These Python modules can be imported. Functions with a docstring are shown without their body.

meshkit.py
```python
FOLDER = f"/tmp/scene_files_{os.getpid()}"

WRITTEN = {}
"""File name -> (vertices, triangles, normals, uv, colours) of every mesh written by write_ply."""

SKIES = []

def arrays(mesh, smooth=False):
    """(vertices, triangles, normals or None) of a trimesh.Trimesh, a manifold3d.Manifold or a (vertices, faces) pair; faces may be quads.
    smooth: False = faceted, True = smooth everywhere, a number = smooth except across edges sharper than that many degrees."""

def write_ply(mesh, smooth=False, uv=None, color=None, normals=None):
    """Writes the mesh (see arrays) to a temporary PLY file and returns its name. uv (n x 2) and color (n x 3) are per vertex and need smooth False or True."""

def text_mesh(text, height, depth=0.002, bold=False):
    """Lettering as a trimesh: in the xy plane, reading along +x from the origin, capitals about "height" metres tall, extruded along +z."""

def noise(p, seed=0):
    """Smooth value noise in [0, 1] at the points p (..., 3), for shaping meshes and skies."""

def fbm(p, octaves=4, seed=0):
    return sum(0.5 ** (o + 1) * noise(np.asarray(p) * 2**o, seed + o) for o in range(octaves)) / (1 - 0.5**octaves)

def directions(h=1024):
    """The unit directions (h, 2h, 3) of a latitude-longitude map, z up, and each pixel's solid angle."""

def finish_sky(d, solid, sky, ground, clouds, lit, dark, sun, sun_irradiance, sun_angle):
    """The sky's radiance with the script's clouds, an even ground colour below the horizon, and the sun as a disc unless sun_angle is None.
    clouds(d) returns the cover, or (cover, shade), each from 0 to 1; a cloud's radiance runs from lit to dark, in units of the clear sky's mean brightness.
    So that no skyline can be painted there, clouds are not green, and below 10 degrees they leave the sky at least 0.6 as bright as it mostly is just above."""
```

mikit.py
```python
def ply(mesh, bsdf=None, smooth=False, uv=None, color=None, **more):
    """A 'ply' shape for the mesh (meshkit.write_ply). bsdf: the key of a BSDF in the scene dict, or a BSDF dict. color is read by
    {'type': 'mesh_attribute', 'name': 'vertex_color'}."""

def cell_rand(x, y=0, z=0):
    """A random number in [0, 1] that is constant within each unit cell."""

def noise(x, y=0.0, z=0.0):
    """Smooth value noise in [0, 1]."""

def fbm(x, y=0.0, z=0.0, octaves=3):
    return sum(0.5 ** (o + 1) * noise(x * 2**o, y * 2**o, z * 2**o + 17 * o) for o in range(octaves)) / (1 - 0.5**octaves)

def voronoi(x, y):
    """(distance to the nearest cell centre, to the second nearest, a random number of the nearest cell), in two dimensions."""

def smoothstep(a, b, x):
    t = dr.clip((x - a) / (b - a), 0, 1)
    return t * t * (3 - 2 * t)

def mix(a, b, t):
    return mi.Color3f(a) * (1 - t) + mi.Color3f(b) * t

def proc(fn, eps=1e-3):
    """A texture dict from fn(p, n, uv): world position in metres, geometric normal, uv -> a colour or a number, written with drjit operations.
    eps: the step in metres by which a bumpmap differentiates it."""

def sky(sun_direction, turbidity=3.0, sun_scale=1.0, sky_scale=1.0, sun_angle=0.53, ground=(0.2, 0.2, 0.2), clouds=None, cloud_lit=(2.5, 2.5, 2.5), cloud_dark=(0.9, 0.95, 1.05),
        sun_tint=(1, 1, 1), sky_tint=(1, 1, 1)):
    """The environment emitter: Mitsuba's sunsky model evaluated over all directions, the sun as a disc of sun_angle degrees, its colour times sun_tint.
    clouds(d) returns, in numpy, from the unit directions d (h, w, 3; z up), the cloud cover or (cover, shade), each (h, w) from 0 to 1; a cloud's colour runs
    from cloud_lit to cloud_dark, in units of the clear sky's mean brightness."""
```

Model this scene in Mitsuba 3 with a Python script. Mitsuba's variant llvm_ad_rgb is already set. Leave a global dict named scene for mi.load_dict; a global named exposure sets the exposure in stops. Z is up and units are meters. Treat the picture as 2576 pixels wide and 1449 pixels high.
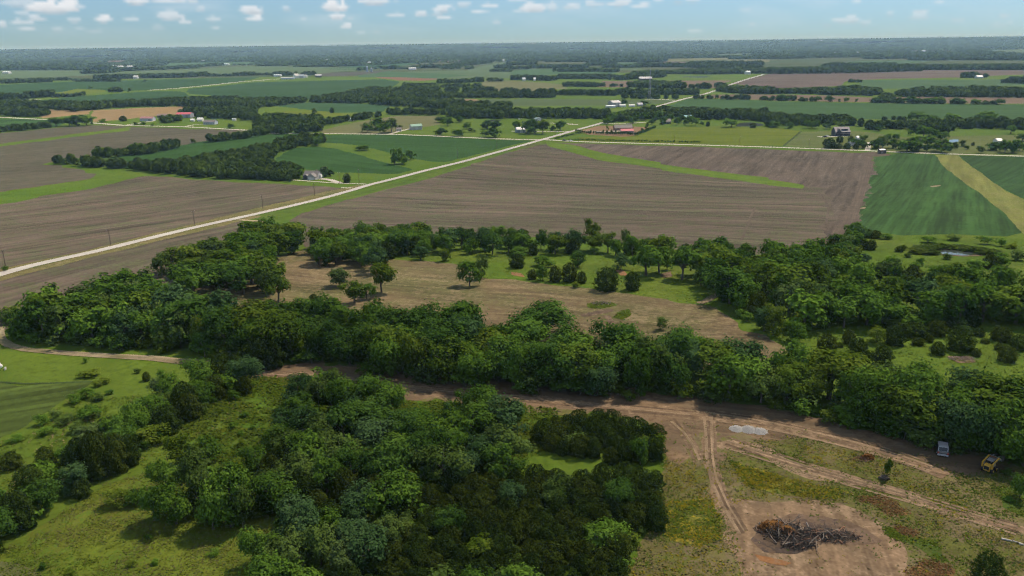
import math, random
import numpy as np, trimesh, shapely
import drjit as dr, mitsuba as mi
import mikit, meshkit
from shapely.geometry import Polygon, LineString, Point
from mikit import noise, fbm, smoothstep, mix
T = mi.ScalarTransform4f
rng = np.random.default_rng(11)
random.seed(11)
scene, labels = {}, {}

# ------------------------------------------------------------------ camera, sky, haze, exposure
CAM_Z = 105.0
PITCH, ROLL = math.atan(245 / 819.0), math.radians(0.734)
FWD = np.array([0, math.cos(PITCH), -math.sin(PITCH)])
UP = math.sin(ROLL) * np.array([1, 0, 0]) + math.cos(ROLL) * np.array([0, math.sin(PITCH), math.cos(PITCH)])
scene['camera'] = {'type': 'perspective', 'fov': math.degrees(2 * math.atan(512 / 819.0)), 'fov_axis': 'x',
                   'near_clip': 1.0, 'far_clip': 90000.0, 'medium': {'type': 'ref', 'id': 'haze_medium'},
                   'to_world': T().look_at(origin=[0, 0, CAM_Z], target=(np.array([0, 0, CAM_Z]) + FWD).tolist(), up=UP.tolist())}
exposure = 1.3
SUN = (0.42, 0.38, 0.82)
HAZE = 0.000041
scene['haze_medium'] = {'type': 'homogeneous', 'albedo': {'type': 'rgb', 'value': [0.80, 0.93, 0.99]}, 'sigma_t': {'type': 'rgb', 'value': [HAZE * 0.72, HAZE, HAZE * 1.4]}}


FIELDS = [
 ('ploughed_field','plough',-27.7,1,[(-116.7,429.4),(-116.9,454.9),(-114.2,498.4),(-92.1,596.7),(-55.4,689.2),(-45.3,717.8),(-30.9,761.6),(-8.5,812.3),(26.5,894.5),(44,908),(93.1,892.2),(173.0,861.7),(258.0,824.3),(344.3,781.2),(323.7,730.2),(246.4,562.8),(160.9,374.3),(146.4,342.3),(128.0,311.7),(112.8,291.6),(100.4,283.3),(80.5,285.5),(61.4,297.4),(34.3,322.4),(0.3,341.7),(-49.7,349.4),(-82.6,341.4),(-78.7,317.5),(-79.4,314.7),(-85.0,326.4),(-109.8,398.4)],2),
 ('ploughed_field','plough2',-114.0,2,[(67.3,892.1),(172.3,858.2),(257.1,821.2),(342.7,778.4),(323.0,730.3),(246.0,562.8),(158.6,369.7),(131.8,317.4),(125.0,316.1),(173.7,435.5),(220.3,566.2),(204.1,568.3),(190.4,602.2),(156.5,671.7),(131.3,713.8),(86.1,776.7),(51.5,878.7)],2),
 ('ploughed_field','plough',63.8,1,[(-347.0,474.3),(-336.8,534.2),(-335.2,578.2),(-321.4,621.5),(-314.7,665.2),(-311.3,689.2),(-285.8,684.2),(-199.8,639.8),(-200.6,642.8),(-124.2,604.4),(-123.1,593.1),(-136.1,538.0),(-150.6,477.1),(-149.7,474.3),(-160.5,408.0),(-169.7,328.3),(-183.5,283.9),(-188.5,250.4)],1.5),
 ('ploughed_field','plough',72.3,1,[(-180.6,239.2),(-174.6,269.2),(-163.7,316.2),(-144.6,397.0),(-141.6,417.9),(-131.1,410.8),(-121.3,385.0),(-112.1,355.9),(-105.4,307.1),(-109.2,276.0),(-110.1,251.0),(-120.8,241.3),(-128.4,232.1),(-135.2,215.3),(-134.5,204.0),(-146.6,197.9),(-158.4,198.7)],1.5),
 ('ploughed_field','stubble',28.6,1,[(-783,1067),(-671,1093),(-592,1184),(-533,1151),(-335,1055),(-317,1030),(-319,1005),(-344,942),(-358,906),(-358.4,888.5),(-349.8,861.0),(-393.3,829.1),(-431.4,794.6),(-439.4,777.4),(-438.2,769.6),(-382.6,736.8),(-354.7,706.4),(-350.1,679.5),(-384.1,612.2),(-426.8,567.9)],2),
 ('grass_waterway','bright',0,2,[(-648.5,877.8),(-586,951),(-569,1003),(-547,1067),(-528,1140),(-499,1089),(-528,1030),(-553,974),(-569,922),(-630.5,852.6)],2),
 ('grass_waterway','bright',-57.2,3,[(39,911),(66.1,887.7),(90.5,817.2),(113.8,773.1),(136.1,740.6),(134.0,728.9),(161.3,693.3),(200.9,636.3),(196.3,621.5),(204.7,601.2),(209.2,582.4),(205.5,569.6),(199.1,555.6),(183.9,581.2),(185.7,586.9),(152.7,655.1),(126.7,688.4),(128.9,700.4),(107.2,727.2),(83.8,755.7),(61.3,822.4),(41.7,868.6)],0.5),
 ('grass_verge','verge',72.7,2,[(-142.2,457.7),(-105.9,613.5),(-41.8,751.6),(2.7,850.2),(45,916),(43.7,893.6),(26.1,880.1),(-11.1,797.4),(-30.5,750.9),(-45.0,711.8),(-54.8,682.1),(-90.5,586.3),(-112.0,488.8),(-115.3,448.5),(-114.7,421.7),(-109.5,396.8),(-84.0,321.2),(-85.6,313.6),(-101.4,348.0),(-120.3,384.8),(-132.2,414.4),(-140.0,419.4)],1.2),
 ('grass_verge','dryverge',78.2,2,[(-182.9,251.5),(-185.6,287.3),(-172.2,333.4),(-162.6,413.3),(-153.3,483.0),(-132.2,581.8),(-116.3,619.7),(-108.6,618.8),(-142.8,451.8),(-156.0,396.0),(-167.8,324.5),(-179.4,277.1),(-180.5,248.0)],0.8),
 ('grass_verge','dryverge',78.2,2,[(-179.7,246.8),(-178.5,275.6),(-166.3,321.3),(-154.1,391.0),(-141.9,445.7),(-135.4,438.7),(-141.6,417.9),(-144.0,395.3),(-161.3,311.2),(-172.1,265.1),(-173.4,237.5)],0.8),
 ('soybean_field','soy',52.4,1,[(-395.4,820.6),(-391.9,834.9),(-361,901),(-342,958),(-304,992),(-270,1040),(-247,987),(-244.8,871.5),(-256.1,798.8),(-284.3,748.9),(-310.0,723.1),(-346.5,735.5),(-394.7,774.5)],1.0),
 ('soybean_field','soy',-21.8,1,[(-223,996),(-141,999),(2,929),(24,925),(2.8,881.2),(-60.2,753.9),(-69.6,757.0),(-91.4,779.8),(-120.3,825.0),(-166.5,888.8),(-205,918)],1.0),
 ('soybean_field','soy',-37.5,1,[(-226.1,830.4),(-228.2,870.4),(-206.4,876.0),(-175.6,853.6),(-126.5,769.3),(-86.9,715.5),(-84.6,711.3),(-96.3,682.2),(-149.7,700.1),(-181.4,719.1),(-232.6,750.6),(-233.0,751.8),(-222.5,780.1)],1.0),
 ('corn_field','corn',61.1,1,[(323.7,730.2),(332.1,750.9),(351.0,764.8),(370.2,778.4),(395.9,763.9),(378.4,723.7),(341.7,623.9),(299.8,519.4),(235.9,382.6),(207.1,323.7),(194.8,313.7),(179.7,322.0),(154.9,320.6),(148.0,342.1),(154.0,358.7),(246.4,562.8)],0.3),
 ('hay_strip','hay',-117.5,2,[(395.9,763.9),(413.3,756.6),(401.5,727.5),(374.0,647.7),(294.9,464.4),(232.0,316.0),(201.9,273.2),(193.6,285.7),(205.8,321.5),(235.9,382.6),(299.8,519.4),(341.7,623.9),(378.4,723.7)],0.25),
 ('corn_field','corn2',49.9,1,[(413.7,757.3),(463.4,740.0),(525.9,714.9),(218.0,287.8),(295.6,465.6),(373.8,647.7),(402.2,728.7)],0.3),
 ('pasture','lime',-19.0,1,[(147,965),(182,1042),(258,1068),(324,1043),(346,986),(281.6,848.2),(177.8,886.4),(74,926),(76,958)],1.5),
 ('pasture','pasture',-34.8,1,[(346,986),(408,980),(436,910),(565,909),(614.2,863.4),(532.7,724.4),(471.1,752.8),(375.5,789.0),(351.3,811.3),(281.6,848.2)],1.5),
 ('bare_yard','tan',-21.9,2,[(88,1031),(115,1088),(157,1077),(183,1056),(147,973),(134,957),(92,985)],0.7),
 ('corn_field','farcorn',-7.8,1,[(263,1398),(345,1596),(471,1528),(466,1509),(840,1364),(916,1302),(750,1061),(669,1081),(578,1126),(479,1130),(403,1229),(327,1292)],1.0),
 ('ploughed_field','farbrown',0,1,[(410,1702),(475,1724),(525,1703),(638,1672),(689,1588),(783,1598),(931,1516),(1027,1462),(942,1338),(849,1380),(645,1466),(477,1547),(378,1617)],1.0),
 ('ploughed_field','farplough',-2.5,1,[(562,2111),(696,2436),(863,2755),(1188,2886),(1394,2890),(1734,2847),(1933,2779),(1587,2277),(1472,2414),(1251,2307),(986,2259),(878,2170),(759,1946),(583,1898)],1.0),
 ('corn_field','fargreen',0,1,[(925,2208),(1280,2170),(1463,2097),(1282,1834),(1145,1872),(889,1834),(796,1844),(816,1972)],1.0),
 ('hay_field','fargreen2',0,1,[(5,1625),(244,1556),(306,1539),(263,1456),(165,1424),(4,1428)],1.0),
 ('ploughed_field','farbrown',0,1,[(269,2410),(363,2360),(599,2283),(483,1943),(408,2001),(216,2089)],1.0),
 ('hay_field','tangreen',0,1,[(-82,2073),(-74,2495),(8,2508),(156,2257),(136,2036),(28,1862),(5,1845),(-39,1884)],1.0),
 ('soybean_field','farsoy',48.8,1,[(-766,2552),(-545,2649),(-396,2697),(-313,2419),(-296,2181),(-331,2005),(-369,1833),(-417,1718),(-514,1702),(-551,1706),(-647,1837),(-785,2030),(-846,2225)],1.0),
 ('soybean_field','farsoy',31.2,1,[(-1928,2676),(-1590,2636),(-1460,2807),(-894,2986),(-860,2901),(-829,2585),(-931,2177),(-1021,2151),(-1161,2128),(-1221,2018),(-1435,1983)],1.0),
 ('soybean_field','farsoy',31.7,1,[(-992,1682),(-985,1927),(-909,2125),(-815,2095),(-708,1856),(-713,1708),(-785,1604),(-873,1592)],1.0),
 ('pasture','lime',0,2,[(-1107,2036),(-1166,2287),(-1045,2200),(-1014,2082),(-1035,1980)],1.0),
 ('pasture','farpale',-0.7,1,[(-3344,4666),(-2680,4469),(-2156,4259),(-1699,4003),(-1435,4816),(-1379,4624),(-1163,4523),(-621,3932),(-749,3277),(-989,3307),(-1213,3362),(-1636,3510),(-1806,3257),(-1940,3226),(-2328,3238)],1.0),
 ('wheat_field','wheat',65.2,1,[(-730,1465),(-656,1525),(-609,1543),(-542,1478),(-537,1356),(-571,1322),(-582,1275),(-612,1231),(-631,1261)],1.0),
 ('wheat_field','wheat',0,1,[(-834,1492),(-730,1465),(-696,1385),(-711,1368),(-734,1310),(-761,1348)],1.0),
 ('corn_field','corn',17.6,1,[(-964,1368),(-806,1321),(-707,1281),(-670,1252),(-634,1178),(-662,1136),(-688,1121),(-790,1114)],1.0),
 ('soybean_field','farsoy2',0,1,[(-422,1531),(-391,1609),(-279,1567),(-216,1487),(-202,1343),(-282,1351),(-336,1419)],1.0),
 ('pasture','lime',0,1,[(-380,1316),(-376,1405),(-335,1415),(-281,1347),(-239,1294),(-285,1255),(-334,1245)],1.0),
 ('hay_field','tangreen',0,1,[(-238,1044),(-217,1171),(-171,1267),(-105,1257),(-96,1113),(-133,1050),(-143,1006),(-227,1011)],1.0),
 ('hay_field','tan2',0,1,[(-181,1674),(-68,1643),(-56,1574),(-75,1499),(-98,1492),(-161,1590)],1.0),
 ('hay_field','fargreen2',0,1,[(-60,1634),(5,1622),(4,1421),(-71,1485)],1.0),
 ('soybean_field','fargreen',0,1,[(-533,2931),(-237,2686),(-141,2931),(-540,3546),(-587,3272)],1.0),
 ('ploughed_field','rust',0,2,[(-469,2917),(-351,2845),(-222,2665),(-253,2535),(-336,2598)],1.0),
 ('pasture','farpale',0,1,[(-415,3376),(-182,3468),(-79,4607),(16,4791),(8,2635),(-110,2677),(-220,2680)],1.0),
 ('farmyard','fardark',0,2,[(-724,3164),(-733,3380),(-483,3589),(-511,3354),(-554,3048),(-670,3004)],1.0),
 ('soybean_field','farsoy2',0,1,[(-875,4042),(-704,4824),(-504,5085),(-541,4025),(-711,3680)],1.0),
 ('pasture','fargreen',0,1,[(9,2781),(11,3391),(103,3549),(209,3504),(382,3014),(337,2791),(162,2891),(74,2755)],1.0),
 ('pasture','fargreen2',0,1,[(352,3813),(544,3570),(508,3187),(354,3251)],1.0),
 ('ploughed_field','farbrown',0,1,[(677,4100),(839,4512),(939,4383),(790,3946)],1.0),
 ('hay_field','tangreen',0,1,[(944,5207),(1391,5335),(1271,4830),(1438,4718),(1249,4094),(1134,4776),(820,4524)],1.0),
 ('pasture','fargreen',0,1,[(561,4438),(780,4359),(601,3862),(501,4001)],1.0),
 ('pasture','farpale',0,1,[(290,8020),(812,8086),(707,6881),(347,6920)],1.0),
 ('pasture','farpale',0,1,[(1564,6661),(2172,7211),(1835,6134),(1471,5968)],1.0),
 ('corn_field','fargreen',0,1,[(1456,3782),(1726,4146),(2020,4202),(1984,3989),(1660,3534),(1479,3358),(1380,3561)],1.0),
 ('pasture','farpale',0,1,[(3791,6957),(4386,7248),(4450,6709),(3460,5210),(3129,5163),(3233,5547)],1.0),
 ('pasture','tangreen',0,1,[(2988,7176),(3189,6057),(3619,6757),(3524,7350),(3107,7462)],1.0),
 ('hay_field','tan2',0,1,[(1278,7251),(1650,7208),(1479,6460),(1159,6483)],1.0),
 ('ploughed_field','farbrown',0,1,[(-3476,7329),(-3381,7480),(-2887,6430),(-2798,5923)],1.0),
 ('ploughed_field','farbrown',0,1,[(-507,5513),(-289,5534),(-278,5088),(-465,5115)],1.0),
 ('pasture','fargreen',0,1,[(-2058,5051),(-2400,6001),(-1772,5954),(-1489,4997),(-1822,4832)],1.0),
 ('mown_field','mown',-19.9,2,[(-79.7,317.6),(-84.9,308.0),(-87.8,299.6),(-87.0,266.9),(-99.2,249.0),(-97.3,225.1),(-83.3,211.8),(-61.9,205.0),(-39.7,198.6),(-18.4,188.0),(0.9,181.3),(19.1,175.1),(32.0,170.7),(44.3,166.5),(54.0,169.7),(63.6,176.2),(64.8,178.2),(61.7,185.7),(62.4,188.2),(57.8,192.3),(56.6,207.0),(54.8,214.9),(48.3,217.9),(32.2,230.8),(15.3,240.9),(0.0,251.9),(-8.5,253.2),(-20.0,278.7),(-31.9,285.1),(-39.2,286.7),(-47.1,287.6),(-56.0,288.5),(-67.5,302.2),(-76.8,316.3)],1.2),
 ('meadow','bright2',-36.5,1,[(-58.3,301.1),(-43.5,303.7),(0.5,302.8),(31.0,290.8),(57.3,276.7),(81.4,264.1),(88.4,245.6),(65.8,210.6),(57.5,203.7),(54.4,213.3),(32.1,229.9),(15.2,239.9),(0.0,250.8),(-8.5,252.6),(-20.0,278.0),(-39.1,285.9)],1),
 ('meadow','bright',-9.7,1,[(64.8,178.2),(62.0,187.0),(63.7,203.3),(76.3,209.9),(105.8,204.1),(135.8,202.0),(146.5,188.0),(115.9,144.7),(103.2,149.0),(87.7,149.7),(75.6,158.4),(61.5,165.8),(52.6,165.0)],1),
 ('meadow','bright2',0,1,[(117.5,281.5),(147.5,340.9),(155.2,321.1),(177.8,318.6),(193.6,311.7),(207.1,272.8),(163.2,211.4),(145.0,221.3),(119.4,232.6),(112.2,249.1)],1),
 ('cleared_ground','dirt',-15.9,3,[(-58.2,173.1),(-46.2,173.9),(-33.0,170.9),(-25.5,168.2),(-16.4,164.3),(-0.3,161.0),(10.2,158.9),(25.2,155.2),(36.7,151.7),(47.4,147.1),(57.2,141.8),(65.9,135.6),(73.0,130.8),(79.3,125.5),(83.6,121.3),(73.1,119.1),(69.6,123.8),(67.3,125.9),(63.2,129.2),(57.9,131.7),(53.2,134.3),(46.7,132.4),(43.2,132.5),(39.1,130.4),(36.4,125.5),(34.2,124.8),(32.0,127.0),(28.7,124.3),(25.8,125.8),(26.2,133.0),(26.7,140.2),(20.5,143.9),(16.1,146.0),(8.5,147.6),(-0.3,150.7),(-7.3,151.7),(-16.4,154.0),(-20.1,151.4),(-24.7,152.7),(-28.9,158.8),(-32.8,162.2),(-44.6,163.5),(-55.3,166.2),(-57.5,169.4)],1.2),
 ('rough_ground','rough',-19.0,2,[(27.6,141.0),(35.3,145.2),(45.5,140.4),(57.9,133.6),(69.2,127.3),(79.7,121.5),(94.7,118.4),(76.2,81.7),(9.7,83.0),(14.1,94.6),(20.0,104.6),(24.7,120.5)],1),
 ('dirt_track','dirt2',-102.6,4,[(35.2,137.5),(37.9,137.4),(36.2,131.2),(34.0,122.8),(33.3,117.1),(34.4,112.7),(41.3,113.0),(47.3,112.3),(51.9,109.9),(54.5,105.8),(54.8,101.3),(53.1,93.7),(49.2,85.1),(27.2,85.5),(30.2,94.2),(30.7,98.6),(31.4,103.8),(31.5,109.6),(31.0,115.3),(31.9,121.6),(33.6,129.8)],1.6),
 ('dirt_track','dirt2',-35.9,4,[(36.7,132.8),(39.8,132.7),(44.4,128.9),(44.5,129.2),(49.6,123.8),(56.1,119.2),(62.2,114.9),(65.2,111.3),(69.4,107.9),(74.5,104.6),(79.8,101.7),(78.8,100.0),(73.4,102.6),(70.2,104.0),(68.0,106.6),(63.6,109.7),(60.6,113.2),(54.8,116.0),(48.4,120.6),(43.2,125.0),(40.1,127.6),(36.5,130.6)],1.6),
 ('mown_lawn','lawn',23.8,2,[(-126.6,161.9),(-111.6,165.2),(-106.1,163.0),(-100.2,164.2),(-93.6,165.9),(-91.1,164.7),(-91.3,161.4),(-91.4,159.5),(-92.1,156.6),(-92.5,153.6),(-92.9,149.8),(-93.2,147.5),(-93.1,142.1),(-95.4,138.1),(-101.7,123.8)],0.4),
 ('meadow','weedy',0,1,[(-69.6,168.7),(-55.3,166.2),(-32.8,162.2),(-23.4,151.9),(-0.9,150.1),(8.4,147.0),(7.6,132.1),(-2.9,121.2),(-25.0,115.5),(-36.2,110.1),(-48.8,122.4),(-59.6,129.5),(-65.5,137.2)],1),
 ('meadow','flower',0,2,[(-73.8,96.4),(-73.7,101.6),(-71.2,108.7),(-67.1,120.9),(-59.3,125.3),(-37.7,115.9),(-29.1,83.7),(-66.1,81.0)],1),
 ('mown_lawn','lawn2',0,3,[(-78.6,100.4),(-69.9,99.1),(-64.8,96.2),(-56.0,87.1),(-70.2,87.4)],0.4),
 ('bare_patch','headland',0,5,[(335.8,788.4),(349.3,791.1),(358.8,774.0),(350.8,761.2),(333.6,756.4),(328.7,765.6)],0.5),
 ('bare_patch','mud',0,5,[(18.6,209.0),(24.5,213.5),(28.3,213.8),(26.9,210.9),(21.7,207.9),(19.0,206.7)],0.6),
 ('bare_patch','mud',0,5,[(24.1,207.8),(26.0,207.7),(26.3,200.0),(25.2,199.4)],0.6),
 ('weed_patch','weedgreen',0,5,[(21.2,219.3),(24.0,221.8),(28.0,220.5),(29.6,217.7),(24.6,214.5),(21.4,215.2)],0.6),
 ('weed_patch','weedgreen',0,5,[(28.4,209.9),(31.8,213.6),(31.6,207.8),(28.6,203.4),(27.0,205.3)],0.6),
 ('bare_patch','rustdirt',0,5,[(34.4,262.1),(37.3,261.8),(36.7,252.8),(34.5,253.0)],0.6),
 ('bare_patch','mud',0,5,[(47.6,254.8),(52.3,258.9),(51.2,250.2),(47.2,249.1)],0.6),
 ('bare_patch','rustdirt',0,5,[(0.1,262.1),(3.3,260.2),(4.9,254.1),(0.1,257.5)],0.6),
 ('bare_patch','mud',0,5,[(97.7,171.8),(103.3,171.5),(102.8,167.8),(97.6,167.5)],0.6),
 ('bare_patch','paletan',0,5,[(290.7,563.3),(302.2,570.8),(298.2,562.4),(286.7,552.6)],0.3),
 ('bare_patch','paletan',0,5,[(183.1,423.1),(190.4,433.3),(186.1,422.7),(181.2,417.9)],0.3),
 ('bare_patch','ash',0,6,[(36.2,105.8),(40.2,107.6),(45.2,106.9),(50.4,105.2),(51.9,102.7),(52.1,101.5),(48.7,101.1),(44.1,100.0),(39.2,98.0),(36.4,99.7),(35.0,102.6)],2.2),
 ('bare_patch','rustdirt',0,6,[(33.6,98.8),(35.1,98.1),(38.0,96.4),(37.0,95.6),(33.6,96.8)],0.8),
 ('weed_patch','rustweed',0,4,[(53.2,112.8),(57.7,113.5),(59.1,111.5),(60.5,108.7),(56.6,108.0),(55.6,111.3)],1),
 ('weed_patch','rustweed',0,4,[(56.2,105.1),(58.3,104.0),(57.3,102.5),(55.9,103.6)],1),
 ('weed_patch','rustweed',0,4,[(53.1,95.2),(56.7,97.1),(59.3,95.5),(57.1,92.6),(51.2,92.7)],1),
 ('weed_patch','weedgreen',0,4,[(76.0,115.7),(83.8,116.7),(77.3,106.1),(74.8,109.4)],1),
 ('weed_patch','weedgreen',0,4,[(54.3,105.4),(55.7,104.1),(60.0,101.0),(58.2,96.9),(56.9,100.4),(53.8,102.9)],1),
 ('weed_patch','yellowweed',0,4,[(42.0,121.1),(46.3,119.0),(50.2,116.4),(53.4,114.5),(50.3,112.6),(44.6,113.9),(37.5,116.8),(36.9,125.2)],1),
 ('weed_patch','yellowweed',0,4,[(23.8,113.0),(30.7,113.4),(31.1,107.3),(29.5,102.2),(23.6,101.1),(20.7,104.9)],1),
 ('pond_mud','mudrim',0,5,[(149.7,289.0),(153.5,290.8),(161.9,288.8),(166.1,283.3),(166.3,277.4),(162.1,273.2),(155.2,273.0),(148.8,277.3)],0.6),
]
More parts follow.
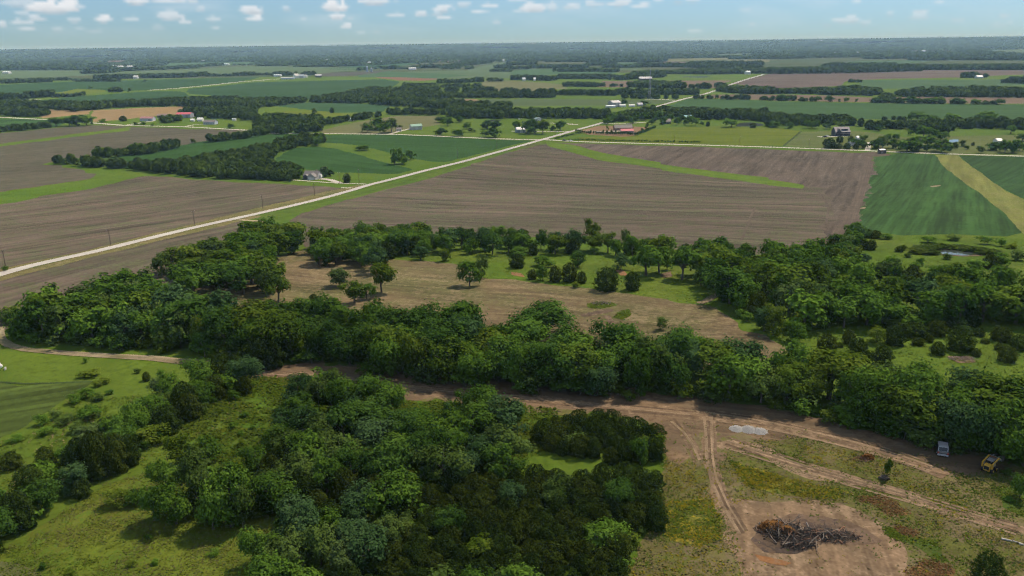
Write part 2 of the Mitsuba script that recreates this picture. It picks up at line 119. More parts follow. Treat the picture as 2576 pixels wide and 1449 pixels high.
LANES = [
 ('country_road','road',[(-181.6,255.3),(-179.4,277.1),(-176.9,297.4),(-167.8,324.5),(-156.0,396.0),(-143.2,452.9),(-107.6,623.7),(-78.9,693.1),(-42.3,760.9),(1.9,858.7),(39,941),(82,1035),(132,1140),(193,1272),(251,1404),(318,1556),(407,1744),(463,1876),(522,2022),(684,2394),(812,2686)],5.9,8.2,7),
 ('country_road','road',[(1806,4890),(2017,5381),(2650,6957)],12,16,6),
 ('gravel_road','gravel',[(-316,1025),(-265,1018),(-212,1009),(-141,998),(-91,979),(-38,954),(2,939),(43,934),(70,914),(176.4,879.2),(263.9,843.7),(347.5,802.3),(374.2,784.6),(420.0,763.6),(466.4,745.1),(529.3,719.6)],6.5,6.5,6),
 ('farm_lane','gravel',[(-1011,1435),(-820,1344),(-708,1285),(-674,1260),(-608,1218),(-540,1167),(-442,1129),(-337,1064)],7,7,6),
 ('gravel_drive','gravel',[(-111.2,625.9),(-132.0,632.4),(-163.4,650.9),(-177.2,658.0)],3,3,6),
 ('gravel_drive','gravel',[(-132.4,634.2),(-139.4,645.7),(-145.8,657.6),(-150.8,662.1),(-158.3,663.3)],5,6,6),
 ('gravel_drive','gravel',[(-117.9,602.4),(-125.7,604.6)],4,4,5),
 ('gravel_drive','gravel',[(-145,1003),(-138,1032),(-129,1062),(-118,1074)],5,6,6),
 ('gravel_drive','gravel',[(2,1028),(51,1016),(77,1024)],5,5,5),
 ('gravel_drive','gravel',[(77,1107),(95,1105),(54,1129)],4,4,5),
 ('gravel_drive','gravel',[(88,1025),(106,1020),(124,1016),(135,1021)],5,8,6),
 ('gravel_drive','gravel',[(119,1120),(149,1113),(171,1118),(184,1130)],5,5,5),
 ('gravel_drive','gravel',[(349.1,804.4),(359.3,827.4),(368.2,847.4),(376.4,863.9),(380.4,875.3),(376.1,868.6)],5,4,5),
 ('gravel_drive','gravel',[(346,927),(357,930),(365,926),(380,932)],10,5,5),
 ('gravel_drive','gravel',[(-540,1170),(-536,1204),(-527,1239)],5,5,5),
 ('gravel_drive','gravel',[(-442,1136),(-440,1158),(-427,1165)],5,5,5),
 ('gravel_drive','gravel',[(255,1576),(272,1569),(305,1545)],12,8,5),
 ('farm_lane','gravel',[(-931,2177),(-887,2262),(-851,2429),(-826,2597),(-797,2657),(-797,2657),(-782,2749),(-753,2800)],14,14,6),
 ('farm_lane','gravel',[(-1111,1697),(-1022,1683),(-1024,1728),(-1041,1797),(-1015,1823)],10,10,6),
 ('gravel_track','paletrack',[(-136.9,207.1),(-134.0,202.0),(-130.8,196.8),(-127.5,192.6),(-123.4,188.9),(-118.5,186.8),(-114.3,185.6),(-100.5,182.1),(-85.1,179.1),(-75.9,176.3),(-70.3,175.5)],2.2,3.4,6),
 ('gravel_track','paletrack',[(-144.0,425.5),(-128.4,415.4),(-117.9,400.0),(-110.2,381.5)],4,4,6),
 ('dirt_track','dirt2',[(35.6,143.2),(42.2,141.9),(48.6,138.3),(53.4,134.8),(57.8,132.0),(63.5,128.9),(67.2,125.5),(69.5,121.8),(70.6,119.3)],3.5,3,5),
 ('dirt_track','dirt2',[(-56.0,168.6),(-45.4,166.8),(-33.3,164.7),(-24.3,159.0),(-15.8,156.6),(-0.3,153.2),(9.7,150.7),(21.0,147.5),(35.6,143.2)],2.8,4.5,5),
 ('dirt_track','paletan',[(52.4,217.9),(56.9,222.7),(60.0,227.8)],2.5,2.5,5),
 ('dirt_track','headland',[(324.3,743.6),(256.3,591.1),(159.7,377.8),(128.0,315.7),(110.9,294.3)],5,5,5),
 ('dirt_track','headland',[(323.0,730.3),(246.0,562.8),(160.5,374.4)],1.6,1.6,5),
 ('grass_strip','fencegrass',[(346,986),(282.7,851.5)],2.5,2.5,6),
 ('grass_strip','fencegrass',[(-113.1,165.5),(-111.6,165.2),(-106.1,163.0),(-100.2,164.2),(-93.6,165.9),(-91.1,164.7)],0.8,0.8,6),
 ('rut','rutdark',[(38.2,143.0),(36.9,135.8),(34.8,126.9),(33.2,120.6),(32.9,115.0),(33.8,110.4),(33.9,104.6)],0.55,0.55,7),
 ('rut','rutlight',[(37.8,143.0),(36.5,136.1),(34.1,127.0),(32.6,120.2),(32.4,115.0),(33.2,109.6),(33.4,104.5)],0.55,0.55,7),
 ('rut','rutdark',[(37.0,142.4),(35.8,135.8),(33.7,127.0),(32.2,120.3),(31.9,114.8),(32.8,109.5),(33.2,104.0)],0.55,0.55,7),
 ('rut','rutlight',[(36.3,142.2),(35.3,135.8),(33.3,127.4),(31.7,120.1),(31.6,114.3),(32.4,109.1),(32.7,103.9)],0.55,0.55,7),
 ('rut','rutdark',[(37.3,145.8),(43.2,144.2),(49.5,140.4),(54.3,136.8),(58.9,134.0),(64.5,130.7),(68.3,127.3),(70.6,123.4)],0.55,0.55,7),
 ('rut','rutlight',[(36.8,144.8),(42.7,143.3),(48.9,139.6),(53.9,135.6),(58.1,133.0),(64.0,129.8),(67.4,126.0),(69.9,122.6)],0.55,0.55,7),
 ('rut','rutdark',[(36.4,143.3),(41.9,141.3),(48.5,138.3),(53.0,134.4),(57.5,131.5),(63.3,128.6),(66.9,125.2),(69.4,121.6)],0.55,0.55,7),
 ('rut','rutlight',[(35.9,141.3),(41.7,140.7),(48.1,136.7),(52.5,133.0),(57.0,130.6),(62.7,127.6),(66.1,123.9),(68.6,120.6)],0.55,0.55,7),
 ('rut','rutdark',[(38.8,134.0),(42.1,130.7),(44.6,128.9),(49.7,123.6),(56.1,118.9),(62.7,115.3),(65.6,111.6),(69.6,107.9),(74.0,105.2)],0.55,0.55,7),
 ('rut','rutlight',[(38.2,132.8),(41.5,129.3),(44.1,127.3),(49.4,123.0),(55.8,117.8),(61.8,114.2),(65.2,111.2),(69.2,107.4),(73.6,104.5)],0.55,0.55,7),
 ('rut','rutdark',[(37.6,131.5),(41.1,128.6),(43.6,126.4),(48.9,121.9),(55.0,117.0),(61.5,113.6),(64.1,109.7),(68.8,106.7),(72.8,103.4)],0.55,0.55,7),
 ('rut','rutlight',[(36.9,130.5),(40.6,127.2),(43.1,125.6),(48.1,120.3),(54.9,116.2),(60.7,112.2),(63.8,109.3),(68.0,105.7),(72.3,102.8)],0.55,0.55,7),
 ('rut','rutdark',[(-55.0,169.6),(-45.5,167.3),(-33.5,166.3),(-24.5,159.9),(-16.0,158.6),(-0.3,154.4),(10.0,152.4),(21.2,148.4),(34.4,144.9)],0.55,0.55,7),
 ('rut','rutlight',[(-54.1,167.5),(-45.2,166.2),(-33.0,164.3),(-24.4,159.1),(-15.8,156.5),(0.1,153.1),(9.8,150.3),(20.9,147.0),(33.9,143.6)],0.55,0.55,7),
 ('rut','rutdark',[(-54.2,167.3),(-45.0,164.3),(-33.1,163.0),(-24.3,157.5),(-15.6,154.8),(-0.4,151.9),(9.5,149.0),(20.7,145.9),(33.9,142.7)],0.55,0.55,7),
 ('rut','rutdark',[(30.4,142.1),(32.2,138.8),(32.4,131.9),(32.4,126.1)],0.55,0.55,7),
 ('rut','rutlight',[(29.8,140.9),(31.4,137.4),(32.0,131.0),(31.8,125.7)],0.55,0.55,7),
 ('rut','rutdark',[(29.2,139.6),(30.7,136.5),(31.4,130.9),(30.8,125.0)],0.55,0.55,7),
 ('headland','headland',[(-109.3,396.7),(-113.6,421.4),(-114.2,444.3),(-112.0,488.8),(-90.5,586.3),(-54.7,679.7)],2.5,2.5,5),
 ('headland','headland',[(-104.3,389.5),(-92.5,352.6),(-81.9,320.9)],2,2,5),
 ('headland','headland',[(207.0,567.9),(202.5,533.0),(171.7,435.8),(132.4,337.7)],1.2,1.2,5),
 ('headland','headland',[(190.0,534.8),(184.7,559.1),(172.2,624.3),(151.2,648.6)],1.2,1.2,5),
 ('headland','headland',[(208.8,691.9),(200.4,757.8),(169.3,733.6)],1.2,1.2,5),
 ('headland','headland',[(133.6,441.4),(104.4,354.5),(90.9,315.2)],1.2,1.2,5),
 ('rut','mud',[(-42.7,134.2),(-43.5,137.4),(-44.8,141.6)],0.7,0.5,5),
]
PONDS = [
 [(149.3,280.5),(153.5,285.2),(156.2,286.1),(159.3,284.0),(161.4,281.2),(162.5,277.8),(160.6,274.8),(156.2,274.3),(153.1,275.6),(149.9,278.1)],
 [(286,1057),(295,1082),(306,1104),(321,1110),(329,1091),(328,1071),(314,1056)],
 [(438.8,893.2),(446.5,895.8),(428.1,857.4),(421.8,856.6)],
 [(466.9,876.9),(478.6,880.7),(462.9,851.8),(454.0,851.4)],
 [(513,2553),(545,2605),(603,2590),(611,2510),(565,2491)],
 [(-40,1173),(-22,1182),(-8,1170),(-24,1154)],
]
# undergrowth: x, y, height
UNDER = "-19.9,162.5,3;-49.5,175.6,2.6;5,158.2,3.1;69.7,132.3,3.5;-111.8,192.8,1.9;39.3,149.5,3.2;-14.1,161,3.5;4.1,155.1,3.7;-14.1,166.5,2.8;-93,186.5,2.5;76.7,127.2,2.4;-56.3,174.9,2;90.8,124.9,3.9;-124.7,194.8,2;-88.2,190.2,2.6;46.4,149.7,2.7;-51.2,177.2,2.2;-64.4,182.7,2;-80.7,186,3.3;-75.6,188.8,3;-82.4,189,2.4;-80.4,190.6,3.7;-96,186.6,3.8;92.2,118.7,1.9;-46,173.8,2.8;2.1,161.7,2.6;-100.6,188,3.2;-111.6,197.9,2.7;12,159.3,3.5;-27.2,166,3.7;54.8,142.6,3.4;-60.9,179.1,3.7;65.3,141.2,3.6;-88.6,193,3.7;-108,194.8,3.5;65.1,138,3.1;-21.9,163.7,3;-94,191.4,2.7;36.5,155.3,2.2;-65.3,179.9,3.5;-7.9,164.5,3.1;-116.1,196.9,3.6;8.5,155.9,2.1;73.2,133.6,2;-68.2,179.7,3.1;10.8,155.6,3.4;-53.6,179.2,3.1;62.1,137.3,2.8;15.1,155.7,2.7;-92.5,189,3.6;79.3,128.3,2.1;74.2,129.9,3.1;-120.3,201.4,3.3;-98.4,191.2,2;-77.1,186.8,2.2;23.3,151.1,2;-127.7,199.9,2.2;-36.7,175.3,3.4;-107.3,190,2.3;-74.7,182.5,3.8;87.7,123.2,2.7;-6.4,158.8,2.3;-57.8,182.6,1.9;-95.9,195.1,2.9;-131,205.1,2.1;-118,195.1,3.5;1.4,155.4,2.6;-34.4,174.1,3.9;-46.5,180.8,2.2;-83,184.3,3;21.1,155.1,2.3;66.8,135.2,3.7;-41.2,179.2,1.8;-19.2,166.7,3.2;-82.8,191.7,3.1;-114.5,191.8,2;-126.4,197.7,2.8;-24.8,168.1,3.2;-47.5,176.8,3.1;-58,176.9,3.6;-89.5,186.7,2.3;-10.2,159.4,3.7;-105.9,197.2,3.1;-121.7,199.2,1.8;13.5,153.4,3.4;-109.3,192.3,3;8.3,158.8,3.7;-70.8,180.8,3.7;33.5,152,3.9;-32.5,172.6,3.2;31.7,157.1,3.8;-110.3,196,2.1;31.1,153.5,2;62.4,140.7,3.2;-102,192.2,3.4;-42.2,174.8,1.8;77.6,130.9,2.7;54.2,149.2,2.6;-31.7,166.6,2.9;22.6,156.9,2;69.3,136.1,3.5;50.9,146,2.3;-10.4,165,3.3;71.8,130.2,3.8;55.9,145.4,3.7;42.7,151.9,3.4;-17.6,163.2,1.9;18.6,153.3,3.4;57.8,143.4,2;-128.4,202.3,2.4;85.1,127,2.7;89,121.1,3.6;48.3,151.1,3;-17.5,160.7,2.6;28.3,155.6,2.7;1.7,158.2,3.6;17.9,157.6,3.4;-104.5,189.9,2.3;37.7,152.4,2.6;-85.6,187.6,2.8;-91.7,194.9,3.5;-7.5,161.5,3;-66.9,182.8,2.4;26.2,153.1,2.2;-122.6,201.5,3.2;-56.1,178.3,2;-86,192,3.4;81.5,129.6,3.5;-106.7,192.9,3.7;-118.3,198.8,2.3;-40,176.2,2.5;46,152.7,3.8;7,160.8,2.8;58.8,139.5,2.7;-71.8,186.5,2.2;-121.6,195.1,3.7;-21.9,166.4,3.3;-90.2,201.9,3.2;-64.5,189.4,3.7;-117.3,210.4,3;-29.6,176.2,3.6;95.4,127.6,2.2;-55.1,186,2.5;-85.9,203.2,2.3;56.8,155,4;-103.9,204.5,2.5;44.6,158,2.3;31.4,163.2,2.4;-97.4,202.2,3.4;9.7,164.5,2.1;81.7,133.1,2.7;-111.7,205.7,3.5;-126.5,205.7,3.5;98.2,123.9,3;87.2,133.2,2.8;-135.4,209.7,3.8;-91,198,3.3;18.3,160.7,2.6;-45.2,183.9,3.8;-68.6,193.4,2;-13,172.9,2.9;-24.4,173.2,2.6;-117.1,204.1,2.4;-138,212.7,2.8;-128.1,211.2,2.3;-50.6,184.4,2.1;56.5,150,3.5;-62.5,186,2.6;-6.7,168.5,2.2;-84.5,198.5,3.3;53.4,156.6,2.8;-77.2,196.3,2.1;75.8,138.9,2.4;3.7,163.1,4.1;67,142.3,3.6;61.6,151.7,2.4;17.8,164.6,2.2;72.8,142.8,3.9;48.1,159.8,4.1;-1.1,170.6,2.4;21.8,162.4,3;41.9,162.5,2.2;-62,193,2.8;-60.6,189.4,2.2;-13.7,167.9,3.8;-139,216.4,3.8;63.4,147.9,2.5;-38.6,186.6,2.3;23.6,158.9,3.8;35.8,160.4,2.7;-34.9,178.3,3;-94.4,205.6,2.8;-107.6,206.2,4;-130.1,216.3,3.7;86,128.7,2.7;-100.6,206.1,2;-37.6,181.9,2.8;74.3,135.6,2.5;-47.6,187.2,4.1;2.9,169.1,2.9;-20.9,172.1,3.8;71.5,195.6,3.3;77.7,193.9,2.3;60.9,206.6,2.3;135.6,191.5,2.4;71.8,200,1.9;99.9,199.7,2.8;96.3,200,2.3;82.8,200.3,3.4;125.3,203,2.4;76.2,196.9,2.7;130.7,197.3,2.7;143.7,197.1,2.3;105.9,199.4,2.5;101.2,195,3.7;65.6,195,1.9;130.2,193.6,3.8;86,197.4,2.9;123.2,197.2,2.7;94.1,197.2,2.8;117.3,195.5,1.9;144.9,193.9,2.3;73.2,192.6,2;135.7,198.5,3.4;141.6,190.8,2.3;110.4,196,2.6;62.9,192.6,2.2;118.2,199.7,3.4;146.8,198.2,3.4;133.9,200.9,3.8;64.8,203.6,3;69.3,192.7,2.8;107.6,194.7,3.8;98.2,194.9,3.7;94.8,193.3,2.9;67.6,200.1,3.1;64.3,198.5,1.9;131,202.7,2.8;139.2,196.1,3.1;139.6,199.8,2;81,197,1.9;111.7,199.6,2.7;62.3,211.2,3.2;85.7,201.3,1.8;126.4,194.6,2.5;60.7,200.6,2.5;115.3,200.6,2.4;121.8,201.8,2.4;91.2,195.8,3.5;104.2,193.3,3.8;113.4,195.2,3.6;90.2,200.3,2;133.5,194.1,2.7;79.5,202.3,3.2;60,203.7,2.4;99.8,192,3;127.9,199.5,2.3;110.9,192.7,3.2;75.9,200,3.2;-71.9,117.4,1.7;-66.4,138.8,1.4;-66.2,143.3,2.5;-57.7,158,2;-70.9,131.9,2.5;-61.8,153.1,1.9;-68.2,135.6,2.9;-66.3,133.1,1.8;-65.4,147.3,1.6;-75.9,106.5,1.4;-69.7,122.4,2.6;-73.2,112.8,1.5;-70.3,125.8,2.4;-67.8,128.2,2.2;-75.1,110.8,2.7;-75.5,103,2.7;-69.8,138,1.7;-63.2,144.6,1.8;-78,112.3,2.9;-60.9,147,2.3;-79.2,108.6,2.7;-56.9,153.4,2;-75.9,115.9,2.7;-72.2,120.5,2.2;-74,124.3,1.8;-73.3,108.4,2.8;-71.8,128.7,2;-65.4,136.2,2.3;-61.1,156.4,1.6;-68.8,142.1,1.5;-63.9,140.3,1.9;-63,149.9,2.1;-24.5,108.6,1.9;-15.2,121.6,2;-6.6,124.8,1.6;-39.8,135.7,1.7;-33.6,140,1.4;10.6,114.6,1.9;-39.1,144.5,1.9;16.6,101.8,2;-16.1,139.8,1.6;-9.5,107.9,1.8;-18.2,113.3,1.1;-19.7,108.2,1.8;-21.8,93.4,1.8;3.9,103.6,1.9;-6.5,104.2,1.1;-19.5,134.9,2;-29.7,131.6,1.4;-38.1,129.1,1.1;-3.4,108.6,1.9;-6,119.9,1.5;-25,101.5,1.9;-42.5,143.2,1.1;-24.5,97,1.9;-13.4,130.6,1.2;17.2,110.7,1.2;7.8,105.3,1.7;-28.4,142.7,1.9;-21.1,104.1,1.7;-16.9,128.9,1.6;-27.5,137.8,1.8;-33.6,129.5,1.6;-33.6,118.5,1.6;-28.3,117.6,1.2;-26.1,93.4,1.2;-8.9,102,1.7;-25.6,120.5,1.3;-10.2,123.9,1.1;-5.9,131.4,2.1;-22.8,124.7,2.1;-37.2,123.3,1.8;-12.8,97.4,1.2;2.3,112.7,2.2;15.9,113.8,1.6;-31.5,122.1,1.8;9.9,96.3,1.7;-34.8,115.1,1.5;-30,145.9,1.9;-26.5,124.9,1.6;-22.8,141.1,1.7;19.9,112.8,1.8;-25.8,133.7,1.3;-31.2,112.1,1.6;-34.1,110.1,1.9;-11,110.5,1.3;-10.8,93.4,1.8;4.8,94,1.2;-3,102,2.1;-37.9,114.9,1.9;-22.3,99.7,1.4;-1.1,116.3,1.3;-6.2,110.8,1.4;-20.1,138,2;-18.2,99.3,1.4;-29.3,93.1,1.6;-0.8,104.6,2.1;-15.4,94.9,1.5;-34.5,144.3,1.6;-36.1,150.7,1.5;-19.7,123.5,2;0.2,119.3,1.7;-33.6,148.8,2.1;-23.8,116,1.4;13.9,96.1,1.6;6.8,115.9,1.4;-29.3,100.4,1.9;-16.9,118.2,1.3;4.9,98,1.3;-10.4,131.3,2;-3.5,97.8,1.2;-8.6,95.9,1.8;12.8,106.4,1.4;-40.9,125.3,1.9;-13.8,136.1,1.2;-7.8,114.2,1.7;18.7,117.2,1.2;-36.6,118,1.1;18.4,104.4,1.3;19.3,108.5,1.7;-5,95.1,2;-28.9,105,1.3;13.3,100.7,1.7;-41.9,138.3,2;-31.4,96.5,1.5;-26.6,113.9,1.5;1.5,109,1.5;-12.7,125.6,1.9;-29,128.2,1.1;-16.2,106.9,1.2;-3.7,123,1.9;-15.3,103.7,1.3;-20.2,116.3,1.8;2.2,100.1,1.2;-37.8,141.6,2.1;1.1,93.6,1.1;-32.2,125.5,1;-32.2,106.8,2;11.1,109.9,1.8;-18.7,93.3,1.4;-30.5,137.9,1.5;-40.3,131.6,1.6;3.9,118.9,2;-40.7,147.8,1.3;10.2,99.3,1.3;-10.4,136.2,1.9;-19.5,130.6,1.5;-24.6,105.4,1.9;-35.3,107.2,1.5;-24.1,127.8,1.5;-27.7,109.9,1.4;-37,111.9,2.1;-33.6,100.5,1.7;22.1,114.9,1.9;-34.4,135,2.2;7,110.2,1.5;7.1,102,1.6;-22.7,132.3,1.7;10.6,102.3,1.3;-36.4,146.7,1.3;-4.2,115.7,1.9;3.3,115.8,1.3;-18.2,102.5,1.3;-36.2,138.4,1.4;-28.4,121.6,1.1;-0.8,113.1,2.2;-14.2,109.8,2.1;-29.1,134.6,1.9;-19.8,119.4,1.9;-31.3,115.4,1.8;-2.1,93.4,2;-9.1,127.9,1.8;-39.3,151.6,1.4;-40.1,122.1,1.4;-27.8,96.7,1.1;-13,100.8,2.1;-6.9,98.8,1.9;-9.1,120.5,1.2;-10.2,116.9,2.1;-14.2,115.1,1.8;-21.4,111.5,1.4;-37,132.9,2;4.5,107.7,1.8;-12.3,106.7,1.2;-13.8,118.1,1.6;-0.2,96.5,1.2;-20.2,127.2,1.5;-35.7,126.6,1.6;-4.2,128.5,1.3;-34.7,103.7,1;16.4,107,1.2;-24,137.6,1.6;14.4,117.2,2;-49.7,118.7,2.5;-54.5,121.4,1.9;-47.6,111,2.3;-45.7,109,2.5;-48.5,122.8,1.9;-51.9,111.3,2.4;-44.6,115.4,1.6;-55.9,119.4,2;-49.5,113.7,2.5;-44.2,119.8,2.7;-46.9,118.7,1.9;-39.3,115.2,1.7;-41.9,107.9,2.6;-50.6,121.9,2.1;-40.3,110.5,2.2;-42.5,114.4,2.1;-52.9,114.3,1.7;-47.7,115.9,2;-44.9,111.8,1.9;-37.9,112.2,2.1;-52.4,117,1.5;-42.2,118.7,1.5;-55.6,114.7,1.7;-55.1,123.8,2.6;-42.8,110.9,2.7;-40.8,112.9,1.9;-51.8,119.3,2.4;-44.3,117.6,1.8;-47.3,113.4,1.3;-52.7,123.7,2.3;-49.2,133.7,1.2;-49,129.5,0.7;-53,140.6,1.2;-55.8,126.6,1.2;-44.8,145.3,0.9;-55.5,133.2,1.2;-52.5,131,1.2;-46.8,123.3,0.7;-50.5,137.2,1;-52.3,145.7,1.1;-49.2,140.4,0.8;-46.2,148.7,0.7;-44.6,137.3,0.9;-50.5,125.3,0.6;-45.4,131.5,1;-46.7,155,1;-50.5,149.4,0.6;-54.1,136.4,1"
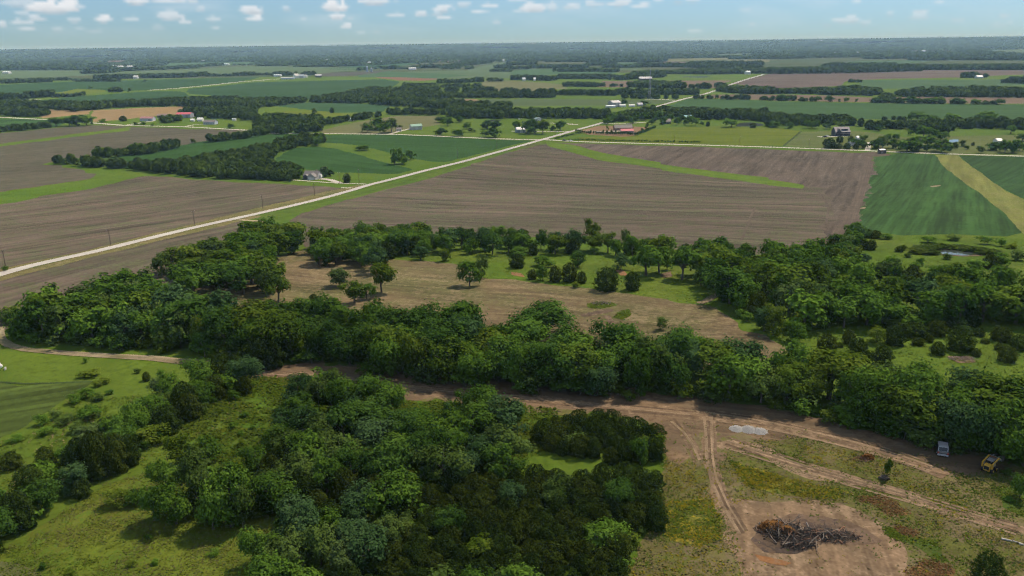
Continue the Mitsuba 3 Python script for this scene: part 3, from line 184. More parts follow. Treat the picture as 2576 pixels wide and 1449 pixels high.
# tree positions by stand and kind: x, y, height, crown width in metres
TREES = {
 ('tree_line','round'): "-10,180.9,9.3,10.2;-92.6,206.6,10.1,9.4;-16.7,171.4,11.2,10;76.1,132.3,7.8,7.5;-79.4,192.2,11.2,12.8;66.4,145.2,7.7,7.7;-105.1,209.4,7.9,8.5;-5.7,176.9,7.9,9;-13.6,165.7,10.9,10.8;90.1,124.5,9.8,10.6;-100.9,218.6,9.7,10.9;-89.8,200.4,9.7,11;17.1,153.3,7.9,6.9;-114.7,212.5,9.5,8.3;-7,159.4,8.4,8.4;-44.4,189.9,10.9,10.7;-48.6,191.1,9.6,9.4;11.7,166.7,8.8,10;-86.3,207.3,8.6,9.5;35.5,159.1,10.1,8.6;-81.7,196.8,8.8,7.6;-103.1,214,8.3,7.5;-85.3,191.3,10.1,10;-96.7,209.7,10.5,9.4;8.4,158.3,9.9,10.5;29.1,164.4,8.4,9.3;-8.5,165.8,7.5,6.6;-115,207.5,9.1,7.9;79.4,128.3,8.7,9.9;-112.4,217.9,11.3,11.7;-98.8,192.8,9.7,8.5;-60.9,181.1,8.6,8.8;-109.9,224.3,8,8.8;42.9,151,10.4,11.9;97.4,131.5,10.1,11.5;34.3,163.6,11.1,11.8;-24.9,175.2,8.7,8.7;-116.2,220.5,9.3,9.6;-11.7,187.1,10.5,9.7;-51.6,182.2,9,9.5;-107.9,199.8,9,7.8;-21,170.8,9.3,7.9;-121.1,209.2,7.8,7.1;-112.3,199.6,10.7,11.4;-112.8,228.5,11,11.3;-66.8,187.7,10.3,9.1;-104.5,191.3,9.5,10.8;-91.2,190.4,8.9,7.9;-36.7,172.1,8.8,8.6;-123.4,198.4,8.7,9.7;-46.9,181.3,8.8,10;64.7,138.9,10.1,8.6;32.8,155,8.4,7.9;-95.5,190,8.3,8.9;-40.3,176.6,9.3,8.6;-52.5,194.9,9.4,10.2;-68.5,182.2,11.3,10.1;-94.4,214.4,10.1,8.9;-117.7,194.2,10.3,8.8;19.7,158.4,9,9.4;-2.8,161.6,10.3,8.8;15.8,163.5,9.9,11.3;-27.9,185.4,8.7,8.5;-95.4,195.5,8.1,7.2;97.5,126.3,9.8,10.9;77.6,145.2,9.4,9;-107.5,214.2,8.8,8;-57,192.7,8.2,9;-117.5,203.6,8.2,9.1;3.9,166.3,8.3,7.3;91.4,138.3,9.6,10.3;-34.9,176.3,9.1,9.6;-85.1,203,7.7,8.7;-19.3,176.5,9.1,9;-52.9,189.5,11,12.5;-41.9,185.9,10.6,9.4;9.1,163,8.8,8.4;-26.7,165.7,9.9,8.9;-19.9,186.7,8.1,8.7;-116.1,225.3,8.7,9.9;94.8,135.2,11,11.4;-27.3,180.5,10.7,11.9;-124.8,208.3,10.9,11.3;-107,211.4,10.5,10.6;-87,201.8,12,11.7;-73.4,195.3,11.9,9.8;-58.4,192.1,10.3,11.7;-45.1,190.3,11.6,10.7;-31.6,185.2,11.8,11.9;-19.8,182.3,11,11.8;-9.2,176.5,12.2,10.9;0.9,172.2,11.3,11.6;12.2,167.3,11,9.7;23.5,166.8,11.9,11.5;34.1,163,12,11.4;47,157,10.9,11.4;57.7,154.5,11,9.7;65.5,143.5,10.6,10.3;74.4,138.2,12.2,11.7;80.4,132.9,10.6,9.6;87.2,131.1,10.8,11.5;77.6,130.2,10,9;79,127.7,11,10;82.5,124.1,11,10;85.1,122.3,10,9;75.1,132.2,10,9",
 ('tree_line','tall'): "58.7,147,8.3,5.7;-44.8,177.2,8.4,5.2;-65,193.2,8.2,5.5;-35.4,192.1,9.3,6.1;-33.8,182,9.4,5.9;-73.5,184.8,8.8,5.9;-20.4,165,9.7,7.7;-74.2,196.6,9,6.8;-105.8,204.5,9.9,6.4;-38,188,8.5,6.7;25,154.2,10.1,6.3;-3.2,166.7,9.1,6.6;-0.1,158.1,11.2,8.2;-104.4,223.6,11.2,7.1;-50.6,176.2,8.4,6.7;-90.4,195.4,9.5,6",
 ('tree_line','oak'): "-55.1,176.1,11,12.4;-104,196.3,9.4,11;94,119.8,9.4,12.4;-69.8,191.5,8.3,10.6;-28.3,169.7,10.6,11.1;-119,199.5,10.6,12.7;0.8,170.8,10.3,11.7;-62.6,186.2,10.6,13.9;85.8,131.3,10.7,14.8;41.8,156,9.7,11;-95.1,201,10.1,13.8;2.2,162.2,8,10.7;-110.1,209.9,7.6,10.4;39.2,166.1,8.6,9.2;62.9,150.1,10.4,14.4;-14.9,184.1,10.3,13.3;-4.8,172.4,8.6,11.8;53.8,147.8,8.7,9.1;75.5,139.3,9,10.9;71.7,134.2,8.9,10.7;-60.8,190.1,9.3,12.2;24.7,159.7,10.1,12.9;-99.3,205,10.8,12.1;12.9,157.1,9.1,11.2;69.1,139.5,7.8,8.2;-13.7,161.3,9.4,10.5;-58.2,186.5,9.9,12.7",
 ('tree_line','olive'): "-30.8,174.1,9,9.5;-47.7,185.9,8.4,7.7;-24.7,188.6,8.4,9.2;82.5,136.9,10.8,10.7;49.8,154.3,7.6,7.2;20.3,163.4,9.6,8.2;-12.4,175.7,9.1,8.3;29.1,157.3,10.6,10;-80.7,186.7,9.2,9.2;49,148.8,9,9.1;72.3,146.3,9.2,10.3;-101.2,199.8,7.7,8.2;81.5,132.4,8.6,9.5;-113.2,194.2,9.6,8.7;-123.3,203.5,8.8,9.7;-106.6,218.6,9.9,10.2;-118.4,216.6,9.4,10.8",
 ('tree_line','bush'): "-20.2,181.2,5.7,7.9;67.2,134.2,4.9,6.1;-11.5,170.6,6.7,8.3;87.2,135.8,4.5,5.6;93,130,6.1,8.6;-74.2,189.8,5.6,8;-31.2,189.9,4.8,5.6;-39.7,182.1,6.3,9.1;102,133.4,5,6.1",
 ('big_round','round'): "7.5,193.5,8.7,15",
 ('left_grove','tall'): "-88.1,325,9.3,6.2;-96.8,273.8,10.1,7.3;-112.4,281.4,8.3,5.3;-118.1,266.4,8.7,6.4;-79.2,258.1,9.8,6.4;-98.4,252.5,9.5,6.6;-72.7,234.3,8.6,5.2",
 ('left_grove','oak'): "-94.3,257.2,9.8,13.7;-110.3,289.4,8.9,11.9;-83.5,265.1,8,8.9;-102.1,286.7,8.5,9.8;-94.3,264.6,9.1,10.8;-98.6,311.6,8.6,10.1;-102.9,317.2,8.5,9.1;-109.7,272.7,8.8,10.6;-109.4,265.8,10.3,11.8;-83.9,253.3,9.4,12.4;-106.4,307.6,8.3,9.5;-105.2,259.5,7.4,8.8;-97.3,326.9,8.8,10.8;-74,240.4,10.4,11.9;-104.7,334,8.7,11.3;-97.2,282.2,7.3,9.3;-117.4,273.1,8.6,10;-98.6,293.2,8.4,8.9;-83.6,244.7,10.1,12.7;-87.3,317.3,10.2,11.9;-105.7,325.9,10,12.3;-87.2,295.1,9.8,11.3;-88.3,270.2,7.9,9.3;-97,238.8,7.8,10.2;-101.6,245.6,8.8,11.6;-109,314.3,7.4,8.5;-100.5,304.9,10.3,11.3",
 ('left_grove','round'): "-83.9,306.3,9,9.9;-110.3,299.4,7.7,8.8;-94.6,299.2,9.3,9.9;-85.8,279,8,8;-92.3,244.4,8.4,8.5;-103.7,298.8,8.6,9.5;-90,333.4,9.4,10.6;-91.9,251,8.4,8.4;-96.9,318.9,8.4,8.1;-88.7,302.2,8.6,7.9;-81.4,237.8,9.7,10.7;-93.9,288.8,7.6,7.9;-87.5,288.5,7.3,6.3;-103.2,340.7,10.2,10.2;-106.1,252.8,7.5,6.8",
 ('left_grove','olive'): "-77.6,247.5,8.2,8.2;-105.5,278.8,10,11.5;-101.2,267.3,8.8,8;-92.1,313.3,9.6,11;-96.7,336.4,8.1,8.7",
 ('centre_grove','oak'): "-54.6,307.3,9,10.6;-68,299.8,8.2,9.2;-73.9,306.3,8.9,11.1;-51.7,325.2,7.8,9.4;-62.3,280.8,7.9,8.9;-40.2,309,7.7,8.1;-64.4,304.7,9,10.3;-60.6,297,8.7,11.6;-47.2,305.4,7.7,9.8;-69.1,282.5,8,10.1;-46.4,322.3,7.4,9.1;-40.6,303,6.9,8.9",
 ('centre_grove','cedar'): "-35.6,297.9,7.1,6;-44.8,290.8,6.2,6;-60.2,312.3,6.8,6.1;-46.9,283.6,6.2,5.7;-70.5,312,5.8,5.8;-45.3,276,6.6,5.3;-54.2,294.6,6.8,6.3;-76,311.6,6,5.9",
 ('centre_grove','round'): "-49.3,297.6,9.3,10.7;-48.2,270.5,8,7.1;-77,317,8.8,8;-60.4,326.4,9.4,9;-52.4,289.1,9,10.1;-54.6,301.1,6.9,7.6;-57.1,318.2,9.3,8.9;-66.3,325.2,6.8,6.6;-64.4,316.8,7.4,7.2;-52.9,276.4,8.3,8.3;-46,264.9,9.2,8.2;-57.6,287.1,8.2,8.5;-43.7,298.1,9.5,10.1;-70.5,293.9,7.5,6.8;-53,313.6,8.1,8.7;-62.6,291.1,8.7,7.8;-70.5,319.3,8.3,8;-52.6,282.3,8.8,8.8",
 ('centre_grove','tall'): "-46.5,314.8,8.5,5.5;-67.8,288.5,9,6.9",
 ('rear_belt','oak'): "50.9,272.3,8.6,10;-38.1,329,7.9,10.4;35.6,293.9,7.4,7.7;95.5,267.7,6.2,8.1;64.5,266,7.1,7.8;30.3,296,6.3,8.7",
 ('rear_belt','olive'): "-30,302.8,6.7,5.8;23.3,298.3,8.5,9.4;-57.2,323.5,6.5,6.1;-29.4,310.1,6.3,7.1;-48.7,300.9,6.8,6.6;-17.7,319.4,6.8,6.5;118.7,281.2,7.3,7.7;125.6,298.4,5.9,6.5;115.4,272.5,5.6,6.1;98.3,266.5,6.1,5.4;108.7,261.7,6.9,6.8",
 ('rear_belt','round'): "-46.3,306.1,8.3,8.8;4.8,296,7.9,8.6;-0.7,308.9,8.4,7.8;-15.7,296.9,6.6,6.5;-10.3,303.7,8.9,9.4;66.1,274.5,8.6,7.3;-1,298.1,6.3,6.6;75.4,262.6,6.5,5.9;-19.1,308.3,8.4,7.8;-48.3,312.2,7.3,7.5;71.3,269.7,6.9,6.2;79.3,272.1,6.8,7.5;15.1,293.3,7,6.1;-5.9,313.4,8.6,9.2;88.9,268.8,8.4,9.4;-7.1,294.8,8.2,8.6;-47.8,318.9,8.1,8.6;-25.6,298.3,7.8,6.9;-53.5,308.2,7,7.3;73.5,275.2,8.1,8;49,281.4,7.4,8.4;-39.1,298.2,6.8,7.5;-63.1,330.6,6.4,5.6;84.9,254.9,6.3,6.9;-39.4,320.5,6.8,7;87.2,262.8,8.6,8.2;-23.5,304.4,8.7,9.6;-34.5,314.3,7.2,7.7;90.2,251.7,8.6,8;37.6,287.4,6.6,6.3;54.6,280.9,8.9,8;59.7,272,6.3,7.1;-43.4,325.4,8.3,8.1;3.8,303.3,7.9,7.2;17.3,300.3,7.2,7.6;126.4,293.7,7,7.4;104.8,267.1,5.3,5.5;133.9,307.7,7.3,8.3;117.3,285.7,7.2,7.3;112.4,267.4,5.4,5.1;130,301,7.1,7.6;117.6,276.7,5.4,5.4;103.9,262.2,7.2,8;108.9,257,6.2,6.8;122.8,288.1,6,5.5",
 ('rear_belt','tall'): "11.2,303.8,7.9,6.1;21.6,303.9,6.4,4.6;42.9,281.1,8.6,6.6;-22.6,315.3,7.3,5.3;-15.7,313.7,7,4.7;-28.5,319.2,7.3,5.5;-41.9,314.9,7.9,6;-33.7,323.2,7,4.5;92.1,257.7,6.9,5.4;-32.2,294.3,7.2,5.6;-56.9,317.4,6.4,5.2;-10.7,317.9,7.2,5.7;-56.3,331.8,8.5,5.7",
 ('rear_belt','cedar'): "43.4,290.5,6.8,6.9;61,278.3,5.7,4.9;-35.9,306.4,5.1,4.9;4.2,311.8,7,7.1;22.6,292.4,6,6.1;50.7,287.5,6.3,6;-48.8,329.7,5.3,5.3;-50.9,323.7,6.6,6.3;-55.4,301.4,5.3,4.8;110.8,272.9,6,6;113.9,280.8,4.4,4.3",
 ('right_wood','cedar'): "75.8,246.2,7.4,6.9;67.9,215.8,8,6.5;88.4,211,6.3,4.9;64.5,204,7.2,5.8;115.5,226.3,7.9,7.2",
 ('right_wood','tall'): "110.6,232.5,9.1,6.5;143.5,196.4,7.6,4.6;98.1,216.8,7.4,5.7;102.5,244.7,9.3,7.2;107.2,218.9,9.3,6.9;96,197.7,8,5;70.7,208.4,9.8,5.9;107.3,211.9,7.5,5.5;90.3,246.6,7.4,5.4",
 ('right_wood','round'): "105.6,195.9,9.1,10.1;88.4,240,8.3,8.8;78.1,229.8,7.6,7.8;133.1,197.2,9.3,10.6;147.8,202.6,9.8,8.7;95.2,240,7.7,7;89.5,195.6,9.6,10.6;73.2,193.1,9.9,11.3;61.7,210.1,9.6,9;133.5,215.8,10.5,10;65.1,222.7,8.3,9.2;119.4,196.5,10.3,11.3;102.8,252.9,9.5,8.6;99.9,223.9,10.1,9.9;99.6,234.8,9.8,10.5;107.5,203.1,9.3,10.6;126,208.9,7.6,6.9;60.6,217.3,10.4,11.9;60.4,235.6,9.4,8.7;62.7,192.5,7.5,6.5;112.2,194.1,10.2,10.8;124.7,215.6,10.2,11.4;79.3,196.2,9.4,8.7",
 ('right_wood','oak'): "67,246.9,9,9.5;86.7,224.3,9.3,10.3;101.9,207.3,9.1,11.9;74,236.7,8.4,10.9;117.5,208.9,8.6,10.5;83.9,250.1,7.9,8.3;126.3,222.4,8.3,9.5;73.4,224.6,9.6,10.5;68.3,232.2,7.4,9.3;126.9,201.5,7.5,9;126.2,193.7,9.5,13.1;95.1,253.9,10.3,11.1;90.4,203.8,10,11.5;78.4,218.2,10.3,13.9;138.4,205.8,10.6,13.6;100.9,260.2,9.5,10.4;90.8,217.9,7.4,8.3;66.4,239.5,9.6,11.6;81.7,239.4,8.8,12.2;59.5,228.1,8.2,8.7;60.5,244.7,8.2,10",
 ('right_wood','olive'): "116.5,216.9,8.4,7.4;91.6,231.9,8.9,9.4;78.4,210.3,8.7,8.8;81.9,203.8,9.1,9.5;71.4,201.1,10.2,8.8;142.1,188.4,10.3,9.6;108.5,225.9,9.5,10.5",
 ('mown_lone','round'): "-32.9,287.9,4.9,6.1;-13.1,243.1,8.5,7.4;-42.7,229.2,5.1,5.2;-67.4,277.7,6.9,4.5;-64.5,277.4,6.5,5.2;-74,238.7,7,6.1",
 ('mown_lone','bush'): "-23.7,283.1,4.9,4.6;37.7,194.8,3.3,3.1",
 ('mown_lone','tall'): "-9.9,253.2,8.2,4.5",
 ('mown_lone','olive'): "-53.7,246.2,6.2,7.8",
 ('mown_lone','oak'): "-39.4,236.8,9.2,8.4;-45.4,224.9,6.4,7.2;-68.2,228.1,7.7,7.5",
 ('mown_lone','cedar'): "-55.6,219.1,4.5,3.6",
 ('green_meadow','oak'): "16.1,292.5,7.2,8.4;43.1,253,9.9,11.2;53.3,246.5,10.1,10;47.9,256.3,8.7,8.4;64.5,247.6,10.6,10.6;59.9,252.3,8,8.9;73.3,263.2,5.7,9.3",
 ('green_meadow','cedar'): "6.5,251.1,3.4,3.5;13.5,247,5.3,4.7;18.1,246.7,6.2,5.3;21.7,244.4,3.9,3.4;28.3,234.9,7.2,8;36,234.3,5.8,5.1;1.8,269.2,4.9,5.8;8,291.8,4.7,4;22.8,299.1,4.3,3.7",
 ('green_meadow','round'): "9.8,248.7,5.5,4.4;22.4,267.2,5.8,6;10.6,270,3.9,7.1;51.3,260.6,3.5,3.9;2.3,290,3.8,7.3;63.3,222,5.5,8.5;59.4,220.1,5.7,7.3",
 ('green_meadow','olive'): "36.3,262.7,5.6,6.3;57.2,237.7,6,4.8",
 ('green_meadow','bush'): "30.2,290.5,2.8,3.3;19.4,238.7,1.9,2.7",
 ('green_meadow','tall'): "31.1,300.2,11.3,7.5;43.7,304.3,7.3,4.2",
 ('cedar_meadow','round'): "67.7,183.6,5.2,5.7",
 ('cedar_meadow','cedar'): "72.7,177.4,4.1,5.2;76.5,179.6,1.2,2;79.6,181.8,3.5,3.5;79,175.4,3.7,4.7;78.6,169,3,3.6;82.1,169.5,3.8,4.8;89.9,180.6,4.6,5.3;95,179.9,1.9,3.1;98.6,181.8,2,2.2;96.4,173.5,3.1,3.5;102.7,175.8,5.2,6.7;97.2,186.3,3.4,7.2;112.3,185.4,2.2,2.8;111,180.4,1.2,2.2;104.2,171.8,2,2.1;115.6,181.9,3.7,5.3;111.7,175.6,1.7,2.6;109.1,168.4,3.7,4.3;115.9,175.7,3.6,4.1;67.5,170.2,1.7,2.6;102.7,186.7,3.9,5.1;114.6,193.1,4.8,5;95.4,188.7,2.6,4.9",
 ('cedar_meadow','bush'): "86.1,181.8,3.9,4.2;109.6,187.9,2.6,4.4;63.9,189,7.7,4.9",
 ('cedar_meadow','oak'): "83.1,193.8,7.9,8.2;96.1,196.7,6.4,10.6",
 ('pond','cedar'): "139.6,316.5,3.5,3.9;141.2,315.5,3.6,3.5;143.3,314,3.4,4.7;128.6,290.3,4.1,3.4;130.6,289,3.9,4.2;138.8,284.1,2.1,3.4;153.9,254,4.9,5.4",
 ('pond','bush'): "146.6,311.8,2.1,5.4;120,275.6,4.1,3.8;142.3,287.8,2.2,2.7;169.4,305.6,2.4,5.7;176.6,295.6,2.9,5.5;179.5,291.7,3.2,3.8;146.9,248.8,3.9,6.3;158.7,256.7,4.3,6.5;169.8,265.4,3.5,5.3;133,248.6,2.4,4.7;134,259,2.8,2.9;129,253.3,2.5,3.8;126.6,261.3,2.5,4.9;137.1,273.9,1.6,3.1;148.1,269.2,2.1,3.4;180.7,287,2.1,4.3;151.2,240.1,2.9,6.7",
 ('pond','round'): "158,302,2.6,6.4;136.7,245.4,3.3,6.8;116.8,262.3,4.1,4.9",
 ('left_belt','olive'): "-69.7,147.6,4.8,4.7;-75.4,132.5,5.6,6.4",
 ('left_belt','bush'): "-60.1,158.3,4.5,5.5;-77.1,127.9,3.7,4.6;-72.5,121.5,3.2,4.5;-78.2,121.4,3.4,4.9;-72.3,140.9,3.9,4.8;-64.7,153.3,4.5,5.3;-83.2,113,3.3,4.9;-65.8,134.7,3.4,5.2",
 ('left_belt','cedar'): "-69.7,125.3,5.3,5;-72.3,129.4,3.8,3.5;-64.8,139.1,5.6,5.6;-64.9,148.6,6.2,5.9;-77.5,116.6,5.7,5.3;-74.3,124.8,4.9,4.9;-78.3,100.5,3.8,3.8;-74.5,136.2,4.6,4.4;-62.6,145.2,5.3,5;-55.5,156.8,4.1,3.2;-61,166.5,5.4,5.1;-74.5,107.9,6.2,5.6;-85.1,108.8,5,5.1;-60.9,154.5,5.2,4.8;-62.9,163.2,6.1,5.3;-69.9,123.3,8.3,5.5;-73.1,123.8,6.8,5;-67.5,124.6,7.2,4.7;-66,127,5.8,3.4;-79.8,125.6,4.4,3.7;-86.4,126.5,3,3.8;-69.4,116.7,3.3,3.2",
 ('left_belt','round'): "-73.7,112,5.5,6;-78.4,108.1,6.7,6.1;-61.6,150.6,5.6,5.4;-68.6,143.8,5.8,6.3;-66,160.1,6.8,7.1;-82,105.3,6,6.6;-68.5,129.1,5.6,5.8;-71.7,117.9,5.6,4.8;-78.3,104.3,6.7,6.5;-69.1,153.3,6.3,5.6;-57.1,162.3,7.4,8;-69.3,136.6,5.1,4.4;-71.4,133.2,6.1,6.1;-74.7,102.8,6,6.2",
 ('left_meadow','olive'): "-72.6,155.4,4.5,5.5",
 ('left_meadow','round'): "-69.7,139.7,6.2,5.4;-72.2,179.5,6.7,5.1;-93.7,184.7,4.6,2.9",
 ('left_meadow','cedar'): "-79.6,164.9,2.1,1.9;-57.1,171.1,7.6,5.1",
 ('left_meadow','bush'): "-98.7,177,1.5,1.3;-89,153,2.2,2.4;-87.8,155.5,2.5,3.1;-90.2,143.3,2.3,2.7;-82.8,146.2,2.5,4.8;-87.1,139,1.7,2.6;-88.9,145.9,1.7,2.3;-81.8,139.7,2.1,2.8;-93.3,168.3,1.5,4.4;-88.4,164.1,1.2,2.6;-88.7,162.1,1.4,2.1;-118.9,192.1,2.7,4.5;-113.9,190.3,2.4,3.7;-94.6,185.1,3.2,4.1;-84.8,154.3,1.4,2.4;-86.4,142.8,1.7,2.8;-86,144.5,1.7,2.3;-91.5,136.4,1.2,2.6;-84.2,157.9,1,1.9;-83.5,169.7,1,1.6;-78.1,168.9,1,1.8",
 ('big_thicket','round'): "-51,108.4,7.4,5.7;-42.5,107.4,10.2,7.4;-54.8,109.5,6.6,4.5;-45,106.9,8,5.3;-55.8,117.3,6.6,5.1",
 ('big_thicket','olive'): "-49.4,113,9.9,6.5;-40.6,107.1,7.3,3.9",
 ('big_thicket','bush'): "-62.6,113.9,2.8,3.8;-60,114.1,2.8,3.1;-57.8,126.7,5.5,4.1;-53,127.7,4.7,4.5",
 ('flower_meadow','bush'): "-50.2,98.4,0.8,1.2;-53.3,98.1,1,1.2;-65.4,97.6,1,1.1;-42.7,100.4,1,1.5;-53.6,104.6,0.9,0.9;-61,96.3,0.8,1.5",
 ('flower_meadow','round'): "-36.2,98,6.8,4.1",
 ('fore_broadleaf','round'): "-25.3,135,7.6,8.2;-11.1,137.7,5.8,5.6;-21,118.2,8.2,8.2;-8.3,121.2,5.9,5.2;-15.2,128.6,7.8,6.9;-16,134.9,6.8,6.7;-33.3,146.2,8.4,7.4;-36.9,135.3,7.4,6.3;-19.2,131,7.9,7.1;-19.7,124.5,6.1,6.2;-24.6,142,8,7.6;-26.5,120.1,6.5,6.7;-14.7,121.2,8.3,7.3;-42,130.5,6,5.7;-30.5,133.9,8.4,8.3;-40.1,144.2,5.6,4.9;-33.4,122.5,8.1,7.7;-10.5,125.8,6.9,7.5;-23.6,130.1,7.6,8.3;-2.1,120.2,6.4,7;-10.8,132.3,6.4,6.6;-27,148,7.7,8.4;-21,135.4,6.3,6.7;-36.1,149,5.6,6.4;-6.9,133.6,7.4,8;-5.8,142.8,7.9,8.1;-6.4,124.9,6.7,6.3;-41.6,135.1,6.4,6.6",
 ('fore_broadleaf','olive'): "-42.6,150.2,6.6,6.7;-33.4,128.4,7.9,7.5;-27.9,139.3,6.1,6.5;-36.8,153.6,6.7,6.5;-5.2,138.4,6.9,6.5;-31.8,142.4,5.7,5.7;-3.9,128.6,5.9,5.2;-39.1,127.6,6.6,6.4;-11.7,118,8.3,8.5;-1.3,125,7.1,7.9;-37,131.1,7.9,6.7;-29.2,123.2,7.4,6.9;-2.6,134.3,7.9,9",
 ('fore_broadleaf','bush'): "-31.2,152.2,3.4,4.4;-41,156.7,5,7;-27.8,127.5,4.5,5.2;-37.1,141.1,4,4.7;-24.3,124.8,3.5,5.3",
 ('fore_broadleaf','cedar'): "-38.1,122.4,5.9,5.8;-33.4,137.4,5.1,4.6;-42.4,140.5,4.9,4.3",
 ('fore_mixed','round'): "-36.7,111.2,7,7.9;-31.5,91.7,6.6,7.2;-34.2,97.7,5.4,4.7;-32.4,104.9,6.7,6.5;-19.4,96.1,6.6,7.4;-19,109.1,7.6,8.6;-23.4,105.6,5.1,4.6;-43.1,122.6,5.6,5.4;-30,116.6,6.9,6.5;-26.5,102,5.8,5.2",
 ('fore_mixed','cedar'): "-40.1,120.4,5.2,4.4;-26.7,114.6,5.7,4.6;-30,110,4.6,4;-27.2,106,5.2,4.6;-22,113.6,5,4.8;-32.5,112.9,5.8,5.3;-21.7,91,4.8,4.1",
 ('fore_mixed','olive'): "-33.9,116.9,6.5,7.3;-23.1,94.9,5.5,5.2;-18.3,101.1,5.7,5.2;-26.9,97.7,6.6,5.7;-22.7,101.5,5.3,6.1;-30.6,100.5,7.3,6.3;-24,109.3,5.9,6.7;-30.6,95.8,7.1,6.5;-38.1,116.8,5.5,5.9",
 ('fore_mixed','bush'): "-27.4,91.8,3,4.6",
 ('cedar_thicket','round'): "11.9,100.4,4.9,6.5;-9.8,103.8,5.1,5.1;12.3,87.5,3.9,4.4;-15.9,115.1,4.3,5.2;-5.5,89.6,4.6,4.9;0.2,111.8,4.9,4.9;-20,88,4.1,3.9;1.5,89.1,5.2,6;-8.7,87.8,3.9,3.8;15.6,110.7,5.3,5.7",
 ('cedar_thicket','cedar'): "-1.7,98,4.4,4.2;14.9,108.2,3.7,4.4;15.7,103.6,3.1,2.7;13.2,111.9,3.5,4.1;-13.2,112.1,4.2,3.7;-6.2,109,4.4,4.8;-1.2,108.3,3.8,3.9;-0.6,95.2,3.1,3.7;7.6,100.7,3.1,3.3;-7.6,97,3.4,3.2;-9.4,84.1,4.5,4.8;20.8,105.7,4.3,3.9;-15.8,93.9,3.9,4.6;3,110.7,3.7,4;-13.6,99.2,3.9,4.1;-12.9,91.4,4,4;-9.1,101.2,3.8,3.7;-19.2,90.6,3.4,3.8;22.3,116.1,3.7,3.6;-8.1,92.6,3.7,3.6;7.9,114.3,4.1,3.6;-4.3,86.8,3.9,4.6;8.9,87.5,4.4,3.9;-1.9,89.5,3.1,2.8;17.8,117.7,4.2,4.9;12.5,84.3,4,3.5;-6.2,105.4,4,3.9;2.7,113.7,4.2,4.6;-4.6,111.6,3.6,3.8;-12.1,107.3,3.3,3.9;9.5,103.2,3.5,3.8;4.3,89.2,3.9,3.8;-3.9,116.9,3.3,3.5;-11.6,114.5,3.2,3.1;0.1,117.7,3.4,3;10.2,106.9,3.9,4.7;-8.5,112.8,3.7,3.4;-11.4,94.9,4,4.1;-0.4,102.1,4.3,4.2;17.7,112.6,3.9,3.9;3.8,105.1,3.9,4.4;3.4,118.3,3.8,4.3;-0.1,83.4,4.4,3.8;4.4,95.9,4.5,5.4;13.4,90.9,3.1,3.6;0.3,104.6,4.2,5.1;4.2,83.9,4.4,3.8;14.2,98.5,4.5,4.6;-6.3,114.9,4.2,4.3;-15.8,110.4,3.4,4.1;2.1,93.4,4.4,3.8;20.1,108.6,4.2,4.6;-13.9,102.4,3.4,3.3;4.1,100.8,4,3.6;2.6,86.6,4,3.7;-18,85.7,4,3.9;-18.3,111.7,3.8,4.6;-4.8,92.2,4.5,4;8.9,94.6,3.4,3;7.2,82.9,3.2,3.2;11.2,93,3.4,3;-10.5,109.8,3.8,3.4;8.9,110.8,4.2,4.3;6.6,91.1,3.9,4.5;-5.8,102.1,4.4,4.1;14.1,117.9,4.1,3.6;-2.3,114.7,3.3,3.8;6.6,98.1,3.9,4.1;2.6,108,3.8,4.4;2.3,98.5,3.1,3.6;-16.7,96.2,4.4,3.8;-10,98.6,4.2,4.3;6.9,117.6,3.3,3.7;11.5,109.1,3.4,3.7;-14,96.2,4.5,4.1;-16.6,87.9,3.1,3.5;-8.1,107.4,3.5,3.9;10.8,116,4,4.3;-5.5,82.7,3.8,3.5;-9.7,116.5,4.5,4.9;18,106.3,3.9,4.4;13.6,94,3.3,3.1;20.3,114.5,3.2,2.9;-0.7,86.4,3.5,4.2;-15.5,90.6,3.2,3.3;7.4,105.9,3.2,3.6;-18.3,82.5,3.8,3.3;12.8,103.3,3.6,3.5;-3,104.2,4.5,4.8;-0.2,92.3,3.1,3.6;10,98.5,3.1,3.8;-13.9,84.1,4.1,3.5;6.4,108.5,3.9,3.9;-18.8,94.7,3.5,3.5;21.4,111.4,3.1,3.5;-16.6,102,4,4.2;-2.8,83.6,4.3,4.5;5.4,115.3,4.2,4.9;-16.8,98.8,3,2.6;12.6,105.9,4.2,3.9;10.7,89.5,4.2,4.5;12.9,114.5,3.9,3.4;-3.5,95.2,3.7,3.2;9.8,83,4,4.7;6.4,87.3,3.6,3.5;2.3,102.8,3.5,3.9;-2.8,101.3,3.9,4.3;20.4,118,3.2,3.3;-11.1,86.1,3.5,3.2;-15.7,82.3,4.3,4.8;-3.9,107,3.5,3.8;-18.4,114.9,4.2,4;5.7,102.8,3.1,3.6;4.8,93.2,3.3,3.5;12.1,96.4,3.1,3.5;0.5,115.1,3.4,3.5;-17.9,108.7,3.9,4.2;-7,85.2,4.5,4.9;-12.6,104.6,3.9,3.7;10.6,112.6,4.4,5.2",
 ('cedar_thicket','bush'): "-4.6,99.3,2.9,5.1;-16.5,106.3,2.3,3.5;-10.5,89.9,3.3,5.9;15.5,114.1,2.3,3.2;-13,88,2.3,3.2",
 ('cedar_thicket','olive'): "6.3,111.2,5.6,5.4",
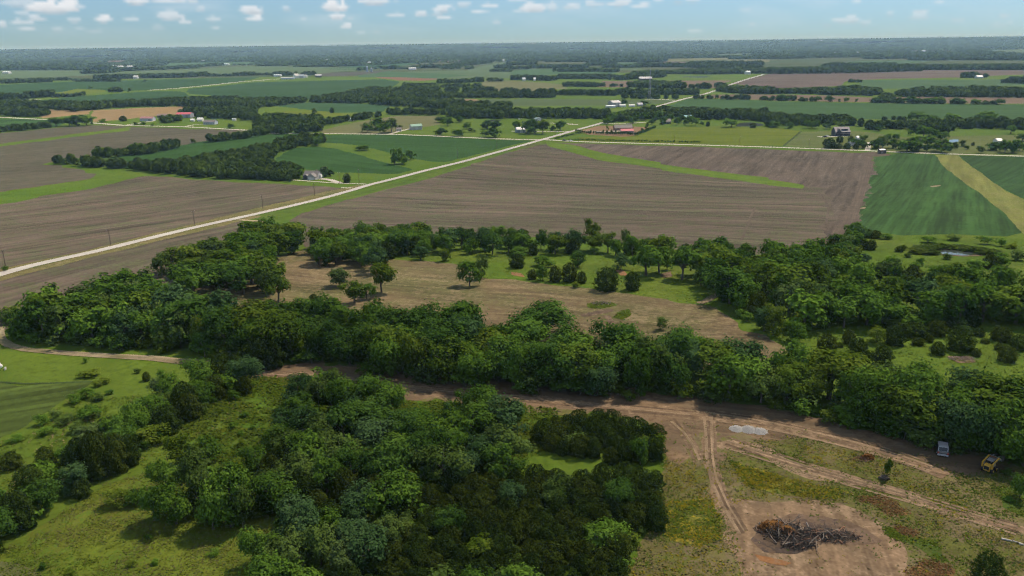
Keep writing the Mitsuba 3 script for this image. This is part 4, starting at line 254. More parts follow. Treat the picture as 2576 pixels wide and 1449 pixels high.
 ('cedar_clump','cedar'): "21.7,125.6,3.1,2.9;6.6,130.5,3.4,3.7;16.2,132.1,3.9,4.6;20.1,132.9,3.4,3.7;25.6,133.6,3.2,3.8;14.3,137.1,3.1,2.9;13.8,133.3,4.2,4;18.1,138.1,4,4.1;20.9,127.9,3,3;11.9,135.6,4.1,4.1;7.9,137.4,3.2,3.2;12.2,138.9,3.7,4.3;9.3,135.1,3.3,3.2;8.6,128.7,3.2,2.9;13.8,127.9,3.4,3.4;22.4,134.4,4.1,4.9;17.7,129.1,3.5,3.3;13.5,130.5,3,3.4;5.4,133.8,4.2,4.9;16.5,125.4,3,3;20.5,135.9,3.7,3.7;21.6,130.6,3,2.8;23.8,131.8,3.9,3.7;18.3,134.5,3.2,3;24,126.8,4,4.2;15.8,139.4,3.6,3.5;16,135.3,3.5,3.9;11.5,128.4,3.9,4.2;7.8,132.6,4,4.3;10.9,133.2,3.5,4.1;9.9,138.5,3,2.7;18.8,126,3.9,3.8",
 ('cedar_clump','bush'): "24.5,129.4,2.8,4.2;10.4,130.6,2.7,3.9",
 ('fore_lone','tall'): "0.8,138.5,6.4,2.8;-9.4,140,7.5,4.3;-38.3,148,7.6,5.3;-41.1,140.5,6.7,5.2;-28.4,140.2,4.2,1.5",
 ('fore_lone','round'): "-5.8,144.6,6,4;-29.6,152.5,5.5,4.6",
 ('fore_lone','cedar'): "-35.9,156.7,3.1,2.7;-54.2,172.2,6.9,6.5",
 ('fore_lone','bush'): "-28.2,146.9,1.7,1.6;-24.2,143.9,1.1,1.9",
 ('sapling','tall'): "60.9,119.1,3.7,1.5",
 ('right_lone','tall'): "78.7,112.7,4.4,3.1",
 ('right_lone','cedar'): "61.5,91.2,5.3,4.3",
 ('right_lone','bush'): "76.5,111.9,0.7,1.8;80.7,119.6,0.9,2.1;21.4,124.6,5.4,3.4",
 ('pale_top','tall'): "6.7,110.6,4.3,2.7",
 ('roadside','bush'): "-181.2,283,1.9,2.5",
 ('mid','oak'): "-637.7,1171.4,13.2,21.3;-146,1023.7,16.4,16.5;39.3,994.4,16.3,18.9;373.9,873.5,7,10.3;559.5,924.7,9.8,12.9;402.7,1006.9,9.7,17.7",
 ('mid','round'): "-623.2,1178.6,13.6,20.6;-609.1,1173,14.5,23.9;-599.1,1178.3,14.6,24;-365.4,1089.1,7.1,9.5;-93.8,1148,9.1,18.4;-82.2,1100.8,12.2,16.1;-69.3,1150.3,8.7,15.1;-55.1,1057.8,8.6,10.8;-82.6,989.1,8.4,15.2;-60.9,974.2,8.6,15.7;-28.6,965.5,7.7,11.3;-18,959.9,10.3,19.7;-28.5,1056.4,10.8,17;-18.4,1055.8,10.2,15.4;-175.7,1021.8,12.1,16.4;-168.1,1051.7,14.8,21.5;-154.2,1012.5,12.2,16.3;-151.2,846,5.8,14.9;-98.2,743.7,9,14.3;-93.9,773.1,9.7,9.7;-105.4,744.1,7.7,7.7;-206.6,886.3,11.6,14.3;-236.9,888.1,11.6,15.6;-172.7,669.1,9.6,10.9;-153.2,673.3,5.1,7;-148.9,675.8,5.5,6;-179.1,675.3,7.4,7;62.5,1032.8,12.3,13.6;21.5,995.4,16.3,18.9;30,1000.5,16.4,17.6;53,1027.6,6.4,7.5;280.3,1051.9,10.7,20;238.9,1072.9,11.9,14.1;228.4,1078.1,8.6,7.9;218.3,1085.9,10.4,9.5;247.7,1069.2,6.1,6.2;130,1108.6,9.4,12.9;163.6,1112,10.1,13;195.4,1425.9,10.4,11.4;228.8,1423,8,18.6;351.8,822.7,7.3,12.1;354.1,845.3,6.8,13.7;359.5,815,8.8,9.6;364.8,815.8,9.6,9.6;378.7,816.2,9.3,10.8;381.1,789.7,13.8,22.1;399,787.2,7.5,9.9;420.2,830.7,10.9,18.3;408.7,778.3,11.8,17.8;458.3,878.3,8.5,15.5;461.9,788.4,7.7,13.4;463.7,770.9,11.7,13.7;470.3,768.6,11.8,13.6;535.5,1092.9,12.3,28.7;622.4,1087,11,30.1;553.8,1093,7.8,17.5;586.4,1100.3,8.7,20.9;434.5,977.3,7.2,12.9;330.3,1037.9,8.2,16.7;344.1,1023.2,7.6,12;366.1,1019.5,10.4,13.4;372.9,1014.6,10.7,13.4;569.5,1489.4,10.4,19.4;554.5,1504.2,9.7,12;594.5,1478.7,8.3,10.7;525.7,1506.2,8.8,8.7;777.8,1391.8,8.6,16.2;806.1,1374.8,9.9,17;716,1424.1,10.1,28.9;728.5,1418.8,11,20.6;753.5,1405.3,9.8,28.5;689.4,1432.2,11.6,31.2;641.9,1456.4,9.2,27.4;496.5,1526.8,10.3,26.5;197.1,1128.8,8.8,10.8;201.7,1094.4,9.8,11.8;218.2,1133.4,9.5,12.2;230,1118.1,10.6,13.4;244.6,1130.2,8.8,10.8;186.3,1096.2,7.3,7.9;138.5,1135,11.4,14.9;151,1169.5,11.7,16.8;186.9,1158.4,11.6,15.2;175,1152.5,10.3,12.4;209.8,1170.6,11.7,14;382.6,807.5,7.8,8.8;384.8,791.5,6.3,7.7;394.6,794,7.2,8.6;409.8,791.8,7.2,8.6;422.3,790,5.4,6.7;401.3,878.4,7.9,9.5;414.1,885.7,7,8.5;463.9,784.3,7.1,8.5;484.1,781.6,9.7,10.4;532.5,857.5,8.7,12.4;443.2,798.7,4.1,4.8;453.9,908.5,12.3,16.4;454.9,888.5,12,15",
 ('mid','cedar'): "-575.1,1240.4,8,11.7;-286.7,1347.8,8.8,7.8;-127.8,636.8,7.2,6.2;304.1,1038.3,6.3,9.1;253.7,1064.6,6.4,5.4;154,1045.3,4,3.1;320.8,827.3,10.1,12.8;326.9,819.8,5.7,7.8;334.2,817.1,6.3,7.8;341.8,815.1,5.4,6;361.1,875.6,6.5,6.4;348.5,873,7,7.7;385.9,783.7,5,6.9;464.1,826.5,3.5,3.6;498.4,1106.7,5.7,8.1;512.8,1112.1,6,6.5;515.6,1100.8,6.5,8;521.7,1099.8,5.9,6.4",
 ('mid','bush'): "-594.9,1219.9,5.2,10.6;-524.3,1166.6,4.4,6.8;-512.9,1164.3,5.1,7.6;-493,1150.1,4,5;-354.4,924,5,6.1;-1126.8,2267.8,8.5,11.4;-1167.7,2709.4,7.1,13.6;-957.2,2123.2,9.1,10.7;-47.6,1015.7,5.8,7.4;-142,1069.1,4.3,7;-317.6,1360.4,6.9,9.9;161.5,1012.8,4.1,4.4;435.6,805.4,6.3,6.5;450.6,821.8,6.1,7.3;449.8,930,5.8,6.8;584.7,1485.2,5.6,5.4",
 ('mid','tall'): "-104.5,744.1,16.2,11;8.3,1054.3,10.7,10.8;121,1028.2,5.9,3;170,1035.3,8.2,5.3;371.1,821.4,13.1,13.3;608.1,1469.1,7.2,5.3",
 ('mid','olive'): "-157.8,690.6,6.8,8.2;441.4,770.9,6.8,8.5;385.7,1009.9,7.5,11.8",
 ('verge_row','shrubling'): "66.4,926.9,1.8,2.7;69.8,926.8,1.9,2;73,927,1.9,2.4;76.3,924.5,2.5,2.8;79.6,925.9,2.3,2.3;81.5,922.6,2.3,2.3;85.5,920.3,2.4,2.1;88.1,923,2.5,2.7;91.5,920,2.5,2.7;94.6,920.3,2,2.8;98.5,916.9,2.2,2.2;101.4,914.7,2.2,2.7;103.5,914.6,1.8,2.3;107.3,914,2.6,2;110.6,913.4,2.5,2.7;114.1,913.9,2.2,2.7;116.8,911.3,1.9,2.9;120.7,909.7,2.2,2.4;123.5,909.4,2.2,2.1;126,912,2.2,2.5;128.6,908.4,2.2,2.4;131.4,908.5,2.4,2.7;135.1,907.9,2,2.2;138.5,906.7,1.9,2.3;140.9,907.1,2.4,2.4;144.4,905.3,2.5,2.7;147.2,903,2.5,2.2;149.9,905.9,2.6,2.2;153,902.9,1.9,2.7;157.3,902,1.8,2.7;159.7,901.3,2,2.7;161.8,901.3,2.1,2.6;165.5,900.4,2.6,2.5;168.1,895,2.2,2;171.9,898.7,2.3,2.2;174,895.6,2.1,2;177.3,895.4,2.4,2.2;179,900,2,2.2;183.6,894.5,1.9,2.5;185.7,892.1,2.5,2.4;189.3,892.3,2.6,2.2;191.2,889.8,2.2,2.4;194.5,887.3,2.5,2.5;198.3,889.8,2.6,2.6;201.4,889.9,2.3,2.8;203.7,887.9,2.3,2.1",
 ('yard_row','shrubling'): "84.3,995.9,3.3,3;86.8,995.8,3.9,2.8;89.4,995.6,3.5,3;91.6,991,3.3,2.6;93.5,990.2,3.7,2.2;95.6,990.5,3.2,3.1;96.7,992.1,4.2,2.4;99.7,988.3,3.9,2.6;102.4,987.2,3.9,2.4;104.5,988.4,3,2.4;106.3,984,3.9,2.6;108.7,984.5,3.5,2.4;110.2,983.4,3.6,2.9;113.8,984.3,3.3,2.6;115.3,982.4,3,3.2;117.9,981.7,3.6,2.7;119.6,983,3,2.4;121.3,980.8,4,2.2;123.3,980,3.4,2.5;125.8,979,3.1,3.2;128.2,977,4.2,3.2;130.1,973.6,4.3,2.7;132.3,974,4.2,3.1;135,975.7,4,2.7;137.6,976.2,4.3,2.5;139,972,4.1,3.1;140.7,972.4,4,3;142.5,970.2,4,2.8;146.2,970.3,3.4,2.5;147.5,969.3,4.3,2.5",
 ('hedge_row','shrubling'): "51.8,939.4,1.7,2.9;53.5,944.1,2.1,2.8;55.6,943.8,1.9,3.1;57.9,950.9,2.2,3.1;60.8,955.5,2.2,2.5;62.6,962.4,2.3,2.5;65.5,963.7,1.9,3;66.5,970.1,2.4,2.6;68.7,972.1,1.7,2.8;71.6,977.1,1.9,3.1;74.3,981.8,1.6,3.1;75.8,987.6,1.6,2.2;78.8,990.5,2.3,2.7;81.7,995,2.3,3.1",
 ('yard_hedge','shrubling'): "147.4,973.6,3.2,3.8;149.8,974.1,3.1,3.4;150.6,979.9,2.8,3.3;152.2,982.2,3.4,3.3;153.6,984,3.3,4;153.6,989.2,2.6,3.8;156.2,991,3.6,3.5;158,996.2,2.9,3.6;159.2,997.4,3.3,3;160.6,997.9,3,3.5;161.8,1002.7,3.4,4;162.6,1003.8,2.7,3.3;164.1,1009.3,2.5,3.5;166.4,1010.9,3.3,3.7;167.8,1014.8,3.2,3.3;168.9,1020.4,3.6,3.8;170.7,1019.6,3.2,4;171,1025.7,3.4,3.8;173.7,1030.2,2.7,2.9;173.7,1030.6,3,2.8;175.6,1035.8,2.8,3.6;177.4,1041.4,2.9,3.4;178.4,1041.6,3.1,3.7;180.1,1044.4,3.3,3.8;182.1,1045.5,3.1,4;183.9,1054.3,3.2,4",
 ('yard_tree','round'): "111.5,993.8,4.6,2.6;116.3,993.4,4.6,2.6;121.5,992.9,4.6,2.6;126.6,992.5,4.5,2.6;80.6,1018.7,2.9,2.2;82.5,1018.6,2.9,2.2;84.5,1018.4,2.9,2.2;86.4,1018.3,2.9,2.2",
}
HEDGES = [
 ([(-712,1096),(-678,1104),(-657,1122),(-643,1163)],16,9),
 ([(-340,931),(-328,942),(-318,951),(-312,971),(-301,983)],12,9),
 ([(-147,1943),(-116,1956)],20,10),
 ([(-99,1937),(-29,1882)],22,11),
 ([(-22,1881),(6,1854)],22,10),
 ([(-198,2337),(-99,2405)],26,11),
 ([(-97,2429),(-74,2426)],26,13),
 ([(-63,2449),(-17,2454)],20,10),
 ([(-169,2101),(-71,2149)],18,9),
 ([(-193,1305),(-175,1294),(-130,1279)],20,10),
 ([(-125,1278),(-101,1274)],24,10),
 ([(-87,1230),(-51,1216),(3,1207)],30,11),
 ([(-223,1201),(-212,1225),(-195,1246)],14,9),
 ([(-249,1119),(-243,1160),(-225,1185)],16,9),
 ([(-1414,4742),(-1217,4628)],40,11),
 ([(-1119,4408),(-875,4351)],40,11),
 ([(-883,4392),(-803,4430),(-721,4570),(-624,4998),(-494,5297)],40,12),
 ([(-874,3142),(-793,3115)],40,14),
 ([(-767,3158),(-731,3197)],40,13),
 ([(-954,3190),(-899,3192)],30,10),
 ([(-544,3779),(-501,3790)],40,14),
 ([(-492,3786),(-447,3782)],40,9),
 ([(-418,3891),(-259,3899),(-232,4232),(-119,4698)],50,14),
 ([(-60,3734),(12,3702)],50,15),
 ([(-72,3281),(11,3250)],30,11),
 ([(-1701,2666),(-1636,2715),(-1517,2809)],40,14),
 ([(-1574,2941),(-1522,2927)],30,11),
 ([(-1470,2839),(-1270,2766)],25,9),
 ([(-1494,3069),(-1402,3041),(-1302,3059),(-1176,3059),(-1183,3247)],60,14),
 ([(-1129,3138),(-1020,3110)],25,10),
 ([(-1027,3153),(-951,3178)],30,14),
 ([(-1830,3635),(-1767,3746),(-1813,3893)],40,14),
 ([(-1844,3960),(-1740,4215),(-1716,4549),(-1698,4965)],50,12),
 ([(-2933,4621),(-2446,4424),(-2141,4381),(-2036,4354)],90,15),
 ([(-996,2096),(-969,2108)],25,11),
 ([(-1078,1869),(-1055,1881),(-1060,1939)],25,14),
 ([(-1141,1811),(-1036,1789)],40,14),
 ([(-1025,1891),(-996,1887),(-988,1960)],14,8),
 ([(5,1671),(88,1641)],26,10),
 ([(98,1743),(215,1704)],36,11),
 ([(223,1741),(387,1725)],40,12),
 ([(5,1753),(91,1733)],24,13),
 ([(215,1603),(238,1601)],18,10),
 ([(242,1592),(282,1583)],18,10),
 ([(294,1583),(316,1582)],18,9),
 ([(141,2142),(219,2098)],30,11),
 ([(224,2118),(246,2111)],14,9),
 ([(252,2103),(268,2092)],14,8),
 ([(276,2084),(280,2082)],10,9),
 ([(417,1953),(428,1950)],20,9),
 ([(438,1947),(458,1921)],24,12),
 ([(477,1936),(496,1939)],20,12),
 ([(11,2557),(130,2468)],50,13),
 ([(139,2583),(297,2505)],40,10),
 ([(158,2641),(329,2625)],50,10),
 ([(307,2442),(385,2505),(465,2588)],50,13),
 ([(175,3184),(340,3116)],60,13),
 ([(341,3061),(389,3043)],60,12),
 ([(399,3591),(553,3551)],50,12),
 ([(556,3655),(760,3546),(891,3125)],120,15),
 ([(813,3792),(1101,3683)],90,15),
 ([(98,3665),(326,3623)],90,13),
 ([(355,3947),(497,3966)],90,14),
 ([(232,4844),(465,4682)],80,13),
 ([(483,4697),(808,4483)],120,15),
 ([(348,5617),(959,5365)],150,15),
 ([(1056,5908),(1386,5339)],120,13),
 ([(1288,4939),(1468,4816)],100,14),
 ([(14,4244),(115,4292)],150,14),
 ([(12,3520),(87,3556)],60,12),
 ([(244,6747),(453,6576)],120,14),
 ([(487,7074),(761,6325)],120,14),
 ([(351,1578),(377,1578),(390,1577)],12,8),
 ([(394,1557),(411,1557)],14,9),
 ([(418,1557),(455,1556)],16,9),
 ([(459,1550),(476,1541)],12,8),
 ([(472,1530),(483,1530)],12,8),
 ([(488,1530),(519,1523)],16,9),
 ([(522,1506),(547,1499)],12,8),
 ([(632,1458),(666,1452)],18,8),
 ([(665,1439),(701,1427)],16,9),
 ([(706,1424),(734,1412)],16,8),
 ([(743,1408),(761,1398)],14,7),
 ([(769,1391),(804,1380)],10,6),
 ([(854,2789),(1034,2744),(1311,2843)],200,15),
 ([(1365,3097),(1373,2919),(1566,2895),(1768,2835)],130,16),
 ([(1272,3383),(1461,3228)],150,13),
 ([(1957,4120),(2167,4106),(2442,3928)],120,13),
 ([(1915,4538),(2434,4616),(2716,4731)],150,13),
 ([(1476,4841),(1878,5039)],150,14),
 ([(1887,5032),(2161,5183)],200,14),
 ([(1228,2283),(1259,2292)],30,14),
 ([(1274,2299),(1297,2291)],30,9),
 ([(850,2098),(874,2104)],30,7),
 ([(1176,1967),(1251,1998)],60,14),
 ([(3503,6510),(3294,5938)],150,14),
 ([(1923,6317),(2523,6957),(3367,7579)],300,14),
 ([(2670,5702),(3194,5869)],200,12),
]
WOODS = [
 ([(-440.5,780.1),(-404.0,770.5),(-350.9,745.3),(-313.9,732.5),(-293.9,762.1),(-265.8,805.2),(-257.1,855.9),(-244,937),(-225,951),(-206,919),(-199.3,886.0),(-211.3,890.1),(-226.1,863.7),(-231.8,823.2),(-224.0,780.2),(-231.6,742.6),(-212.3,724.6),(-186.2,704.7),(-175.5,681.8),(-173.9,649.5),(-223.1,670.0),(-235.0,666.5),(-292.0,695.5),(-336.6,727.7),(-393.5,749.7)],9,6.5),
 ([(-415.0,820.2),(-401.1,824.2),(-375.3,857.5),(-361.2,895.8),(-352.9,877.7),(-363.1,828.5),(-389.2,811.3),(-405.7,805.0)],9.5,6),
 ([(-205.1,724.1),(-188.5,720.7),(-178.3,693.2),(-175.3,659.0),(-190.4,669.4)],8,6),
 ([(-220.9,663.0),(-207.6,661.8),(-174.3,644.9),(-176.9,661.4),(-212.5,678.0),(-240.4,682.5)],7,5),
 ([(-895,1471),(-847,1463),(-781,1395),(-760,1383),(-754,1335),(-807,1354),(-894,1385),(-971,1507)],10,8.5),
 ([(-925,1590),(-857,1597),(-763,1559),(-697,1621),(-624,1684),(-543,1682),(-497,1644),(-442,1457),(-493,1468),(-540,1478),(-609,1543),(-683,1544),(-731,1473),(-740,1425),(-771,1453),(-822,1497),(-876,1510)],11,8.5),
 ([(-1063,1654),(-946,1621),(-847,1463),(-882,1448),(-955,1483)],11,8.5),
 ([(-539,1356),(-518,1415),(-429,1414),(-362,1189),(-392,1228),(-439,1258),(-473,1269),(-504,1312)],11,8.5),
 ([(-517,1225),(-518,1268),(-486,1236),(-472,1200),(-493,1188)],8,8.5),
 ([(-362,1189),(-352,1239),(-310,1197),(-284,1219),(-252,1124),(-237,1032),(-263,1011),(-304,992)],11,8.5),
 ([(-497,1644),(-398,1637),(-359,1784),(-326,1973),(-247,1955),(-267,2153),(-179,2101),(-146,1790),(-202,1705),(-193,1642),(-138,1542),(-79,1475),(4,1405),(3,1231),(-44,1220),(-83,1263),(-108,1390),(-143,1409),(-212,1486),(-278,1562),(-316,1583),(-393,1617),(-427,1532),(-443,1462)],11,10),
 ([(-220,1766),(-116,1776),(5,1753),(5,1641),(-89,1667),(-199,1698)],10,10),
 ([(3,1265),(79,1272),(145,1235),(138,1178),(3,1199)],11,8),
 ([(-90,1269),(3,1265),(3,1207),(-37,1211)],11,9),
 ([(219,1293),(244,1296),(288,1256),(327,1234),(381,1228),(344,1109),(317,1143),(275,1144),(241,1175),(213,1170),(199,1172),(167,1146),(138,1128),(128,1122),(144,1178)],10,8.5),
 ([(302,2141),(376,2160),(425,2088),(416,1971),(344,1976),(292,2052)],11,10),
 ([(337,2658),(477,2841),(649,2723),(836,2731),(908,2968),(686,3032),(461,2846)],12,14),
 ([(553,1798),(604,1772),(680,1783),(758,1830),(764,1729),(721,1630),(642,1671),(588,1724),(529,1719)],10,9.5),
 ([(754,1639),(839,1728),(962,1747),(1021,1666),(1036,1649),(943,1498),(929,1512),(802,1572),(740,1605)],10,9.5),
 ([(731,1637),(755,1645),(674,1467),(661,1469),(634,1458),(668,1522)],6,9),
 ([(479,1924),(568,1847),(527,1712),(476,1731),(450,1815)],10,9.5),
 ([(369,1190),(379,1141),(422,1119),(447,1100),(442,1038),(434,1026),(417,1056),(371,1050),(349,1054),(340,1045),(325,1045)],10,8),
 ([(427,1002),(441,982),(476,994),(462,939),(503,942),(526,985),(552,981),(592,969),(610,960),(642,1012),(605,1031),(552,1026),(501,1021),(460,1019)],10,8),
]
BUILDINGS = [
 ('house',np.float64(-160.9),np.float64(664.7),12.0,9,3,-12,'siding','shingle','grey-roofed house with a front gable beside the camper and looped drive','house',3.2),
 ('house',np.float64(140.4),np.float64(1032.3),22.3,10,3,4,'brick','darkroof','dark hip-roofed house behind the red-roofed shed in the bare yard','house',3.5),
 ('shed',np.float64(140.3),np.float64(995.6),14.9,8,3,2,'greywall','redroof','long pinkish red-roofed shed in the bare yard by the crossroads','shed',2),
 ('barn',np.float64(12.7),np.float64(1012.7),10.9,9,4,15,'bluewall','whiteroof','bright white-roofed barn half hidden by the big trees left of the crossroads','barn',2.5),
 ('quonset_hut',np.float64(39.6),np.float64(1158.3),14.5,12,4,8,'greywall','greenroof','low arched green-grey shed behind the big trees left of the crossroads','shed',3),
 ('shed',np.float64(-119.4),np.float64(1055.1),13.9,10,4.5,20,'palewall','greenroof','pale metal shed with a green roof in the lawn left of the road','shed',2.2),
 ('garage',np.float64(-138.6),np.float64(1037.7),6.2,7,2.6,5,'whitewall','shingle','small white garage under the tree clump beside the gravel drive','garage',1.5),
 ('barn',np.float64(174.6),np.float64(1395.0),15.7,16,7,25,'greywall','palegrey','large pale grey gabled barn by the road bend beyond the dark tree belt','barn',3),
 ('shed',np.float64(165.6),np.float64(1375.0),14.7,10,3,5,'whitewall','whiteroof','low white shed in front of the large grey barn','shed',1),
 ('shed',np.float64(186.9),np.float64(1387.4),9.9,8,3,5,'whitewall','whiteroof','small white shed right of the large grey barn','shed',1),
 ('shed',np.float64(202.9),np.float64(1390.1),9.1,8,2.6,0,'whitewall','whiteroof','low white shed left of the small grey-blue house by the road bend','shed',1),
 ('house',np.float64(217.9),np.float64(1401.7),8.3,9,3,10,'greywall','bluegrey','small grey-blue roofed house by the road bend','house',2.5),
 ('cattle_barn',np.float64(385.0),np.float64(2391.5),35.2,24,5,0,'darkwall','palegrey','long open-sided barn with a pale roof beside the brown field','barn',5),
 ('house',np.float64(42.7),np.float64(2471.4),8.7,12,5,0,'whitewall','whiteroof','white house in the trees beyond the long tree belts','house',4),
 ('shed',np.float64(73.9),np.float64(2464.7),6.4,12,5,0,'whitewall','whiteroof','white shed in the trees beyond the long tree belts','shed',4),
 ('farmhouse',np.float64(374.7),np.float64(937.9),16.9,11,4.5,4,'navy','slate','dark blue two-storey farmhouse with a porch in the open pasture','farmhouse',5),
 ('house',np.float64(207.3),np.float64(1107.1),11.9,10,3,0,'darkwall','darkroof','dark house shaded by trees beside the curved drive','house',3),
 ('house',np.float64(246.5),np.float64(1159.0),12.5,10,3,0,'darkwall','tealroof','house with a teal roof at the edge of the wood by the pond','house',3),
 ('shed',np.float64(-538.2),np.float64(1240.5),19.2,10,4,-4,'bluewhite','roseroof','pale blue open-fronted shed with rose roof below the wheat field','shed',2),
 ('shed',np.float64(-540.3),np.float64(1304.3),17.1,10,3,0,'brownwall','brownroof','low brown-roofed shed behind the farm trees below the wheat field','shed',2),
 ('barn',np.float64(-502.5),np.float64(1292.7),22.3,14,5.5,-3,'greyblue','redroof','large barn with red roof right of the wheat field','barn',2.5),
 ('house',np.float64(-418.0),np.float64(1163.4),16.7,10,3.4,-8,'bluewhite','shingle','white ranch house with grey roof on the farm lane','house',2.5),
 ('shed',np.float64(-453.3),np.float64(1221.8),7.3,8,2.5,0,'whitewall','whiteroof','white tent-like shed behind the white ranch house','shed',2.5),
 ('shed',np.float64(-464.2),np.float64(1220.4),3.6,6,2,0,'whitewall','whiteroof','tiny white shed left of the white ranch house','shed',1.5),
 ('shed',np.float64(-403.8),np.float64(1221.6),5.0,5,2.6,0,'whitewall','whiteroof','white box trailer parked right of the white ranch house','trailer',0.5),
 ('shed',np.float64(378.1),np.float64(896.6),2.6,6,2.4,0,'whitewall','whiteroof','little white shed behind the cedars by the crossroads lane','shed',1.2),
 ('shed',np.float64(350.7),np.float64(845.8),3.5,7,2.4,0,'whitewall','palegrey','pale roofed house hidden among the cedars by the gravel road','house',1.5),
 ('shed',np.float64(499.2),np.float64(844.5),4.6,9,2.6,0,'whitewall','palegrey','pale roofed house behind trees at the far right of the gravel road','house',2),
 ('shed',np.float64(-226.0),np.float64(1188.5),7.1,8,3,0,'whitewall','whiteroof','white building at the end of the woodland left of the green-roofed shed','shed',1.5),
 ('shed',np.float64(1249.6),np.float64(2244.5),15.9,14,4,0,'bluewhite','bluegrey','pale farmhouse in the far ploughed field at the right','farmhouse',4),
 ('shed',np.float64(-833.3),np.float64(3047.1),25.1,20,5,0,'whitewall','whiteroof','bright white shed left of the far farmstead','shed',2),
 ('shed',np.float64(-722.0),np.float64(2755.2),42.1,14,5,6,'bluewhite','palegrey','long low grey shed in front of the far farmstead','shed',2),
 ('barn',np.float64(-714.5),np.float64(2835.5),14.0,18,9,40,'whitewall','palegrey','tall white gambrel barn of the far farmstead','barn',6),
 ('barn',np.float64(-701.4),np.float64(2850.3),20.1,18,8,0,'greyblue','greyblue','big grey-blue barn beside the tall white barn','barn',4),
 ('shed',np.float64(-699.2),np.float64(2901.8),11.9,14,6,0,'whitewall','palegrey','white shed right of the grey-blue barn','shed',3),
 ('barn',np.float64(-657.1),np.float64(2911.7),21.2,18,6,12,'darkwall','palegrey','silver-roofed barn at the right end of the far farmstead','barn',5),
 ('shed',np.float64(-2261.7),np.float64(4871.4),20.5,25,7,0,'whitewall','whiteroof','FAR','farm building',3),
 ('shed',np.float64(-2173.6),np.float64(4752.7),24.5,25,7,0,'whitewall','whiteroof','FAR','farm building',3),
 ('shed',np.float64(-2107.8),np.float64(4723.4),26.5,25,7,0,'whitewall','whiteroof','FAR','farm building',3),
 ('shed',np.float64(-2310.2),np.float64(6436.4),52.6,25,7,0,'whitewall','whiteroof','FAR','farm building',3),
 ('shed',np.float64(-1688.5),np.float64(5050.5),47.3,25,7,0,'whitewall','whiteroof','FAR','farm building',3),
 ('shed',np.float64(-2285.2),np.float64(3858.1),27.1,25,7,0,'whitewall','whiteroof','FAR','farm building',3),
 ('shed',np.float64(-1364.4),np.float64(3045.3),14.3,25,7,0,'whitewall','whiteroof','FAR','farm building',3),
 ('shed',np.float64(-1332.9),np.float64(3026.3),14.2,25,7,0,'whitewall','whiteroof','FAR','farm building',3),
 ('shed',np.float64(-1015.5),np.float64(3210.7),22.6,25,7,0,'whitewall','whiteroof','FAR','farm building',3),
 ('shed',np.float64(-413.8),np.float64(3627.4),29.8,25,7,0,'whitewall','whiteroof','FAR','farm building',3),
 ('shed',np.float64(-1293.6),np.float64(6027.6),12.7,25,7,0,'whitewall','whiteroof','FAR','farm building',3),
 ('shed',np.float64(-815.4),np.float64(4954.0),15.1,25,7,0,'whitewall','whiteroof','FAR','farm building',3),
 ('shed',np.float64(-787.4),np.float64(5191.3),18.2,25,7,0,'whitewall','whiteroof','FAR','farm building',3),
 ('shed',np.float64(-33.9),np.float64(5109.1),10.8,25,7,0,'whitewall','whiteroof','FAR','farm building',3),
 ('shed',np.float64(-624.0),np.float64(15745.2),165.1,25,7,0,'whitewall','whiteroof','FAR','farm building',3),
 ('shed',np.float64(412.7),np.float64(14414.0),167.9,25,7,0,'whitewall','whiteroof','FAR','farm building',3),
 ('shed',np.float64(1366.3),np.float64(23191.1),81.0,25,7,0,'whitewall','whiteroof','FAR','farm building',3),
 ('shed',np.float64(-777.8),np.float64(8188.5),28.7,25,7,0,'whitewall','whiteroof','FAR','farm building',3),
 ('shed',np.float64(1928.3),np.float64(5143.2),24.1,25,7,0,'whitewall','whiteroof','FAR','farm building',3),
 ('shed',np.float64(2413.5),np.float64(6286.7),19.1,25,7,0,'whitewall','whiteroof','FAR','farm building',3),
 ('shed',np.float64(2567.9),np.float64(6305.2),10.3,25,7,0,'whitewall','whiteroof','FAR','farm building',3),
 ('shed',np.float64(2582.3),np.float64(6290.0),10.3,25,7,0,'whitewall','whiteroof','FAR','farm building',3),
 ('shed',np.float64(2138.2),np.float64(4250.9),29.9,25,7,0,'whitewall','whiteroof','FAR','farm building',3),
 ('shed',np.float64(9219.2),np.float64(18795.5),78.8,25,7,0,'whitewall','whiteroof','FAR','farm building',3),
 ('shed',np.float64(3118.8),np.float64(6690.6),15.6,25,7,0,'whitewall','whiteroof','FAR','farm building',3),
 ('shed',np.float64(3250.0),np.float64(6679.0),31.2,25,7,0,'whitewall','whiteroof','FAR','farm building',3),
 ('shed',np.float64(992.8),np.float64(3005.8),4.9,25,7,0,'whitewall','whiteroof','FAR','farm building',3),
 ('shed',np.float64(1148.7),np.float64(2991.5),9.1,25,7,0,'whitewall','whiteroof','FAR','farm building',3),
 ('shed',np.float64(764.0),np.float64(2709.9),13.4,25,7,0,'whitewall','whiteroof','FAR','farm building',3),
 ('shed',np.float64(693.0),np.float64(4752.0),11.1,25,7,0,'whitewall','whiteroof','FAR','farm building',3),
 ('shed',np.float64(1036.0),np.float64(8772.3),12.3,25,7,0,'whitewall','whiteroof','FAR','farm building',3),
 ('shed',np.float64(1162.1),np.float64(8812.6),12.3,25,7,0,'whitewall','whiteroof','FAR','farm building',3),
 ('shed',np.float64(-6154.0),np.float64(22445.6),57.5,25,7,0,'whitewall','whiteroof','FAR','farm building',3),
 ('shed',np.float64(2151.7),np.float64(30499.6),63.9,25,7,0,'whitewall','whiteroof','FAR','farm building',3),
 ('shed',np.float64(3726.2),np.float64(27810.8),77.7,25,7,0,'whitewall','whiteroof','FAR','farm building',3),
 ('shed',np.float64(4755.1),np.float64(13008.0),36.4,25,7,0,'whitewall','whiteroof','FAR','farm building',3),
]
